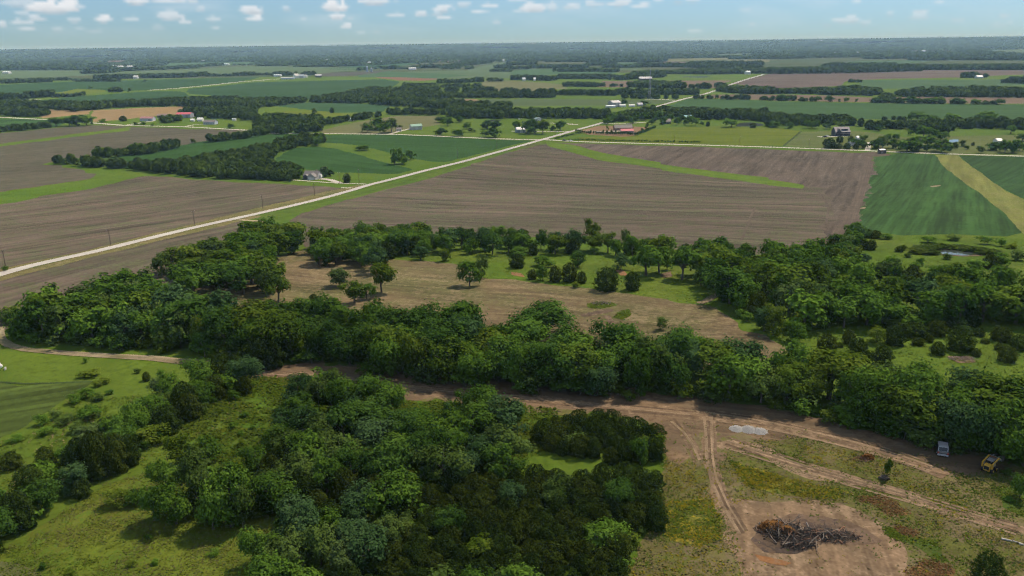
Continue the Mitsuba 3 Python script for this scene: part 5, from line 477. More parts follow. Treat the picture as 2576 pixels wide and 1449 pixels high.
POLES = [
 (np.float64(-187.2),np.float64(293.2),6.2),
 (np.float64(-170.4),np.float64(339.5),7.3),
 (np.float64(-159.8),np.float64(405.8),7.5),
 (np.float64(-147.9),np.float64(482.0),8.6),
 (np.float64(-134.4),np.float64(556.1),8.8),
 (np.float64(-132.1),np.float64(629.9),8.8),
 (np.float64(-116.1),np.float64(625.2),11.8),
 (np.float64(-49.8),np.float64(777.8),9.4),
 (np.float64(-14.2),np.float64(852.7),9.8),
 (np.float64(18.7),np.float64(932.9),8.4),
 (np.float64(52.7),np.float64(966.7),6.4),
 (np.float64(119.1),np.float64(956.7),8.0),
 (np.float64(178.8),np.float64(901.3),7.6),
 (np.float64(240.9),np.float64(866.1),9.4),
 (np.float64(303.3),np.float64(835.7),8.6),
 (np.float64(316.3),np.float64(831.3),7.8),
 (np.float64(359.0),np.float64(799.1),7.7),
]
SPOT = {'gravel_a': (41.14, 137.27), 'gravel_b': (43.23, 136.88), 'gravel_c': (45.08, 136.18), 'car': (74.15, 127.67), 'loader': (78.6, 120.98), 'brush_a': (38.67, 103.66), 'brush_b': (46.42, 102.78), 'brush_c': (39.7, 100.71), 'tank': (-116.07, 172.9), 'log': (70.57, 100.92), 'rootball': (60.35, 118.84), 'stump_heap': (59.42, 125.2), 'mast': (263.97, 1581.16), 'reeds_a': (158.16, 300.64), 'reeds_b': (170.55, 285.48), 'car1': (60.55, 920.85), 'car2': (67.32, 916.56), 'rv': (-156.96, 664.34), 'deadpile': (24.76, 219.31), 'debris': (100.07, 169.91), 'corner_white': (-70.48, 96.38)}
SNAGS = [
 (-104.6,224.8,7.5,'bare grey tree in the left end of the long tree line'),
 (-77.3,207.0,7,'bare grey tree above the slanting belt,in the long tree line'),
 (43.5,159.7,8,'bare grey tree in the long tree line behind the gravel heaps'),
 (-124.0,244.1,6,'thin bare tree at the far left edge of the long tree line'),
 (54.2,150.1,7,'bare grey tree in the long tree line left of the cedar meadow'),
 (7.6,172.5,6.5,'bare grey tree beside the great rounded tree in the long tree line'),
 (-30.5,95.0,5,'bare grey shrub in the mixed thicket at the bottom'),
]
# cumulus puffs: azimuth from north, elevation, width, height in degrees, density
PUFFS = "-27.72,2.29,3.15,0.83,0.95;-29.43,2.53,1.85,0.56,0.45;-23.19,2.66,1.48,0.42,0.8;-21.08,2.73,2.5,0.42,0.7;-28.69,1.74,1.2,0.46,0.6;-29.5,1.48,1.3,0.37,0.55;-29.29,1.15,0.83,0.28,0.55;-29.36,1.95,0.83,0.32,0.4;-26.72,1.59,0.83,0.37,0.4;-25.15,1.67,0.97,0.56,0.85;-23.55,1.63,1.2,0.32,0.45;-21.42,1.82,1.67,0.6,0.6;-20.55,1.47,0.74,0.37,0.6;-19.68,2.25,0.79,0.32,0.45;-18.97,1.62,0.93,0.37,0.45;-18.71,1.14,0.74,0.23,0.35;-16.36,2.17,1.76,0.65,0.75;-16.33,1.65,1.2,0.42,0.8;-14.4,2.26,0.65,0.28,0.4;-11.31,2.4,1.76,0.83,0.9;-11.31,1.75,1.11,0.51,0.75;-13.21,1.59,0.83,0.23,0.35;-30.42,1.34,0.46,0.28,0.6;-27.71,1.04,0.74,0.28,0.3;-26.45,1.05,0.65,0.23,0.3;-25.74,0.99,0.74,0.23,0.3;-22.19,1.18,0.83,0.23,0.3;-20.13,1.06,0.83,0.19,0.3;-8.86,2.67,2.5,0.42,0.75;-10.92,2.32,0.74,0.74,0.9;-10.62,1.17,0.88,0.37,0.7;-7.4,1.82,1.3,0.32,0.55;-5.88,1.89,0.88,0.42,0.6;-4.35,2.17,1.48,0.46,0.7;-4.41,1.62,0.97,0.28,0.6;-4.75,1.9,0.93,0.28,0.4;-2.98,2.46,0.93,0.46,0.45;-1.06,2.34,1.67,0.37,0.65;-1.99,2,1.02,0.28,0.6;1.66,2.16,1.85,0.69,0.75;2.89,2.19,1.02,0.56,0.5;1.4,2,2.32,0.19,0.4;4.2,2.21,1.11,0.37,0.6;5.59,2.35,1.11,0.46,0.5;7.15,2.37,1.67,0.51,0.65;8.53,2.18,1.48,0.42,0.6;-0.86,1.33,0.56,0.23,0.4;9.8,2.52,0.65,0.14,0.5;11.08,2.42,0.74,0.19,0.4;0.52,2.7,1.3,0.17,0.5;-10.42,1.66,0.37,0.23,0.3;-9.75,0.78,0.56,0.23,0.3;-8.8,0.82,0.74,0.23,0.25;11.96,2.45,1.39,0.23,0.5;21.93,2.13,0.69,0.23,0.5;26.47,1.98,0.56,0.19,0.4;15.39,1.84,0.74,0.19,0.3;25.5,1.48,0.83,0.28,0.5;21.47,1.08,2.04,0.42,0.45;25.46,1.18,1.3,0.28,0.35;23.91,1.39,0.74,0.23,0.35;15.82,0.91,0.56,0.32,0.35;22.55,0.86,1.02,0.23,0.3;12.31,0.57,1.39,0.23,0.35;27.6,0.98,0.74,0.19,0.3;29.88,1.16,0.56,0.23,0.45;18.68,0.89,1.11,0.19,0.25;20.34,0.84,0.74,0.19,0.3;29.81,0.68,1.39,0.28,0.25"


_puffs = np.array([[float(a) for a in q.split(',')] for q in PUFFS.split(';')])
_r = np.random.default_rng(3)
_more = []
for _ in range(520):                                     # the rest of the sky dome carries the same fair-weather cumulus
    el = 1.0 + 55 * _r.random() ** 1.6
    az = _r.uniform(-180, 180)
    if abs(az) < 33 and el < 3.2:
        continue
    s = 0.6 + el * 0.28
    _more.append([az, el, s * _r.uniform(.8, 2.6), s * _r.uniform(.3, .7), _r.uniform(.35, .9)])
_puffs = np.vstack([_puffs, _more])


def clouds(d):
    az = np.degrees(np.arctan2(d[..., 0], d[..., 1]))
    el = np.degrees(np.arcsin(np.clip(d[..., 2], -1, 1)))
    cover, shade = np.zeros(az.shape), np.zeros(az.shape)
    q = np.stack([az, el * 1.6, 0 * az], -1)
    wob = meshkit.fbm(q * 2.6, 4, 5) - .5
    wob2 = meshkit.fbm(q * 1.1, 3, 9) - .5
    ce = np.cos(np.radians(el))
    for a, e, w, h, o in _puffs:
        k = np.abs(el[:, 0] - e) < h * 2 + .3
        if not k.any():
            continue
        k0, k1 = np.nonzero(k)[0][[0, -1]]
        sl = slice(k0, k1 + 1)
        da = (az[sl] - a + 180) % 360 - 180
        x = da * ce[sl] / (w * .45) + wob2[sl] * .6 + wob[sl] * .5
        y = (el[sl] - e) / (h * .5)
        y = np.where(y < 0, y * 1.45, y * .95) + wob[sl] * 1.0
        r = x * x + y * y + wob[sl] * 1.9
        c = np.clip((1.45 - r) / .9, 0, 1)
        c = min(o * 1.08, 1) * c * c * (3 - 2 * c)
        s = np.clip(.25 - y * .75, 0, 1)
        shade[sl] = np.where(c > cover[sl], s, shade[sl])
        cover[sl] = np.maximum(cover[sl], c)
    veil = np.clip(meshkit.fbm(np.stack([az / 4, el / .8, 0 * az], -1), 4, 2) - .5, 0, 1) * .7 * np.clip(el / 2, 0, 1)
    return np.maximum(cover, veil), shade * .75


scene['sky'] = mikit.sky(SUN, turbidity=3.0, sun_scale=1.45, sky_scale=1.22, sky_tint=(.93, 1.08, 1.12), clouds=clouds, cloud_lit=(3.0, 3.1, 3.2), cloud_dark=(1.5, 1.7, 1.9), ground=(.09, .11, .06))
labels['sky'] = {'kind': 'structure', 'label': 'pale blue summer sky with scattered small cumulus clouds'}


# ------------------------------------------------------------------ materials: a few BSDFs, each reading its colours by palette number from uv.x
def srgb(r, g, b):
    return [((v / 255) / 12.92 if v < 10 else ((v / 255 + .055) / 1.055) ** 2.4) for v in (r, g, b)]


# name: (main colour, second colour, third colour of flecks, row strength, row width m, patch size m, fleck share, grain)
G_ = {}
def ground_colour(name, a, b, c, row=0., rw=1.5, patch=40., fleck=.3, grain=.35, swirl=0.):
    G_[name] = (len(G_), a, b, c, row, rw, patch, fleck, grain, swirl)
GC = ground_colour
GC('base', (0.050, 0.093, 0.007), (0.071, 0.108, 0.012), (0.033, 0.068, 0.006), .10, 3, 60, .25, .35)
GC('farland', (0.036, 0.061, 0.018), (0.065, 0.070, 0.030), (0.018, 0.033, 0.012), .05, 8, 260, .35, .2)
GC('farwood', (0.017, 0.030, 0.012), (0.029, 0.044, 0.018), (0.046, 0.057, 0.024), .0, 8, 420, .18, .5)
GC('plough', (.082, .064, .049), (.060, .052, .037), (.060, .066, .032), .50, 1.9, 50, .34, .34, 3)
GC('plough2', (.076, .060, .047), (.055, .047, .036), (.090, .073, .058), .46, 2.6, 40, .28, .34, 4)
GC('stubble', (0.071, 0.064, 0.044), (0.058, 0.054, 0.037), (0.049, 0.053, 0.029), .22, 2.2, 70, .30, .25)
GC('bright', (0.061, 0.103, 0.008), (0.072, 0.114, 0.012), (0.036, 0.072, 0.008), .15, 2, 30, .30, .40)
GC('bright2', (0.056, 0.100, 0.007), (0.084, 0.113, 0.016), (0.032, 0.067, 0.006), .10, 2, 18, .35, .50)
GC('verge', (.050, .092, .008), (.066, .092, .014), (.034, .068, .008), .20, 1.6, 22, .35, .45)
GC('dryverge', (0.103, 0.091, 0.036), (0.067, 0.079, 0.021), (0.128, 0.103, 0.052), .20, 1.5, 14, .35, .45)
GC('soy', (0.017, 0.049, 0.009), (0.023, 0.059, 0.012), (0.012, 0.038, 0.008), .22, 1.4, 45, .25, .30)
GC('corn', (.021, .056, .012), (.031, .070, .016), (.015, .044, .009), .60, 1.7, 30, .30, .35, 1)
GC('corn2', (.017, .048, .011), (.024, .058, .014), (.012, .038, .008), .45, 1.7, 40, .30, .30, 1)
GC('hay', (0.116, 0.125, 0.030), (0.091, 0.112, 0.024), (0.137, 0.122, 0.049), .30, 2.4, 22, .30, .30)
GC('lime', (.068, .094, .005), (.080, .102, .008), (.050, .080, .004), .18, 3, 50, .25, .25)
GC('pasture', (0.067, 0.088, 0.022), (0.088, 0.100, 0.033), (0.046, 0.070, 0.017), .10, 3, 35, .30, .35)
GC('tan', (0.158, 0.100, 0.055), (0.137, 0.091, 0.052), (0.091, 0.082, 0.036), .15, 2, 18, .20, .25)
GC('farcorn', (0.026, 0.062, 0.017), (0.030, 0.070, 0.020), (0.021, 0.055, 0.014), .14, 5, 90, .2, .2)
GC('farbrown', (0.116, 0.082, 0.055), (0.097, 0.073, 0.049), (0.073, 0.070, 0.036), .18, 5, 90, .2, .2)
GC('farplough', (0.091, 0.067, 0.056), (0.070, 0.053, 0.047), (0.073, 0.073, 0.036), .25, 6, 90, .25, .2)
GC('fargreen', (0.033, 0.073, 0.027), (0.043, 0.082, 0.032), (0.027, 0.061, 0.022), .12, 6, 110, .2, .2)
GC('fargreen2', (0.046, 0.073, 0.026), (0.055, 0.079, 0.030), (0.036, 0.061, 0.021), .12, 6, 90, .2, .2)
GC('tangreen', (0.082, 0.091, 0.033), (0.100, 0.100, 0.046), (0.061, 0.076, 0.024), .12, 5, 70, .25, .2)
GC('farsoy', (0.018, 0.047, 0.014), (0.023, 0.055, 0.017), (0.014, 0.040, 0.012), .14, 6, 130, .2, .2)
GC('farsoy2', (0.022, 0.058, 0.020), (0.028, 0.065, 0.023), (0.018, 0.049, 0.017), .14, 5, 90, .2, .2)
GC('farpale', (0.052, 0.085, 0.035), (0.061, 0.091, 0.040), (0.043, 0.073, 0.029), .10, 7, 140, .2, .2)
GC('wheat', (0.182, 0.125, 0.058), (0.161, 0.116, 0.055), (0.122, 0.097, 0.043), .12, 4, 60, .2, .2)
GC('tan2', (0.128, 0.106, 0.052), (0.109, 0.097, 0.049), (0.091, 0.088, 0.036), .12, 5, 70, .2, .2)
GC('rust', (0.140, 0.073, 0.043), (0.116, 0.067, 0.043), (0.085, 0.073, 0.036), .12, 5, 70, .2, .2)
GC('fardark', (0.046, 0.046, 0.036), (0.067, 0.058, 0.049), (0.030, 0.040, 0.024), .05, 6, 60, .3, .3)
GC('mown', (.112, .084, .047), (.080, .080, .032), (.132, .098, .060), .42, 1.6, 14, .30, .40, 16)
GC('dirt', (0.146, 0.100, 0.061), (0.121, 0.088, 0.055), (0.088, 0.065, 0.041), .30, 1.0, 6, .42, .55, 2)
GC('dirt2', (.160, .110, .068), (.130, .094, .060), (.180, .130, .084), .40, .7, 6, .35, .5, 1)
GC('rough', (.104, .094, .034), (.134, .108, .060), (.070, .076, .018), .08, 2, 4, .45, .60)
GC('lawn', (0.037, 0.056, 0.011), (0.046, 0.066, 0.014), (0.027, 0.044, 0.008), .95, 2.0, 30, .15, .25)
GC('lawn2', (0.073, 0.082, 0.030), (0.091, 0.091, 0.036), (0.055, 0.067, 0.022), .2, 1, 10, .2, .3)
GC('weedy', (0.056, 0.102, 0.009), (0.077, 0.106, 0.014), (0.034, 0.072, 0.006), .05, 2, 12, .40, .60)
GC('flower', (0.085, 0.114, 0.012), (0.115, 0.121, 0.022), (0.053, 0.087, 0.009), .05, 2, 10, .40, .60)
GC('road', (0.304, 0.293, 0.262), (0.281, 0.270, 0.243), (0.334, 0.323, 0.296), .12, .8, 14, .2, .12)
GC('gravel', (0.350, 0.331, 0.281), (0.319, 0.300, 0.255), (0.266, 0.247, 0.201), .15, .8, 12, .25, .15)
GC('paletrack', (0.243, 0.207, 0.134), (0.207, 0.170, 0.103), (0.103, 0.100, 0.043), .45, .7, 8, .3, .4)
GC('paletan', (0.182, 0.146, 0.091), (0.158, 0.128, 0.079), (0.103, 0.091, 0.049), .35, .7, 8, .3, .4)
GC('mud', (0.079, 0.058, 0.040), (0.109, 0.079, 0.053), (0.146, 0.106, 0.067), .2, .8, 5, .35, .5)
GC('weedgreen', (0.050, 0.085, 0.011), (0.073, 0.093, 0.020), (0.032, 0.061, 0.009), .05, 1, 7, .4, .6)
GC('rustdirt', (0.201, 0.100, 0.043), (0.164, 0.091, 0.046), (0.134, 0.085, 0.049), .1, 1, 6, .3, .4)
GC('ash', (.118, .082, .056), (.092, .066, .048), (.050, .038, .032), .2, .8, 3, .45, .55)
GC('rustweed', (0.122, 0.070, 0.027), (0.091, 0.073, 0.024), (0.152, 0.085, 0.033), .05, 1, 6, .4, .6)
GC('yellowweed', (.110, .112, .020), (.090, .110, .022), (.180, .142, .016), .05, 1, 6, .4, .6)
GC('mudrim', (0.103, 0.073, 0.052), (0.079, 0.061, 0.044), (0.128, 0.097, 0.067), .1, 1, 6, .3, .4)
GC('fencegrass', (0.030, 0.053, 0.015), (0.046, 0.065, 0.021), (0.023, 0.042, 0.012), .05, 1, 6, .3, .4)
GC('headland', (0.081, 0.063, 0.048), (0.069, 0.055, 0.042), (0.057, 0.048, 0.036), .35, .8, 8, .3, .4)
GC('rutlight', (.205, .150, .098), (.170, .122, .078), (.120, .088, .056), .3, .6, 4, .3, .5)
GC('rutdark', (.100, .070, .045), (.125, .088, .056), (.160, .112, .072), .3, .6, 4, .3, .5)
GC('dirtmix', (.130, .104, .058), (.112, .096, .046), (.078, .078, .024), .15, 1, 4, .5, .6)

_GA = [mi.Float([g[1][k] for g in G_.values()]) for k in range(3)]
_GB = [mi.Float([g[2][k] for g in G_.values()]) for k in range(3)]
_GC = [mi.Float([g[3][k] for g in G_.values()]) for k in range(3)]
_GP = [mi.Float([float(g[k]) for g in G_.values()]) for k in range(4, 10)]


def pick(tables, i):
    return mi.Color3f(*[dr.gather(mi.Float, t, i) for t in tables])


def ground_fn(p, n, uv):
    i = mi.UInt32(dr.clip(uv.x * 64.0, 0, len(G_) - 1))
    a, b, c = pick(_GA, i), pick(_GB, i), pick(_GC, i)
    row, rw, patch, fleck, grain, swirl = [dr.gather(mi.Float, t, i) for t in _GP]
    th = uv.y * (2 * math.pi)
    cs, sn = dr.cos(th), dr.sin(th)
    u, v = p.x * cs + p.y * sn, p.y * cs - p.x * sn
    big = fbm(p.x / patch, p.y / patch, 3.3, 3)
    mid = noise(p.x / 5.5, p.y / 5.5, 1.7)
    fine = noise(p.x / .9, p.y / .9, 7.1)
    tiny = noise(p.x / .33, p.y / .33, 2.9)
    wob = (mid - .5) * .5 + swirl * (noise(p.x / 42, p.y / 42, 6.) + .4 * noise(p.x / 15, p.y / 15, 3.) - .7) / rw
    st = .4 * noise(u / 70, v / rw + wob, 5.) + .35 * noise(u / 140, v / (rw * 4.2) + wob, 9.) + .25 * noise(u / 25, v / (rw * .45), 2.)
    col = mix(a, b, smoothstep(.34, .66, big * .65 + mid * .22 + fine * .13))
    lvl = .45 * mid + .3 * fine + .25 * tiny
    col = mix(col, c, smoothstep(.62 - fleck * .4, .78 - fleck * .4, lvl) * dr.minimum(fleck * 2.2, 1.0))
    m = (1 + row * 2.4 * (st - .5)) * (1 + grain * (.6 * fine + .4 * tiny - .5) * 1.6)
    return dr.clip(col * m, 0.004, 0.9)


scene['ground_surface'] = {'type': 'principled', 'base_color': mikit.proc(ground_fn), 'roughness': 0.95, 'specular': 0.1}

L_ = {}
def leaf_colour(name, a, b):
    L_[name] = (len(L_), a, b)
LC = leaf_colour
LC('leaf_mid', (0.031, 0.070, 0.009), (0.089, 0.169, 0.023))
LC('leaf_dark', (0.023, 0.056, 0.009), (0.067, 0.134, 0.023))
LC('leaf_fresh', (0.040, 0.088, 0.011), (0.114, 0.207, 0.027))
LC('leaf_oak', (0.035, 0.068, 0.008), (0.101, 0.159, 0.020))
LC('leaf_pale', (0.058, 0.094, 0.020), (0.135, 0.201, 0.045))
LC('leaf_olive', (0.034, 0.062, 0.012), (0.090, 0.143, 0.032))
LC('leaf_grey', (0.038, 0.066, 0.018), (0.093, 0.143, 0.044))
LC('needle_dark', (0.021, 0.039, 0.008), (0.041, 0.068, 0.013))
LC('needle_olive', (0.031, 0.048, 0.008), (0.058, 0.081, 0.014))
LC('far_a', (0.028, 0.051, 0.009), (0.073, 0.120, 0.022))
LC('far_b', (0.021, 0.042, 0.009), (0.061, 0.099, 0.022))
LC('far_c', (0.037, 0.066, 0.012), (0.095, 0.144, 0.029))
LC('weed_green', (0.068, 0.105, 0.012), (0.090, 0.123, 0.017))
LC('weed_dark', (0.050, 0.084, 0.010), (0.074, 0.108, 0.014))
LC('weed_straw', (0.142, 0.120, 0.056), (0.176, 0.146, 0.078))
LC('weed_yellow', (0.137, 0.127, 0.016), (0.195, 0.161, 0.013))
LC('weed_rust', (0.120, 0.068, 0.029), (0.152, 0.088, 0.040))
LC('weed_white', (.085, .105, .022), (.120, .135, .040))
LC('weed_lime', (0.087, 0.120, 0.013), (0.108, 0.134, 0.017))
LC('reed', (0.047, 0.081, 0.017), (0.074, 0.103, 0.024))
LC('dead_leaf', (0.130, 0.062, 0.022), (0.190, 0.098, 0.034))
LC('weed_olive', (0.081, 0.083, 0.027), (0.107, 0.107, 0.039))
LC('leaf_blue', (0.026, 0.062, 0.017), (0.065, 0.120, 0.044))
LC('leaf_yellow', (0.044, 0.079, 0.007), (0.121, 0.169, 0.022))

_LA = [mi.Float([g[1][k] for g in L_.values()]) for k in range(3)]
_LB = [mi.Float([g[2][k] for g in L_.values()]) for k in range(3)]


def leaf_fn(p, n, uv):
    i = mi.UInt32(dr.clip(uv.x * 64.0, 0, len(L_) - 1))
    a, b = pick(_LA, i), pick(_LB, i)
    t = .40 * noise(p.x / 6.5, p.y / 6.5, 4.) + .25 * noise(p.x / 1.3, p.y / 1.3, p.z / 1.3) + .35 * noise(p.x / .37, p.y / .37, p.z / .37)
    far = noise(p.x / 45, p.y / 45, 8.)
    return mix(a, b, smoothstep(.25, .75, t)) * (.82 + .36 * far)


scene['leaf_surface'] = {'type': 'principledthin', 'base_color': mikit.proc(leaf_fn), 'roughness': 0.8, 'diff_trans': 0.32, 'eta': 1.33, 'spec_trans': 0.0}
scene['bark'] = {'type': 'principled', 'base_color': mikit.proc(lambda p, n, uv: mix((.075, .06, .045), (.16, .14, .115), noise(p.x * 3, p.y * 3, p.z * .8))), 'roughness': .9}

P_ = {}
def paint_colour(name, c):
    P_[name] = (len(P_), c)
PC = paint_colour
for n, c in dict(siding=(0.336, 0.328, 0.336), shingle=(0.160, 0.148, 0.140), brick=(0.160, 0.080, 0.064), darkroof=(0.060, 0.056, 0.060), greywall=(0.288, 0.288, 0.304), redroof=(0.440, 0.104, 0.120), bluewall=(0.240, 0.288, 0.352), whiteroof=(0.640, 0.640, 0.624), greenroof=(0.200, 0.336, 0.256), palewall=(0.440, 0.448, 0.432), whitewall=(0.624, 0.624, 0.608), palegrey=(0.416, 0.408, 0.400), bluegrey=(0.208, 0.224, 0.272), darkwall=(0.072, 0.060, 0.052), navy=(0.044, 0.048, 0.068), slate=(0.112, 0.104, 0.128), tealroof=(0.096, 0.272, 0.256), bluewhite=(0.440, 0.480, 0.560), roseroof=(0.320, 0.160, 0.160), brownwall=(0.160, 0.120, 0.096), brownroof=(0.208, 0.160, 0.136), greyblue=(0.304, 0.344, 0.400), glass=(0.024, 0.028, 0.032), trim=(0.560, 0.552, 0.528), door=(0.240, 0.224, 0.216), yellow=(0.576, 0.336, 0.048), tyre=(0.020, 0.020, 0.020), steel=(0.264, 0.256, 0.248), black=(0.024, 0.024, 0.024), shaded_car_grey=(.055, .058, .064), bark_brown=(.10, .070, .050), silver=(0.400, 0.408, 0.424), darkcar=(0.024, 0.028, 0.032), whitecar=(0.624, 0.632, 0.624), lamp_red=(0.400, 0.032, 0.024), lamp_clear=(0.560, 0.560, 0.520), rust=(0.224, 0.096, 0.048), wood_pole=(0.128, 0.096, 0.072), char=(0.028, 0.024, 0.022), branch_grey=(0.160, 0.132, 0.112), branch_tan=(0.256, 0.192, 0.136), branch_red=(0.192, 0.096, 0.056), stone=(0.400, 0.376, 0.336), soil=(0.080, 0.060, 0.044), grid=(0.360, 0.368, 0.384), navyroof=(0.080, 0.088, 0.104), concrete=(0.440, 0.424, 0.392)).items():
    PC(n, c)

_PA = [mi.Float([g[1][k] for g in P_.values()]) for k in range(3)]


def paint_fn(p, n, uv):
    i = mi.UInt32(dr.clip(uv.x * 64.0, 0, len(P_) - 1))
    return pick(_PA, i) * (.82 + .3 * fbm(p.x * 1.3, p.y * 1.3, p.z * 1.3, 3))


scene['painted'] = {'type': 'principled', 'base_color': mikit.proc(paint_fn), 'roughness': .5, 'specular': .4}
scene['gloss'] = {'type': 'principled', 'base_color': mikit.proc(paint_fn), 'roughness': .12, 'specular': .6, 'clearcoat': .5}
scene['water'] = {'type': 'principled', 'base_color': {'type': 'rgb', 'value': [.035, .045, .045]}, 'roughness': .06, 'specular': .6}
scene['crushed_stone'] = {'type': 'principled', 'base_color': mikit.proc(lambda p, n, uv: mix((.13, .13, .13), (.30, .30, .295), .5 * noise(p.x * 9, p.y * 9, p.z * 9) + .5 * noise(p.x * 22, p.y * 22, p.z * 22))), 'roughness': .9}


# ------------------------------------------------------------------ terrain
def ss(a, b, x):
    t = np.clip((np.asarray(x, float) - a) / (b - a), 0, 1)
    return t * t * (3 - 2 * t)


def height(x, y):
    x, y = np.asarray(x, float), np.asarray(y, float)
    w = ss(80, 400, np.hypot(x, y)) * (1 - ss(2200, 3500, y))
    return 36 * (1 - ss(130, 700, y)) + w * (1.6 * np.sin(x / 170 + .7) * np.sin(y / 210 + .4) + 1.2 * np.sin((x + .6 * y) / 330.))


FAR = 25000.0
_ys = np.concatenate([[-FAR, -9000, -3000, -1000, -400, -150, -50], np.arange(0, 760, 9.), np.geomspace(760, 3600, 70), np.geomspace(3800, FAR, 22)])
_sx = np.concatenate([[-1.0], np.linspace(-.985, .985, 64), [1.0]])


def _grid():
    gx, gy = [], []
    for y in _ys:
        half = 1.05 * max(abs(y), 0) + 160
        row = _sx * half / .985
        row[0], row[-1] = -FAR, FAR
        gx.append(row)
        gy.append(np.full(len(row), y))
    gx, gy = np.array(gx), np.array(gy)
    n, m = gx.shape
    idx = np.arange(n * m).reshape(n, m)
    q = np.stack([idx[:-1, :-1], idx[:-1, 1:], idx[1:, 1:], idx[1:, :-1]], -1).reshape(-1, 4)
    f = np.vstack([q[:, [0, 1, 2]], q[:, [0, 2, 3]]])
    return np.stack([gx.ravel(), gy.ravel()], 1), f


GV, GF = _grid()
GZ = height(GV[:, 0], GV[:, 1])
_tri = shapely.polygons(np.concatenate([GV[GF], GV[GF][:, :1]], 1))
_tree = shapely.STRtree(_tri)


def drape(poly, lift):
    """The part of the ground sheet inside the polygon, lifted by that much: (vertices, faces)."""
    cand = np.sort(_tree.query(poly))
    shapely.prepare(poly)
    inside = shapely.contains_properly(poly, _tri[cand])
    V, F = [], []
    full = GF[cand[inside]]
    P3 = np.column_stack([GV, GZ + lift])
    V.append(P3[full].reshape(-1, 3))
    F.append(np.arange(len(full) * 3).reshape(-1, 3))
    at = len(full) * 3
    rest = cand[~inside]
    cut = shapely.intersection(_tri[rest], poly)
    for k, g in zip(rest, cut):
        a, b, c = P3[GF[k]]
        den = (b[1] - c[1]) * (a[0] - c[0]) + (c[0] - b[0]) * (a[1] - c[1])
        for piece in getattr(g, 'geoms', [g]):
            if piece.geom_type != 'Polygon' or piece.area < 1e-4:
                continue
            v, f = trimesh.creation.triangulate_polygon(piece, engine='earcut')
            w0 = ((b[1] - c[1]) * (v[:, 0] - c[0]) + (c[0] - b[0]) * (v[:, 1] - c[1])) / den
            w1 = ((c[1] - a[1]) * (v[:, 0] - c[0]) + (a[0] - c[0]) * (v[:, 1] - c[1])) / den
            z = w0 * a[2] + w1 * b[2] + (1 - w0 - w1) * c[2]
            V.append(np.column_stack([v, z]))
            F.append(f + at)
            at += len(v)
    v, f = np.vstack(V), np.vstack(F)
    n = np.cross(v[f[:, 1]] - v[f[:, 0]], v[f[:, 2]] - v[f[:, 0]])
    f[n[:, 2] < 0] = f[n[:, 2] < 0][:, ::-1]
    return v, f


_count = {}
def numbered(name):
    k = _count.get(name, 0)
    _count[name] = k + 1
    return name if k == 0 else f'{name}_{k:03d}'


def uvs(n, i, second=0.):
    return np.column_stack([np.full(n, (i + .5) / 64.), np.full(n, second)])


def ragged(pts, amp, closed=True, step=None):
    """The outline with points every few metres, each pushed sideways by smooth noise."""
    ls = LineString(list(pts) + [pts[0]]) if closed else LineString(pts)
    d = max(np.hypot(*np.mean(pts, 0)), 60)
    step = step or max(1.5, d / 130)
    n = max(int(ls.length / step), len(pts))
    s = np.linspace(0, ls.length, n, endpoint=not closed)
    p = np.array([ls.interpolate(x).coords[0] for x in s])
    if amp <= 0:
        return p
    w = meshkit.fbm(np.column_stack([p / (step * 4), 0 * s]), 3, 4) - .5
    w2 = meshkit.fbm(np.column_stack([p / (step * 4) + 50, 0 * s]), 3, 8) - .5
    return p + np.column_stack([w, w2]) * amp * step * 1.6


PLACES = {'plough': None}
LIFT = .012
def sheet(name, palette, poly, order, row=0., label=None, step=0):
    v, f = drape(poly, .03 + order * LIFT + step)
    key = numbered(name)
    scene[key] = mikit.ply((v, f), 'ground_surface', smooth=False, uv=uvs(len(v), G_[palette][0], (row % 360) / 360))
    labels[key] = {'kind': 'structure'}
    if label:
        labels[key]['label'] = label
    return key


_v = np.column_stack([GV, GZ])
scene['ground'] = mikit.ply((_v, GF), 'ground_surface', smooth=True, uv=np.column_stack([np.where(np.abs(GV[:, 1]) > 3000, (G_['farland'][0] + .5) / 64., (G_['base'][0] + .5) / 64.), np.zeros(len(GV))]))
labels['ground'] = {'kind': 'structure', 'label': 'rolling green farmland running out to the horizon'}

_sub = {}
for name, pal, row, order, pts, rag in FIELDS:
    p = Polygon(ragged(pts, rag)).buffer(0)
    if p.is_empty:
        continue
    _sub[name] = _sub.get(name, 0) + 1
    if pal in ('dirt', 'dirt2'):                            # trampled, half-grown margin
        sheet('dirt_margin', 'dirtmix', Polygon(ragged(list(p.buffer(1.2).exterior.coords)[:-1], 3.2)).buffer(0), 2.6 + (pal == 'dirt2') * .9)
    sheet(name, pal, p, order + (_sub[name] % 5) * .13, row, PLACES.get(pal))
for name, pal, pts, w0, w1, order in LANES:
    ls = LineString(pts)
    n = max(int(ls.length / 6), 4)
    s = np.linspace(0, ls.length, n)
    p = np.array([ls.interpolate(x).coords[0] for x in s])
    for _ in range(6 if n > 12 else 1):                     # soften the bends
        p[1:-1] = .5 * p[1:-1] + .25 * (p[:-2] + p[2:])
    t = np.gradient(p, axis=0)
    t /= np.linalg.norm(t, axis=1, keepdims=True)
    nn = np.column_stack([-t[:, 1], t[:, 0]])
    w = np.linspace(w0, w1, n)[:, None] * .5
    j = (meshkit.fbm(np.column_stack([p / 7, 0 * s]), 3, 6) - .5)[:, None] * (.12 if pal == 'road' else .7 if 'dirt' in pal or 'tan' in pal else .08 if pal == 'gravel' else .35) * w * 2
    poly = Polygon(np.vstack([p + nn * (w + j), (p - nn * (w - j))[::-1]])).buffer(0)
    order += (_count.get(name, 0) % 5) * .13
    d = np.degrees(np.arctan2(*(p[n // 2] - p[n // 2 - 1])[::-1]))
    sheet(name, pal, poly, order, d, PLACES.get(pal))

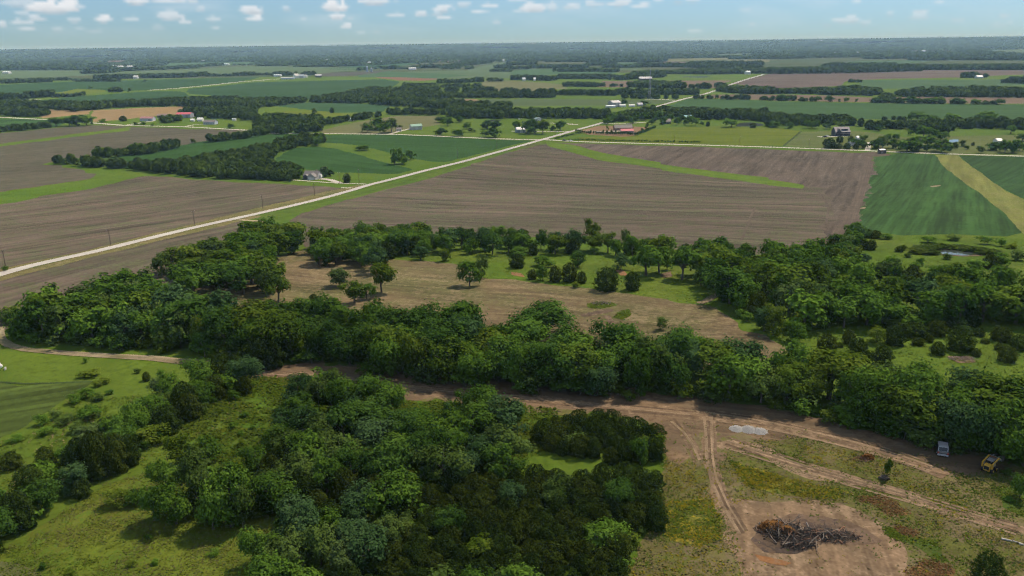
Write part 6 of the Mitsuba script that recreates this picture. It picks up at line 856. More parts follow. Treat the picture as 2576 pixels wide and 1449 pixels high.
# distant wooded ridge that forms the skyline
_th = np.linspace(0, 2 * math.pi, 721)[:-1]
_rad = np.array([8500, 10500, 12000, 13200, 14200, 15000, 15600, 17500, 20000.])
_prof = np.array([0, 12, 36, 62, 84, 98, 94, 50, 0.]) 
RV, RF = [], []
_bump = meshkit.fbm(np.column_stack([np.cos(_th) * 9, np.sin(_th) * 9, 0 * _th]), 4, 3) - .5
_bump2 = meshkit.fbm(np.column_stack([np.cos(_th) * 60, np.sin(_th) * 60, 0 * _th]), 3, 7) - .5
for r, h in zip(_rad, _prof):
    loc = meshkit.fbm(np.column_stack([np.cos(_th) * r / 900, np.sin(_th) * r / 900, 0 * _th]), 3, 5) - .5
    z = -3 + h * (1 + .20 * _bump) + (9 * _bump2 + 16 * loc) * min(h / 60, 1)
    RV.append(np.column_stack([np.sin(_th) * r, np.cos(_th) * r, np.maximum(z, -3) if h else 0 * z - 3]))
_n = len(_th)
for k in range(len(_rad) - 1):
    i = np.arange(_n)
    j = (i + 1) % _n
    RF.append(np.stack([k * _n + i, (k + 1) * _n + i, (k + 1) * _n + j, k * _n + j], 1))
_rv = np.vstack(RV)
scene['hills'] = mikit.ply((_rv, np.vstack(RF)), 'ground_surface', smooth=True, uv=None if False else uvs(len(_rv), G_['farwood'][0]))
labels['hills'] = {'kind': 'structure', 'label': 'low hazy blue wooded ridge along the skyline'}

# water
for i, pts in enumerate(PONDS):
    v, f = drape(Polygon(ragged(pts, .5)).buffer(0), 0)
    v[:, 2] = v[:, 2].mean() if np.ptp(v[:, 2]) < .3 else v[:, 2]
    v[:, 2] += .14
    key = numbered('pond')
    scene[key] = mikit.ply((v, f), 'water')
    labels[key] = {'kind': 'structure', 'label': ['small dark reedy pond below the corn field', 'blue pond beside the bright pasture', 'sliver of water behind the roadside trees, the left one', 'sliver of water behind the roadside trees, the right one', 'long pale pond beyond the long barn', 'small pond among the pasture trees'][i]}


# ------------------------------------------------------------------ vegetation
def tube(p0, p1, r0, r1, sides=6):
    p0, p1 = np.asarray(p0, float), np.asarray(p1, float)
    d = (p1 - p0) / max(np.linalg.norm(p1 - p0), 1e-9)
    a = np.cross(d, [0, 0, 1] if abs(d[2]) < .9 else [1, 0, 0])
    a /= np.linalg.norm(a)
    b = np.cross(d, a)
    an = np.arange(sides) * 2 * math.pi / sides
    ring = np.cos(an)[:, None] * a + np.sin(an)[:, None] * b
    v = np.vstack([p0 + ring * r0, p1 + ring * r1, [p0], [p1]])
    i = np.arange(sides)
    j = (i + 1) % sides
    f = np.vstack([np.stack([i, j, j + sides], 1), np.stack([i, j + sides, i + sides], 1), np.stack([j, i, i * 0 + 2 * sides], 1), np.stack([i + sides, j + sides, i * 0 + 2 * sides + 1], 1)])
    return v, f


def join(parts):
    V, F, at = [], [], 0
    for v, f in parts:
        v, f = np.asarray(v, float), np.asarray(f, int)
        if f.shape[1] == 4:
            f = np.vstack([f[:, [0, 1, 2]], f[:, [0, 2, 3]]])
        V.append(v)
        F.append(f + at)
        at += len(v)
    return np.vstack(V), np.vstack(F)


def sprays(c, nrm, size, r, aspect=1.5):
    """One four-cornered leaf spray per centre, its face along nrm, with a little fold."""
    n = len(c)
    nrm = nrm / (np.linalg.norm(nrm, axis=1, keepdims=True) + 1e-9)
    a = np.cross(nrm, r.normal(size=(n, 3)))
    a /= np.linalg.norm(a, axis=1, keepdims=True) + 1e-9
    b = np.cross(nrm, a)
    s = np.asarray(size).reshape(-1, 1) * r.uniform(.7, 1.3, (n, 1))
    L, Wd = s * aspect * .5, s * .5
    v = np.stack([c - a * L, c - b * Wd + nrm * s * .12, c + a * L, c + b * Wd + nrm * s * .12], 1).reshape(-1, 3)
    k = np.arange(n)[:, None] * 4
    f = np.vstack([k + [0, 1, 2], k + [0, 2, 3]])
    return v, f


def unit(r, n, up=0.):
    d = r.normal(size=(n, 3))
    d[:, 2] += up
    return d / np.linalg.norm(d, axis=1, keepdims=True)


def crown(kind, n, leaf, seed):
    """Leaf sprays of a tree one metre high and one metre wide: clumps on an uneven crown, sprays on the clumps."""
    r = np.random.default_rng(seed)
    if kind == 'cedar':
        z = r.beta(1.15, 1.5, n)
        prof = np.where(z < .3, .74 + .87 * z, np.sqrt(np.clip(1 - ((z - .3) / .72) ** 2.1, 0, 1)))
        th = r.uniform(0, 2 * math.pi, n)
        lob = .92 + .16 * np.sin(th * 3 + seed) * z + .13 * np.sin(th * 5 + z * 11 + seed * 2) + .12 * np.sin(z * 19 + th * 3) + .10 * np.sin(th * 9 + z * 5)
        rad = .46 * prof * lob * (1 - .30 * r.random(n) ** 2.0)
        c = np.column_stack([np.cos(th) * rad, np.sin(th) * rad, .02 + z * .97])
        nrm = np.column_stack([np.cos(th), np.sin(th), np.full(n, .75)]) + r.normal(size=(n, 3)) * .6
        return sprays(c, nrm, np.full(n, leaf), r, 2.0)
    zc, rz, trunk = {'round': (.51, .49, .06), 'oak': (.62, .38, .25), 'tall': (.52, .48, .06), 'olive': (.5, .5, .04), 'bush': (.45, .55, 0.), 'shrub': (.42, .58, 0.)}[kind]
    m = {'round': 24, 'oak': 28, 'tall': 22, 'olive': 32, 'bush': 15, 'shrub': 12}[kind]
    d = unit(r, m, .35)
    fac = r.uniform(.5, .92, m)
    fac[r.choice(m, 4, replace=False)] = r.uniform(.98, 1.16, 4)          # a few boughs stand out
    skew = r.normal(size=2) * .07
    lob = 1 + .18 * np.sin(np.arctan2(d[:, 1], d[:, 0]) * 3 + seed) + .1 * r.normal(size=m)
    cc = np.column_stack([d[:, 0] * .43 * fac * lob, d[:, 1] * .43 * fac * lob, zc + d[:, 2] * rz * .80 * fac])
    cc[:, :2] += skew * (cc[:, 2:3] - .3) * 2
    cr = r.uniform(.09, .22, m) * {'round': 1, 'oak': .9, 'tall': .95, 'olive': .85, 'bush': 1.25, 'shrub': 1.3}[kind]
    k = r.choice(m, n, p=cr ** 2 / (cr ** 2).sum())
    dd = unit(r, n, .65)
    q = r.random(n) ** .45
    stray = np.where(r.random(n) < .14, r.uniform(1.05, 1.55, n), 1.)
    lump = 1 + .35 * np.sin(dd[:, 0] * 5 + k * 1.7) * np.sin(dd[:, 1] * 5 + k) + .2 * r.normal(size=n)
    c = cc[k] + dd * (cr[k] * (.35 + .72 * q) * stray * lump)[:, None] * [1, 1, .8]
    out = c - [0, 0, zc - .12]
    nrm = dd * .75 + out / (np.linalg.norm(out, axis=1, keepdims=True) + 1e-6) * .5 + [0, 0, .35] + r.normal(size=(n, 3)) * .38
    c[:, 2] = np.clip(c[:, 2], trunk * .7 + .01, 1.03)
    return sprays(c, nrm, np.full(n, leaf), r)


def wood(kind, seed):
    """Tapered trunk and limbs of a tree one metre high."""
    r = np.random.default_rng(seed + 100)
    tr = {'oak': .042, 'round': .034, 'tall': .026, 'olive': .026, 'cedar': .03, 'bush': .02, 'shrub': .02}[kind]
    top = np.array([r.normal() * .03, r.normal() * .03, .55])
    parts = [tube([0, 0, -.03], top * [.5, .5, .45], tr, tr * .75), tube(top * [.5, .5, .45], top, tr * .75, tr * .45), tube(top, top + [0, 0, .3], tr * .45, tr * .1, 5)]
    if kind == 'cedar':
        return join(parts[:2])
    for i in range(7 if kind == 'oak' else 5):
        a = i * 2.4 + r.random()
        s = top * [.5, .5, .45 + .4 * r.random()]
        e = np.array([math.cos(a) * r.uniform(.2, .36), math.sin(a) * r.uniform(.2, .36), r.uniform(.5, .8)])
        md = (s + e) / 2 + [0, 0, .04]
        parts += [tube(s, md, tr * .45, tr * .3, 5), tube(md, e, tr * .3, tr * .08, 5)]
    return join(parts)


# stem of the names, everyday word, colour, and the labels of each stand
KIND = {'round': ('broadleaf_tree', 'tree'), 'oak': ('spreading_tree', 'tree'), 'tall': ('slender_tree', 'tree'), 'olive': ('grey_green_tree', 'tree'), 'cedar': ('cedar_tree', 'cedar'), 'bush': ('leafy_bush', 'bush'), 'shrub': ('leafy_bush', 'bush'), 'shrubling': ('planted_shrub', 'shrub')}
LOOK = {'round': 'rounded leafy tree', 'oak': 'wide spreading tree', 'tall': 'slender upright tree', 'olive': 'dull grey-green tree', 'cedar': 'dark cedar', 'bush': 'low leafy bush', 'shrub': 'low leafy bush', 'shrubling': 'small planted shrub'}
def stand_label(stand, kind, x, y, h, w):
    look = LOOK[kind]
    where = {
        'tree_line': ('in the long dense tree line above the dirt track', 'trees of the long tree line above the dirt track'),
        'left_grove': ('in the open grove at the left end of the mown brown field', 'trees of the grove left of the mown field'),
        'centre_grove': ('in the clump between the ploughed field and the mown brown field', 'trees of the clump above the mown field'),
        'rear_belt': ('in the belt along the lower edge of the big ploughed field', 'trees of the belt below the ploughed field'),
        'right_wood': ('in the wood between the pond and the cedar-dotted meadow', 'trees of the wood on the right'),
        'left_belt': ('in the slanting belt across the left meadow', 'trees of the slanting belt at the left'),
        'fore_broadleaf': ('in the thicket just below the dirt track', 'trees of the thicket below the dirt track'),
        'fore_mixed': ('in the mixed thicket at the bottom of the view', 'trees of the mixed thicket at the bottom'),
        'cedar_thicket': ('in the large cedar thicket left of the brush pile', 'plants of the large cedar thicket'),
        'cedar_clump': ('in the small cedar clump beside the bare dirt', 'plants of the small cedar clump'),
        'big_thicket': ('in the tall clump casting a shadow on the flowery meadow', 'plants of the clump over the flowery meadow'),
        'verge_row': ('in the long row along the gravel crossroad', 'shrubs of the row along the gravel crossroad'),
        'yard_row': ('in the row below the bare tan yard', 'shrubs of the row below the bare yard'),
        'hedge_row': ('in the hedge beside the road at the crossroads', 'shrubs of the hedge at the crossroads'),
        'yard_hedge': ('in the dense hedge right of the bare tan yard', 'shrubs of the hedge right of the bare yard'),
        'yard_tree': ('standing in the bare tan yard of the red-roofed shed', 'young trees of the bare yard'),
    }
    one = {'big_round': 'great rounded oak-like tree standing behind the middle of the long tree line', 'roadside': 'little bush at the foot of a pole beside the road at the left edge',
           'sapling': 'thin leaning sapling above a dark root clod on the rough ground', 'pale_top': 'pale fresh green young tree rising out of the dark cedar thicket'}
    if stand in ('tree_line', 'cedar_thicket', 'right_wood'):
        a = x / y
        if stand == 'tree_line':
            spot = ['at its left end by the pale track', 'above the slanting belt', 'above the bare dirt strip', 'above the small cedar clump', 'behind the gravel heaps', 'behind the grey car and loader'][int(np.searchsorted([-.55, -.27, .0, .2, .38], a))]
            return f'{look} in the long tree line, {spot}', f'{look}: long tree line, {spot}'
        if stand == 'cedar_thicket':
            spot = ('lower ' if y < 106 else 'upper ') + ('left part' if a < -.02 else 'middle part' if a < .12 else 'right-hand part')
            return f'{look} in the {spot} of the large cedar thicket', f'{look}: {spot} of the cedar thicket'
        spot = ('near edge' if y < 225 else 'far edge') + (' left of the pond' if a < .42 else ' below the pond')
        return f'{look} in the right-hand wood, {spot}', f'{look}: right wood, {spot}'
    if stand in where:
        return f'{look} {where[stand][0]}', f'{look}: {where[stand][1]}'
    if stand in one:
        return one[stand], None
    # trees standing apart: told from one another by what they stand by and by their order from the left
    return apart(stand, kind, x, y, h, w)


_NEAR = {'mown_lone': 'on the mown brown field', 'green_meadow': 'on the green strip above the mown field', 'cedar_meadow': 'on the cedar meadow', 'pond': 'near the small reedy pond', 'left_meadow': 'on the grass beside the striped lawn', 'flower_meadow': 'on the lower left meadow', 'fore_lone': 'beside the thicket below the track', 'right_lone': 'near the brush pile', 'mid': 'among the farms'}
_ORD = ['first', 'second', 'third', 'fourth', 'fifth', 'sixth', 'seventh', 'eighth', 'ninth', 'tenth', 'eleventh', 'twelfth', 'thirteenth', 'fourteenth', 'fifteenth', 'sixteenth', 'seventeenth', 'eighteenth', 'nineteenth', 'twentieth', 'twenty-first', 'twenty-second', 'twenty-third', 'twenty-fourth', 'twenty-fifth', 'twenty-sixth', 'twenty-seventh', 'twenty-eighth']
_MARKS = [('the camper house', -160, 667), ('the bare yard', 128, 1019), ('the crossroads barn', 18, 1005), ('the green-roofed shed', -120, 1064), ('the dark blue farmhouse', 373, 933), ('the gravel crossroad', 345, 825), ('the far left farm lane', -631, 1183), ('the wheat field', -565, 1273), ('the blue pond', 307, 1066), ('the rounded soybean field', -140, 754)]


def apart(stand, kind, x, y, h, w):
    if stand == 'mid':
        name, mx, my = min(_MARKS, key=lambda m: (m[1] - x) ** 2 + (m[2] - y) ** 2)
        mates = [q for q in _APART if q[0] == 'mid' and q[1] == kind and min(_MARKS, key=lambda m: (m[1] - q[2]) ** 2 + (m[2] - q[3]) ** 2)[0] == name]
        place = f'near {name}'
    else:
        mates = [q for q in _APART if q[0] == stand and q[1] == kind]
        place = _NEAR[stand]
    mates = sorted(mates, key=lambda q: q[2] / q[3])
    i = [k for k, q in enumerate(mates) if abs(q[2] - x) < .01 and abs(q[3] - y) < .01][0]
    n = len(mates)
    if n == 1:
        return f'the only {LOOK[kind]} {place}', None
    if i == n - 1:
        return f'rightmost {LOOK[kind]} {place}', None
    if i == 0:
        return f'leftmost {LOOK[kind]} {place}', None
    if i < 20:
        return f'{_ORD[i]} {LOOK[kind]} from the left {place}', None
    return f'{_ORD[n - 1 - i]} {LOOK[kind]} from the right {place}', None


_APART = []
for (stand, kind), text in TREES.items():
    for q in text.split(';'):
        _APART.append((stand, kind, float(q.split(',')[0]), float(q.split(',')[1])))

LEVELS = {0: (3300, .041), 1: (1300, .064), 2: (300, .14)}
HUES = {'round': ['leaf_mid', 'leaf_dark', 'leaf_fresh', 'leaf_blue'], 'oak': ['leaf_oak', 'leaf_mid', 'leaf_yellow', 'leaf_oak'], 'tall': ['leaf_pale', 'leaf_fresh', 'leaf_yellow', 'leaf_mid'], 'olive': ['leaf_olive', 'leaf_grey', 'leaf_blue', 'leaf_olive'], 'cedar': ['needle_dark', 'needle_olive'], 'bush': ['leaf_fresh', 'leaf_yellow', 'leaf_olive', 'leaf_mid'], 'shrubling': ['leaf_dark']}
_protos = {}


def proto(kind, level, var):
    key = f'{kind}_{level}_{var}'
    if key not in _protos:
        n, leaf = LEVELS[level]
        if kind == 'cedar':
            n, leaf = int(n * 1.25), leaf * .8
        if kind in ('bush', 'shrubling'):
            n, leaf = max(int(n * .4), 90), leaf * 1.5
        base = 'bush' if kind == 'shrubling' else kind
        v, f = crown(base, n, leaf, 7 * var + 13 * level + hash_(kind))
        hue = HUES[kind][var % len(HUES[kind])]
        g = {'type': 'shapegroup', 'crown': mikit.ply((v, f), 'leaf_surface', uv=uvs(len(v), L_[hue][0]))}
        if kind != 'shrubling':
            wv, wf = wood(base, var)
            g = {'type': 'shapegroup', 'trunk': mikit.ply((wv, wf), 'bark'), 'crown': g['crown']}
        name = 'proto_' + key
        scene[name] = g
        _protos[key] = name
    return _protos[key]


def hash_(s):
    return sum(ord(c) * (i + 3) for i, c in enumerate(s)) % 97


def placed(x, y, h, w, rz, sink=.0):
    return T().translate([float(x), float(y), float(height(x, y)) - sink]).rotate([0, 0, 1], float(rz)).scale([float(w), float(w), float(h)])


_all = []
for (stand, kind), text in TREES.items():
    for q in text.split(';'):
        x, y, h, w = map(float, q.split(','))
        _all.append((h * w / (x * x + y * y), stand, kind, x, y, h, w))
_all.sort(key=lambda a: -a[0])
_made, _rest = {}, []
for _, stand, kind, x, y, h, w in _all:
    d = math.hypot(math.hypot(x, y), CAM_Z - float(height(x, y)))
    level = 0 if d < 215 else 1 if d < 420 else 2
    if kind == 'shrubling':
        level = 2
    _made[kind] = _made.get(kind, 0) + 1
    var = 2 if stand == 'big_thicket' and kind == 'round' else int(rng.integers(0, (6 if kind in ('round', 'oak') else 4) if level < 2 else 3))
    ref = proto(kind, level, var)
    m = placed(x, y, h, w, rng.uniform(0, 360), .05)
    inst = {'type': 'instance', 'group': {'type': 'ref', 'id': ref}, 'to_world': m}
    if _made[kind] > 300:
        _rest.append(inst)
        continue
    key = numbered(KIND[kind][0])
    scene[key] = inst
    lab, group = stand_label(stand, kind, x, y, h, w)
    labels[key] = {'label': lab, 'category': KIND[kind][1], **({'group': group} if group else {})}

# bushes and saplings under and in front of the trees: nobody could count them
for i, q in enumerate(UNDER.split(';')):
    x, y, h = map(float, q.split(','))
    ref = proto('bush', 1, int(rng.integers(0, 4)))
    scene[f'undergrowth__{i + 1:03d}'] = {'type': 'instance', 'group': {'type': 'ref', 'id': ref}, 'to_world': placed(x, y, h, h * rng.uniform(1.1, 1.7), rng.uniform(0, 360), .1)}
labels['undergrowth'] = {'kind': 'stuff', 'label': 'tangled bushes and saplings at the foot of the tree lines and thickets'}

# woods and hedgerows beyond: thousands of trees in one mass
def far_tree(n, leaf, seed, flat=1.):
    r = np.random.default_rng(seed)
    d = unit(r, n, .45)
    fac = r.uniform(.65, 1.0, n)
    c = np.column_stack([d[:, 0] * .43 * fac, d[:, 1] * .43 * fac, np.clip(.47 + d[:, 2] * .45 * fac, .06, .95)])
    return sprays(c, d * .8 + [0, 0, .35] + r.normal(size=(n, 3)) * .35, np.full(n, leaf), r, 1.2)


_spots = []
def scatter_line(pts, w, h):
    ls = LineString(pts)
    d = np.hypot(*np.mean(pts, 0))
    sp = max(6.5, d / 330)
    n = int(ls.length * max(w, sp) / sp ** 2 * 1.05) + 1
    s = rng.uniform(0, ls.length, n)
    for x in s:
        a = ls.interpolate(x)
        b = ls.interpolate(min(x + 1, ls.length))
        t = math.atan2(b.y - a.y, b.x - a.x)
        o = rng.uniform(-.5, .5) * w
        _spots.append((a.x - math.sin(t) * o + rng.normal() * 1.5, a.y + math.cos(t) * o, h * rng.uniform(.65, 1.2), sp))


def scatter_poly(pts, h, sp):
    p = Polygon(pts).buffer(0)
    d = np.hypot(*np.mean(pts, 0))
    sp = max(sp * .92, d / 330)
    n = int(p.area / sp ** 2 * 1.15)
    x0, y0, x1, y1 = p.bounds
    q = rng.uniform(size=(n * 6, 2)) * [x1 - x0, y1 - y0] + [x0, y0]
    q = q[shapely.contains_xy(p, q[:, 0], q[:, 1])][:n]
    for x, y in q:
        _spots.append((x, y, h * rng.uniform(.7, 1.18), sp))


for pts, w, h in HEDGES:
    scatter_line(pts, w, h)
for pts, h, sp in WOODS:
    scatter_poly(pts, h, sp)
# the rolling wooded country beyond, in irregular patches
_q = rng.uniform(size=(90000, 2))
_rr = np.sqrt(_q[:, 0] * (15200. ** 2 - 3600. ** 2) + 3600. ** 2)
_aa = (_q[:, 1] - .5) * math.radians(78)
_px, _py = np.sin(_aa) * _rr, np.cos(_aa) * _rr
_pt = meshkit.fbm(np.column_stack([_px / 900, _py / 520, 0 * _px]), 4, 21)
_dens = .60 - .27 * ss(4300, 6500, _rr)
_clear = shapely.unary_union([Polygon(f[4]).buffer(0) for f in FIELDS if np.hypot(*np.mean(f[4], 0)) > 1800])
_ok = (_pt > _dens) & ~shapely.contains_xy(_clear, _px, _py)
_carpet = [(x, y, 11 * rng.uniform(.6, 1.25), r / 300) for x, y, r in zip(_px[_ok], _py[_ok], _rr[_ok])]
_ridge_r, _ridge_h = _rad, _prof


def base_height(x, y):
    r = np.hypot(x, y)
    return np.where(r > 8500, np.maximum(height(x, y), np.interp(r, _ridge_r, _ridge_h) - 4), height(x, y))


HUE_FAR = ['far_a', 'far_b', 'far_c']
groups = {}
for x, y, h, sp in _spots + _carpet:
    d = math.hypot(x, y)
    lv = 0 if d < 900 else 1 if d < 1800 else 2 if d < 3600 else 3
    groups.setdefault(lv, []).append((x, y, h, max(sp * 1.35, h * .85)))
_fv, _ff, _fu, _at = [], [], [], 0
for lv, rows in groups.items():
    rows = np.array(rows)
    n, leaf = {0: (120, .22), 1: (48, .34), 2: (18, .55), 3: (8, .85)}[lv]
    for var in range(3):
        sel = rows[var::3]
        v, f = far_tree(n, leaf, 50 + lv * 5 + var)
        th = rng.uniform(0, 2 * math.pi, len(sel))
        c, s = np.cos(th), np.sin(th)
        sc = sel[:, 3] * rng.uniform(.8, 1.2, len(sel))
        X = (v[None, :, 0] * c[:, None] - v[None, :, 1] * s[:, None]) * sc[:, None] + sel[:, :1]
        Y = (v[None, :, 0] * s[:, None] + v[None, :, 1] * c[:, None]) * sc[:, None] + sel[:, 1:2]
        Z = v[None, :, 2] * sel[:, 2:3] + base_height(sel[:, 0], sel[:, 1])[:, None]
        _fv.append(np.stack([X, Y, Z], -1).reshape(-1, 3))
        _ff.append((f[None] + (np.arange(len(sel)) * len(v))[:, None, None]).reshape(-1, 3) + _at)
        hue = rng.choice([L_[q][0] for q in HUE_FAR], len(sel), p=[.5, .3, .2])
        _fu.append(np.column_stack([np.repeat((hue + .5) / 64., len(v)), np.zeros(len(sel) * len(v))]))
        _at += len(sel) * len(v)
scene['woodland__far_tree'] = mikit.ply((np.vstack(_fv), np.vstack(_ff)), 'leaf_surface', uv=np.vstack(_fu))
labels['woodland'] = {'kind': 'stuff', 'label': 'dark green hedgerows and woods spread over the distant farmland', 'category': 'woodland'}
labels['woodland__far_tree'] = {'kind': 'stuff'}
for i, inst in enumerate(_rest):
    scene[f'woodland__{i + 1:03d}'] = inst
print('far trees', len(_spots), len(_carpet), 'tris', sum(len(f) for f in _ff), 'near', len(_all), _made)


# weeds, grass tufts and reeds: stuff
def tuft_mesh(pts, hts, hues, blades, spread, r, lean=1.0):
    n = len(pts)
    P_0 = np.repeat(pts, blades, 0)
    H = np.repeat(hts, blades) * r.uniform(.55, 1.15, n * blades)
    off = r.normal(size=(n * blades, 2)) * np.repeat(spread, blades)[:, None]
    base = np.column_stack([P_0 + off, np.zeros(n * blades)])
    base[:, 2] = height(base[:, 0], base[:, 1])
    d = unit(r, n * blades)
    d[:, 2] = np.abs(d[:, 2]) * .4
    c = base + np.column_stack([0 * H, 0 * H, H * .45])
    nrm = d * .8 + [0, 0, lean]
    v, f = sprays(c, nrm, H * .9, r, 1.3)
    return v, f, np.repeat(np.repeat((np.asarray(hues) + .5) / 64., blades), 4)


def in_poly(pts, n, r, avoid=None):
    p = pts if hasattr(pts, 'geom_type') else Polygon(pts).buffer(0)
    x0, y0, x1, y1 = p.bounds
    q = r.uniform(size=(n * 3, 2)) * [x1 - x0, y1 - y0] + [x0, y0]
    q = q[shapely.contains_xy(p, q[:, 0], q[:, 1])]
    if avoid is not None:
        q = q[~shapely.contains_xy(avoid, q[:, 0], q[:, 1])]
    return q[:n]


def fields_of(pal):
    return [f[4] for f in FIELDS if f[1] == pal]


_dirt = shapely.unary_union([Polygon(p).buffer(0) for pal in ('dirt', 'dirt2', 'ash') for p in fields_of(pal)]).buffer(-.7).union(shapely.unary_union([LineString(l[2]).buffer(l[3] * .42) for l in LANES if l[1] in ('dirt2', 'paletrack')]))
def stuff(name, specs, label, blades=3):
    V, F, U, at = [], [], [], 0
    for pts, n, hmin, hmax, hues, spread in specs:
        r = np.random.default_rng(len(V) * 7 + len(name))
        q = in_poly(pts, int(n * 1.15), r)
        q = q[~shapely.contains_xy(_dirt, q[:, 0], q[:, 1]) | (r.random(len(q)) < .09)]
        # patchy: keep where a slow noise is high
        keep = meshkit.fbm(np.column_stack([q / 3.0, 0 * q[:, 0]]), 3, 31) + r.normal(size=len(q)) * .16 > .45
        q = q[keep]
        nz = meshkit.fbm(np.column_stack([q / 9.0, 0 * q[:, 0]]), 2, 12) + r.normal(size=len(q)) * .2
        hi = np.clip(((nz - .28) / .46 * len(hues)).astype(int), 0, len(hues) - 1)
        hu = np.array([L_[h][0] for h in hues])[hi]
        v, f, u = tuft_mesh(q, r.uniform(hmin, hmax, len(q)), hu, blades, np.full(len(q), spread), r)
        V.append(v); F.append(f + at); U.append(u)
        at += len(v)
    v, f, u = np.vstack(V), np.vstack(F), np.concatenate(U)
    scene[name] = mikit.ply((v, f), 'leaf_surface', uv=np.column_stack([u, 0 * u]))
    labels[name] = {'kind': 'stuff', 'label': label}
    print(name, len(f))


_f = lambda pal: fields_of(pal)[0]
stuff('rough_weeds', [(_f('rough'), 34000, .14, .32, ['weed_dark', 'weed_olive', 'weed_straw', 'weed_olive', 'weed_green', 'weed_straw', 'weed_yellow'], .3)] +
      [(p, 3000, .16, .34, ['weed_green', 'weed_yellow', 'weed_dark', 'weed_yellow'], .3) for p in fields_of('yellowweed')] +
      [(p, 1200, .15, .32, ['weed_rust', 'weed_straw', 'weed_rust'], .3) for p in fields_of('rustweed')] +
      [(p, 800, .16, .34, ['weed_green', 'weed_dark', 'weed_lime'], .3) for p in fields_of('weedgreen')],
      'patchy weeds and dry tufts on the rough ground round the brush pile')
stuff('meadow_grass', [(_f('flower'), 20000, .12, .30, ['weed_green', 'weed_lime', 'weed_white', 'weed_lime', 'weed_green', 'weed_olive'], .35),
                       (_f('weedy'), 24000, .25, .55, ['weed_dark', 'weed_green', 'weed_lime', 'weed_green'], .4)],
      'tall flowery grass and weeds on the left meadows')
_lm = [(-140, 150), (-60, 158), (-52, 148), (-60, 128), (-80, 112), (-120, 110), (-150, 120)]
_lm = Polygon(_lm).difference(shapely.unary_union([Polygon(p).buffer(1) for p in fields_of('lawn')]))
stuff('pasture_tufts', [(_lm, 10000, .18, .4, ['weed_dark', 'weed_green', 'weed_straw', 'weed_lime'], .4)], 'uneven tufts on the grass round the mown lawn')
_mw = [f[4] for f in FIELDS if f[0] == 'meadow' and f[1] in ('bright', 'bright2')]
stuff('lush_grass', [(p, 8000, .18, .4, ['weed_dark', 'weed_green', 'weed_lime'], .4) for p in _mw], 'lush grass tufts on the bright meadows', 2)
_pc = Polygon(PONDS[0]).centroid
_reed = Polygon(PONDS[0]).buffer(7).difference(Polygon(PONDS[0]).buffer(1.2)).intersection(Polygon([(_pc.x - 60, _pc.y + 2), (_pc.x + 60, _pc.y - 9), (_pc.x + 60, _pc.y + 60), (_pc.x - 60, _pc.y + 60)]))
stuff('reeds', [(_reed, 3500, 1.0, 1.9, ['reed', 'weed_dark', 'reed'], .5)], 'dark reeds standing round the small pond')


# ------------------------------------------------------------------ built things
def box(cx, cy, cz, sx, sy, sz):
    m = trimesh.creation.box((sx, sy, sz))
    return m.vertices + [cx, cy, cz], m.faces


def ext(poly, depth, axis='y'):
    """Polygon in (x, z), extruded symmetrically along y; or in (y, z), along x."""
    m = trimesh.creation.extrude_polygon(Polygon(poly), depth, engine='earcut')
    v = np.array(m.vertices)
    f = np.array(m.faces)
    if axis == 'y':
        return np.column_stack([v[:, 0], v[:, 2] - depth / 2, v[:, 1]]), f[:, ::-1]
    return np.column_stack([v[:, 2] - depth / 2, v[:, 0], v[:, 1]]), f


def at(x, y, yaw, dz=0., s=1.):
    return T().translate([float(x), float(y), float(height(x, y)) + dz]).rotate([0, 0, 1], float(yaw)).scale([s, s, s])


def part(key, mesh, paint, m, bsdf='painted', label=None, smooth=False):
    k, q = key, 0
    while k in scene:
        q += 1
        k = f'{key}_{q:03d}'
    if paint is None:
        scene[k] = {**mikit.ply(mesh, bsdf, smooth=smooth), 'to_world': m}
    else:
        v, f, _ = meshkit.arrays(mesh, smooth if smooth is True else False)
        scene[k] = {**mikit.ply((v, f), bsdf, smooth=True if smooth else False, uv=uvs(len(v), P_[paint][0])), 'to_world': m}
    if label:
        labels[k] = {'label': label}
    return k


def thing(name, label, cat, group=None):
    key = numbered(name)
    labels[key] = {'label': label, 'category': cat, **({'group': group} if group else {})}
    return key


def gable(w, d, h, r, over=.4, th=.18, ridge='x'):
    """(walls with gable ends, roof slabs): ridge along x or y."""
    if ridge == 'y':
        wv, rv = gable(d, w, h, r, over, th)
        return [(np.column_stack([q[0][:, 1], -q[0][:, 0], q[0][:, 2]]), q[1]) for q in (wv, rv)]
    walls = ext([(-d / 2, -.4), (d / 2, -.4), (d / 2, h), (0, h + r), (-d / 2, h)], w, 'x')
    e = over
    sl = r / (d / 2)
    outer = [(-d / 2 - e, h - e * sl + .04), (0, h + r + .04), (d / 2 + e, h - e * sl + .04), (d / 2 + e, h - e * sl + th + .06), (0, h + r + th + .08), (-d / 2 - e, h - e * sl + th + .06)]
    return walls, ext(outer, w + 2 * e, 'x')


def openings(key, m, w, d, h, far, kind, n=None):
    if kind in ('house', 'farmhouse', 'garage'):
        n = n or max(2, int(w / 3.2))
        for i in range(n):
            x = -w / 2 + w * (i + .5) / n
            if i == n // 2:
                part(key + '__door', box(x, -d / 2 - .04, 1.05, 1.1, .1, 2.1), 'door', m)
            else:
                k = part(key + '__window', box(x, -d / 2 - .03, 1.55, 1.35, .1, 1.35), 'trim', m)
                part(k + '__pane', box(x, -d / 2 - .06, 1.55, 1.1, .09, 1.1), 'glass', m, 'gloss')
    else:
        n = max(1, int(w / 9))
        for i in range(n):
            x = -w / 2 + w * (i + .5) / n
            part(key + '__door', box(x, -d / 2 - .05, h * .4, 3.4, .12, h * .8), 'trim' if i % 2 == 0 else 'door', m)


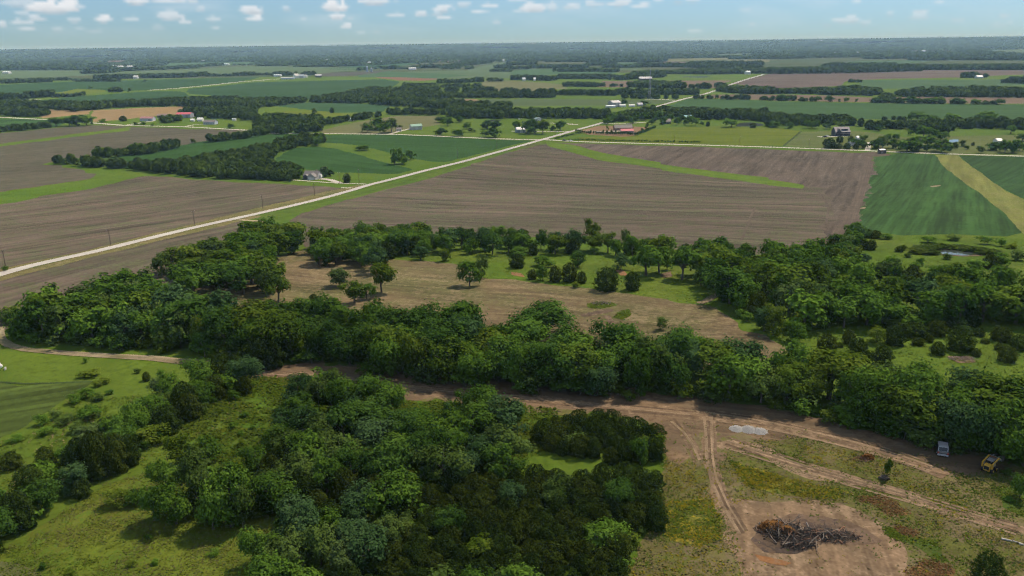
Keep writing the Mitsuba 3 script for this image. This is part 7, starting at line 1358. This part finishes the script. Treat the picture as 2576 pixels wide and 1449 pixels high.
for kind, x, y, w, d, h, yaw, wall, roof, label, cat, rh in BUILDINGS:
    w = max(w, 5)
    dist = math.hypot(x, y)
    far = dist > 2200
    if label == 'FAR':
        band = [q for q in BUILDINGS if q[9] == 'FAR' and (math.hypot(q[1], q[2]) > 4800) == (dist > 4800)]
        i = sorted(q[1] / q[2] for q in band).index(x / y)
        where = 'against the far wooded country' if dist > 4800 else 'among the middle-distance fields'
        label = (_ORD[i] if i else 'leftmost') + f' tiny white farm building from the left {where}'
    key = thing(kind if kind != 'farmhouse' else 'farmhouse', label, cat)
    z = float(base_height(x, y) - height(x, y)) + (3 if dist > 8500 else 0)
    m = at(x, y, yaw, z)
    if kind == 'quonset_hut':
        a = np.linspace(0, math.pi, 17)
        R = w / 2
        arc = [(math.cos(t) * R, math.sin(t) * R * .62) for t in a]
        part(key + '__wall', ext(arc, d - .6), wall, m)
        part(key + '__roof', ext(arc + [(math.cos(t) * (R - .15), math.sin(t) * (R - .15) * .62) for t in a[::-1]], d), roof, m, smooth=False)
        part(key + '__door', box(0, -d / 2 + .2, 1.7, 4, .3, 3.4), 'trim', m)
        continue
    walls, rf = gable(w, d, h, rh)
    if kind == 'cattle_barn':
        part(key + '__back_wall', box(0, d / 2 - .2, h / 2, w, .3, h), wall, m)
        for i in range(9):
            part(key + '__post', box(-w / 2 + .5 + (w - 1) * i / 8, -d / 2 + .4, h / 2, .5, .5, h), wall, m)
        for s in (-1, 1):
            part(key + '__end_wall', ext([(-d / 2, 0), (d / 2, 0), (d / 2, h), (0, h + rh), (-d / 2, h)], .3, 'x'), wall, m @ T().translate([s * (w / 2 - .2), 0, 0]))
        part(key + '__roof', rf, roof, m)
        continue
    part(key + '__wall', walls, wall, m)
    r = part(key + '__roof', rf, roof, m)
    if not far:
        openings(key, m, w, d, h, far, kind)
    if label.startswith('grey-roofed house'):
        gx, gd = w * .22, 5.
        wv, rv = gable(6.4, gd, 2.8, 2.4, .4, .18, 'y')
        mm = m @ T().translate([gx, -d / 2 - gd / 2 + .8, 0])
        part(key + '__garage_wing', wv, wall, mm)
        part(key + '__garage_roof', rv, roof, mm)
        part(key + '__garage_door', box(0, -gd / 2 - .04, 1.15, 4.6, .12, 2.3), 'whitewall', mm)
        wv, rv = gable(4.2, 3., 2.6, 1.5, .3, .18, 'y')
        mm = m @ T().translate([-w * .25, -d / 2 - .9, 0])
        part(key + '__porch', wv, 'navy', mm)
        part(key + '__porch_roof', rv, roof, mm)
        part(r + '__chimney', box(w * .3, 1, h + rh, .8, .8, 1.8), 'brick', m)
    if kind == 'farmhouse':
        part(key + '__porch_roof', box(0, -d / 2 - 1.3, 2.9, w + 1.2, 2.9, .18), 'slate', m @ T().rotate([1, 0, 0], 0))
        for i in range(6):
            part(key + '__porch_post', box(-w / 2 + w * i / 5, -d / 2 - 2.5, 1.4, .2, .2, 2.8), 'navy', m)
        wv, rv = gable(5, 4, h, 3.4, .4, .18, 'y')
        mm = m @ T().translate([-w * .3, -d / 2 + 1.0, 0])
        part(key + '__front_gable', wv, wall, mm)
        part(key + '__front_gable_roof', rv, roof, mm)
        part(key + '__dormer', box(w * .15, -d / 4, h + rh * .45, w * .42, 2.4, 1.6), wall, m)

# silos of the far yard
for i, (dx, lab) in enumerate(((0, 'taller'), (16, 'lower'))):
    x, y = -574 + dx * 1.1, 3424.
    key = thing('silo', f'{lab} dark silo with a pale domed cap in the far farmyard', 'silo')
    m = at(x, y, 0)
    hh = 20 - 7 * i
    part(key + '__wall', tube([0, 0, -.5], [0, 0, hh], 3.6, 3.6, 16), 'greyblue', m)
    part(key + '__roof', trimesh.intersections.slice_mesh_plane(trimesh.creation.icosphere(2, 3.7), [0, 0, 1], [0, 0, 0]).apply_translation([0, 0, hh]), 'whiteroof', m)


# utility poles
_pl = sorted(POLES, key=lambda p: p[0] / p[1])
for i, (x, y, h) in enumerate(_pl):
    key = thing('utility_pole', f'wooden utility pole beside the road, number {i + 1} of the poles counted from the left', 'utility pole')
    labels[key]['label'] = ('leftmost' if i == 0 else 'rightmost' if i == len(_pl) - 1 else _ORD[i]) + ' wooden utility pole' + ('' if i in (0, len(_pl) - 1) else ' from the left') + (' beside the pale road' if i < 11 else ' beside the gravel crossroad')
    m = at(x, y, 62 if y < 1000 else 0)
    part(key + '__pole', tube([0, 0, -.3], [0, 0, h], .17, .11, 8), 'wood_pole', m)
    part(key + '__crossarm', box(0, .16, h - .55, 2.3, .12, .14), 'wood_pole', m)
    for q in (-1, 0, 1):
        part(key + '__insulator', tube([q * 1.0, .16, h - .48], [q * 1.0, .16, h - .2], .07, .05, 6), 'trim', m)

# lattice mast
mx, my = SPOT['mast']
key = thing('radio_mast', 'tall grey lattice radio mast standing before the hedgerows beyond the crossroads', 'radio mast')
m = at(mx, my, 10)
H = 54.
def _leg(k, z):
    a = k * 2 * math.pi / 3 + .4
    r = 3.0 * (1 - z / H) ** 1.15 + .45
    return np.array([math.cos(a) * r, math.sin(a) * r, z])
zs = np.linspace(0, H, 19)
for k in range(3):
    part(key + '__leg', join([tube(_leg(k, a), _leg(k, b), .17, .17, 5) for a, b in zip(zs[:-1], zs[1:])]), 'grid', m)
part(key + '__brace', join([tube(_leg(k, a), _leg((k + s) % 3, b), .09, .09, 4) for k in range(3) for s in (1, 2) for a, b in zip(zs[:-1], zs[1:])]), 'grid', m)
labels[key + '__brace'] = {'kind': 'stuff'}
part(key + '__antenna', tube([0, 0, H], [0, 0, H + 4], .12, .05, 6), 'grid', m)
part(key + '__cabin', box(5, -2, 1.3, 4, 3, 2.6), 'palewall', m)


# cars
def car(label, x, y, yaw, paint, tall=False, cat='car', name='parked_car', roof=None):
    key = thing(name, label, cat)
    m = at(x, y, yaw, .02)
    top = 1.75 if tall else 1.45
    side = [(-2.3, .35), (2.3, .35), (2.35, .62), (2.2, .88), (1.1, .98), (-2.2, 1.02), (-2.36, .8), (-2.34, .45)]
    part(key + '__body', ext(side, 1.82), paint, m, 'gloss')
    cab = [(-2.05 if tall else -1.75, 1.0), (1.15, .98), (.45, top - .06), (.2, top), (-1.3, top), (-1.75 if tall else -1.35, top - .08)]
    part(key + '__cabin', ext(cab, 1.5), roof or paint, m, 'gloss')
    gl = [(-1.7 if tall else -1.45, 1.04), (.85, 1.04), (.32, top - .14), (-1.5 if tall else -1.2, top - .14)]
    for s in (-1, 1):
        part(key + '__side_window', ext(gl, .03), 'glass', m @ T().translate([0, s * .76, 0]), 'gloss')
    def slab(a, b, wd):
        a, b = np.array(a), np.array(b)
        nrm = np.array([-(b - a)[1], (b - a)[0]])
        nrm = nrm / np.linalg.norm(nrm) * .03
        return ext([tuple(a), tuple(b), tuple(b + nrm), tuple(a + nrm)], wd)
    part(key + '__windshield', slab((1.12, 1.03), (.48, top - .1), 1.34), 'glass', m, 'gloss')
    part(key + '__rear_window', slab((-1.78 if tall else -1.42, top - .12), (-2.06 if tall else -1.76, 1.06), 1.3), 'glass', m, 'gloss')
    part(key + '__front_bumper', box(2.36, 0, .5, .14, 1.7, .26), 'silver', m)
    part(key + '__rear_bumper', box(-2.38, 0, .5, .14, 1.7, .28), 'silver', m)
    for s in (-1, 1):
        part(key + '__headlight', box(2.28, s * .68, .74, .1, .34, .16), 'lamp_clear', m, 'gloss')
        part(key + '__tail_light', box(-2.36, s * .74, .82, .08, .22, .3), 'lamp_red', m, 'gloss')
        for wx in (-1.4, 1.4):
            k = part(key + '__wheel', tube([wx, s * .92, .34], [wx, s * .70, .34], .34, .34, 16), 'tyre', m)
            part(k + '__rim', tube([wx, s * .94, .34], [wx, s * .90, .34], .2, .2, 12), 'silver', m, 'gloss')


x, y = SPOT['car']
car('grey car with sunlit roof and shaded body painted in, parked under the tree line', x, y, 66, 'shaded_car_grey', True, roof='silver')  # body paint darkened for tree shade, cabin in silver for sun on the roof
x, y = SPOT['car1']
car('dark car on the gravel road at the crossroads', x, y, -3, 'darkcar', True)
x, y = SPOT['car2']
car('white car on the gravel road at the crossroads', x, y, -3, 'whitecar')
car('white car parked left of the dark blue farmhouse', 356, 928, 20, 'whitecar')
car('dark car parked left of the dark blue farmhouse', 351, 923, 150, 'darkcar', True)
car('white car on the drive by the green-roofed metal shed', -126, 1048, 160, 'whitecar', True)
car('white car on the lawn left of the arched shed at the crossroads', 14, 1185, 5, 'whitecar')

# camper beside the house
x, y = SPOT['rv']
key = thing('camper', 'white camper with dark windows parked before the grey-roofed house', 'camper')
m = at(x, y, -8, .02)
part(key + '__body', ext([(-3.6, .7), (3.4, .7), (3.75, 1.4), (3.6, 2.9), (3.2, 3.15), (-3.5, 3.15), (-3.7, 2.9)], 2.4), 'whitecar', m, 'gloss')
for wx, ww in ((-2.4, 1.5), (-.4, 1.4), (1.6, 1.3)):
    part(key + '__window', box(wx, -1.215, 2.1, ww, .04, .8), 'glass', m, 'gloss')
part(key + '__door', box(2.75, -1.215, 1.6, .7, .04, 1.7), 'trim', m)
part(key + '__stripe', box(-.2, -1.21, 1.25, 6.6, .03, .3), 'greyblue', m)
for wx in (-1.6, -.7):
    for s in (-1, 1):
        part(key + '__wheel', tube([wx, s * 1.1, .36], [wx, s * .86, .36], .36, .36, 14), 'tyre', m)
part(key + '__hitch', box(4.3, 0, .55, 1.2, .14, .14), 'steel', m)

# skid-steer loader
x, y = SPOT['loader']
key = thing('skid_loader', 'yellow skid steer loader with raised arms at the edge of the tree shadow', 'loader')
m = at(x, y, 38, .02, .98)
part(key + '__body', ext([(-1.25, .4), (.9, .38), (1.05, .7), (.95, 1.05), (-.2, 1.1), (-.45, 1.5), (-1.2, 1.42), (-1.35, .9)], 1.0), 'yellow', m)
part(key + '__engine_grille', box(-1.33, 0, .95, .06, .8, .6), 'black', m)
part(key + '__cab_roof', box(.12, 0, 2.0, 1.15, .98, .1), 'steel', m)
for cx in (-.4, .64):
    for s in (-1, 1):
        part(key + '__cab_post', box(cx, s * .45, 1.52, .09, .09, .95), 'black', m)
part(key + '__seat', box(-.05, 0, 1.25, .5, .5, .4), 'black', m)
for s in (-1, 1):
    for wx in (-.72, .55):
        k = part(key + '__wheel', tube([wx, s * .92, .43], [wx, s * .56, .43], .43, .43, 18), 'tyre', m)
        part(k + '__rim', tube([wx, s * .94, .43], [wx, s * .88, .43], .22, .22, 12), 'yellow', m)
    def bar(p, q, t, wd):
        p, q = np.array(p, float), np.array(q, float)
        nrm = np.array([-(q - p)[1], (q - p)[0]])
        nrm = nrm / np.linalg.norm(nrm) * t / 2
        return ext([tuple(p - nrm), tuple(q - nrm), tuple(q + nrm), tuple(p + nrm)], wd)
    mm = m @ T().translate([0, s * .78, 0])
    part(key + '__lift_arm', join([bar((-1.2, 1.75), (1.15, 2.2), .24, .16), bar((1.1, 2.25), (1.75, 1.75), .2, .15)]), 'yellow', mm)
    part(key + '__rear_tower', bar((-1.1, .95), (-1.15, 1.85), .3, .18), 'yellow', mm)
    part(key + '__cylinder', bar((-.6, 1.2), (.5, 2.0), .09, .09), 'steel', mm)
part(key + '__cross_tube', box(1.25, 0, 2.1, .14, 1.5, .14), 'rust', m)
bk = [(1.7, 1.45), (2.35, 1.35), (2.4, 1.42), (1.78, 1.52), (1.72, 2.1), (1.62, 2.1)]
k = part(key + '__bucket', ext(bk, 1.7), 'steel', m)
for s in (-1, 1):
    part(k + '__side_plate', ext([(1.65, 1.4), (2.35, 1.36), (1.7, 2.1)], .05), 'grid', m @ T().translate([0, s * .85, 0]))
    part(k + '__grapple_tine', bar((1.7, 2.15), (2.45, 1.95), .1, .08), 'grid', m @ T().translate([0, s * .45, 0]))

# fuel tank at the left edge
x, y = SPOT['tank']
key = thing('gas_tank', 'white rounded gas tank lying on the grass at the left edge', 'tank')
m = at(x, y, 12)
cap = trimesh.creation.capsule(2.6, .55, count=[14, 18])
cap.apply_transform(trimesh.transformations.rotation_matrix(math.pi / 2, [0, 1, 0]))
cap.apply_translation([-1.3, 0, .95])
part(key + '__tank', cap, 'whiteroof', m, 'gloss', smooth=True)
part(key + '__dome', tube([0, 0, 1.45], [0, 0, 1.75], .28, .22, 14), 'whiteroof', m)
for s in (-1, 1):
    part(key + '__leg', box(s * .95, 0, .25, .25, .9, .6), 'grid', m)

# gravel heaps
for i, (n, r, h, lab) in enumerate((('gravel_a', 1.35, .62, 'left'), ('gravel_b', 1.5, .8, 'middle'), ('gravel_c', 1.4, .66, 'right'))):
    x, y = SPOT[n]
    key = thing('gravel_heap', f'{lab} one of the three pale grey gravel heaps beside the dirt track', 'gravel heap', 'gravel heaps beside the dirt track')
    g = trimesh.creation.icosphere(5, 1.0)
    v = np.array(g.vertices)
    rr = np.hypot(v[:, 0], v[:, 1])
    hh = np.clip(1 - rr ** 1.3, 0, 1)
    v = np.column_stack([v[:, 0] * r * 1.12, v[:, 1] * r * 1.12, np.where(v[:, 2] >= -.02, hh * h, -.1)])
    v += (meshkit.fbm(v * 3.1 + i * 9, 4, 3) - .5)[:, None] * [.35, .35, .3]
    v += (meshkit.noise(v * 14, 5) - .5)[:, None] * .06
    scene[key] = {**mikit.ply((v, g.faces), 'crushed_stone', smooth=True), 'to_world': at(x, y, 0)}


# heaps of branches
def branch(r, L, rad, bend=.18):
    p = np.array([0, 0, 0.])
    d = np.array([1., 0, 0])
    out = []
    n = 4
    for k in range(n):
        d = d + r.normal(size=3) * bend
        d /= np.linalg.norm(d)
        q = p + d * L / n
        out.append(tube(p, q, rad * (1 - k / n * .75), rad * (1 - (k + 1) / n * .75), 6))
        if k in (1, 2) and r.random() < .7:
            e = d + r.normal(size=3) * .7
            e /= np.linalg.norm(e)
            out.append(tube(q, q + e * L * .22, rad * .4, rad * .08, 4))
        p = q
    v, f = join(out)
    return v - [L / 2, 0, 0], f


def heap(name, label, lobes, n, ntwig, L, seed, hues, leaves=None, cat='brush pile'):
    key = thing(name, label, cat)
    r = np.random.default_rng(seed)
    kinds = [branch(r, 1.0, .042) for _ in range(12)]
    tw = []
    for i in range(n + ntwig):
        cx, cy, ax, ay, hh = lobes[r.choice(len(lobes), p=np.array([l[2] * l[3] for l in lobes]) / sum(l[2] * l[3] for l in lobes))]
        th, q = r.uniform(0, 2 * math.pi), math.sqrt(r.random()) * .95
        x, y = cx + math.cos(th) * ax * q, cy + math.sin(th) * ay * q
        z = hh * max(1 - q ** 1.6, .06) * r.uniform(.25, 1.0)
        ln = L * r.uniform(.45, 1.25) * (.55 if i >= n else 1)
        m = T().translate([x, y, float(height(x, y)) + z + .1]).rotate([0, 0, 1], float(r.uniform(0, 360))).rotate([0, 1, 0], float(r.normal() * 20 - 6)).scale([ln, ln * (.5 if i >= n else 1), ln * (.5 if i >= n else 1)])
        if i < n:
            part(key + '__branch', kinds[i % 12], hues[int(r.integers(len(hues)))], m)
        else:
            v, f = kinds[i % 12]
            M = np.array(m.matrix)
            tw.append((v @ M[:3, :3].T + M[:3, 3], f))
    part(key + '__twigs', join(tw), hues[0], T())
    labels[key + '__twigs'] = {'kind': 'stuff'}
    if leaves:
        V, F, a = [], [], 0
        for cx, cy, ax, ay, hh, cnt in leaves:
            d = unit(r, cnt)
            q = r.random(cnt) ** .5
            c = np.column_stack([cx + d[:, 0] * ax * q, cy + d[:, 1] * ay * q, .2 + np.abs(d[:, 2]) * hh])
            c[:, 2] += height(c[:, 0], c[:, 1])
            v, f = sprays(c, d + [0, 0, .5], np.full(cnt, .28), r, 2.)
            V.append(v); F.append(f + a); a += len(v)
        v = np.vstack(V)
        scene[key + '__dead_foliage'] = mikit.ply((v, np.vstack(F)), 'leaf_surface', uv=uvs(len(v), L_['dead_leaf'][0]))
        labels[key + '__dead_foliage'] = {'kind': 'stuff', 'label': 'rusty brown dead foliage'}
    return key


ax_, ay_ = SPOT['brush_a']
bx_, by_ = SPOT['brush_b']
cx_, cy_ = SPOT['brush_c']
heap('brush_pile', 'big brush pile of charred and grey branches on the bare earth', [(ax_, ay_ + .6, 3.4, 2.3, 1.35), (bx_ - .3, by_, 3.6, 1.5, .95), (cx_ + .6, cy_ + .3, 2.8, 1.5, .85), (ax_ + 3.6, ay_ - .4, 2.4, 1.4, .95)], 230, 1500, 2.4, 5,
     ['char', 'branch_red', 'bark_brown', 'char', 'branch_red', 'branch_grey', 'bark_brown', 'branch_tan'], [(ax_ - .7, ay_ + 1.2, 2.6, 1.4, 1.15, 620), (ax_ + .6, ay_ + .1, 1.6, .7, 1.1, 200)])
x, y = SPOT['stump_heap']
heap('brush_heap', 'small heap of brown cut brush with orange dry grass left of the thin sapling', [(x, y, 1.9, .8, .5)], 22, 90, 1.4, 8, ['branch_red', 'char', 'branch_grey'], [(x + .9, y + .3, 1.3, .7, .6, 260)], 'brush heap')
x, y = SPOT['deadpile']
heap('brush_heap', 'weathered brush heap among weeds on the mown brown field', [(x, y, 3., 1.6, .8)], 30, 90, 1.8, 9, ['branch_grey', 'branch_tan', 'char'], None, 'brush heap')
x, y = SPOT['debris']
heap('brush_heap', 'low heap of pale old branches on the bright meadow among the cedars', [(x, y, 3.4, 1.5, .5)], 30, 80, 1.8, 10, ['branch_grey', 'branch_tan', 'branch_grey'], None, 'brush heap')
x, y = SPOT['rootball']
key = thing('root_clod', 'dark earthy root clod at the foot of the thin sapling', 'root clod')
g = trimesh.creation.icosphere(3, .8)
v = np.array(g.vertices) * [1.1, .8, .6]
v += (meshkit.fbm(v * 2.3, 4, 2) - .5)[:, None] * 1.0 * np.array(g.vertices)
part(key + '__soil', (v, g.faces), 'soil', at(x, y, 0, .15))
r_ = np.random.default_rng(4)
for k in range(9):
    part(key + '__root', branch(r_, 1.1, .05), 'char', at(x, y, k * 40, .35) @ T().rotate([0, 1, 0], -25).translate([.6, 0, 0]))
# pale fallen log and stones at the right edge
x, y = SPOT['log']
for k, (dx, dy, L, a) in enumerate(((0, 0, 2.6, -35), (1.7, -1.0, 2.2, -28))):
    key = thing('fallen_log', ['pale bleached log on the rough ground near the right edge', 'second bleached log end to end with the first, at the right edge'][k], 'log')
    part(key + '__trunk', branch(np.random.default_rng(20 + k), L, .16, .05), 'stone', at(x + dx, y + dy, a, .16))
    part(key + '__stub', tube([0, 0, .1], [.25, .2, .5], .06, .03, 6), 'branch_grey', at(x + dx, y + dy, a, .16))
# small dark shed by the gravel crossroad
x, y = 352., 780.
key = thing('shed', 'small dark shed with a white roof on bare ground beside the gravel crossroad', 'shed')
m = at(x, y, 4)
wv, rv = gable(5, 4.5, 3.4, .7, .35, .18)
part(key + '__wall', wv, 'darkwall', m)
part(key + '__roof', rv, 'whiteroof', m)
part(key + '__lean_to', box(3.4, .4, 1.9, 1.8, 3, 3.8), 'black', m)
part(key + '__door', box(-.4, -2.3, 1.2, 2.2, .12, 2.4), 'door', m)

# bare grey snags among the leafy trees
def snag(seed):
    r = np.random.default_rng(seed)
    out = []
    def grow(p, d, L, rad, depth):
        q = p + d * L
        out.append(tube(p, q, rad, rad * .65, 4))
        if depth == 0:
            return
        for _ in range(3):
            e = d + r.normal(size=3) * .55 + [0, 0, .12]
            grow(q, e / np.linalg.norm(e), L * r.uniform(.55, .8), rad * .6, depth - 1)
    grow(np.array([0, 0, -.02]), np.array([0, 0, 1.]), .36, .022, 4)
    return join(out)


for i, (x, y, h, lab) in enumerate(SNAGS):
    key = thing('bare_tree', lab, 'tree')
    part(key + '__branches', snag(40 + i), 'branch_grey', at(x, y, i * 77, 0, h))


# ------------------------------------------------------------------ air
_zb, _zt = -9.0, 150.0
scene['haze'] = {'type': 'cube', 'to_world': T().translate([0, 0, (_zb + _zt) / 2]).scale([FAR + 1500, FAR + 1500, (_zt - _zb) / 2]), 'bsdf': {'type': 'null'}, 'interior': {'type': 'ref', 'id': 'haze_medium'}}
labels['haze'] = {'kind': 'stuff', 'label': 'thin blue summer haze over the far country'}
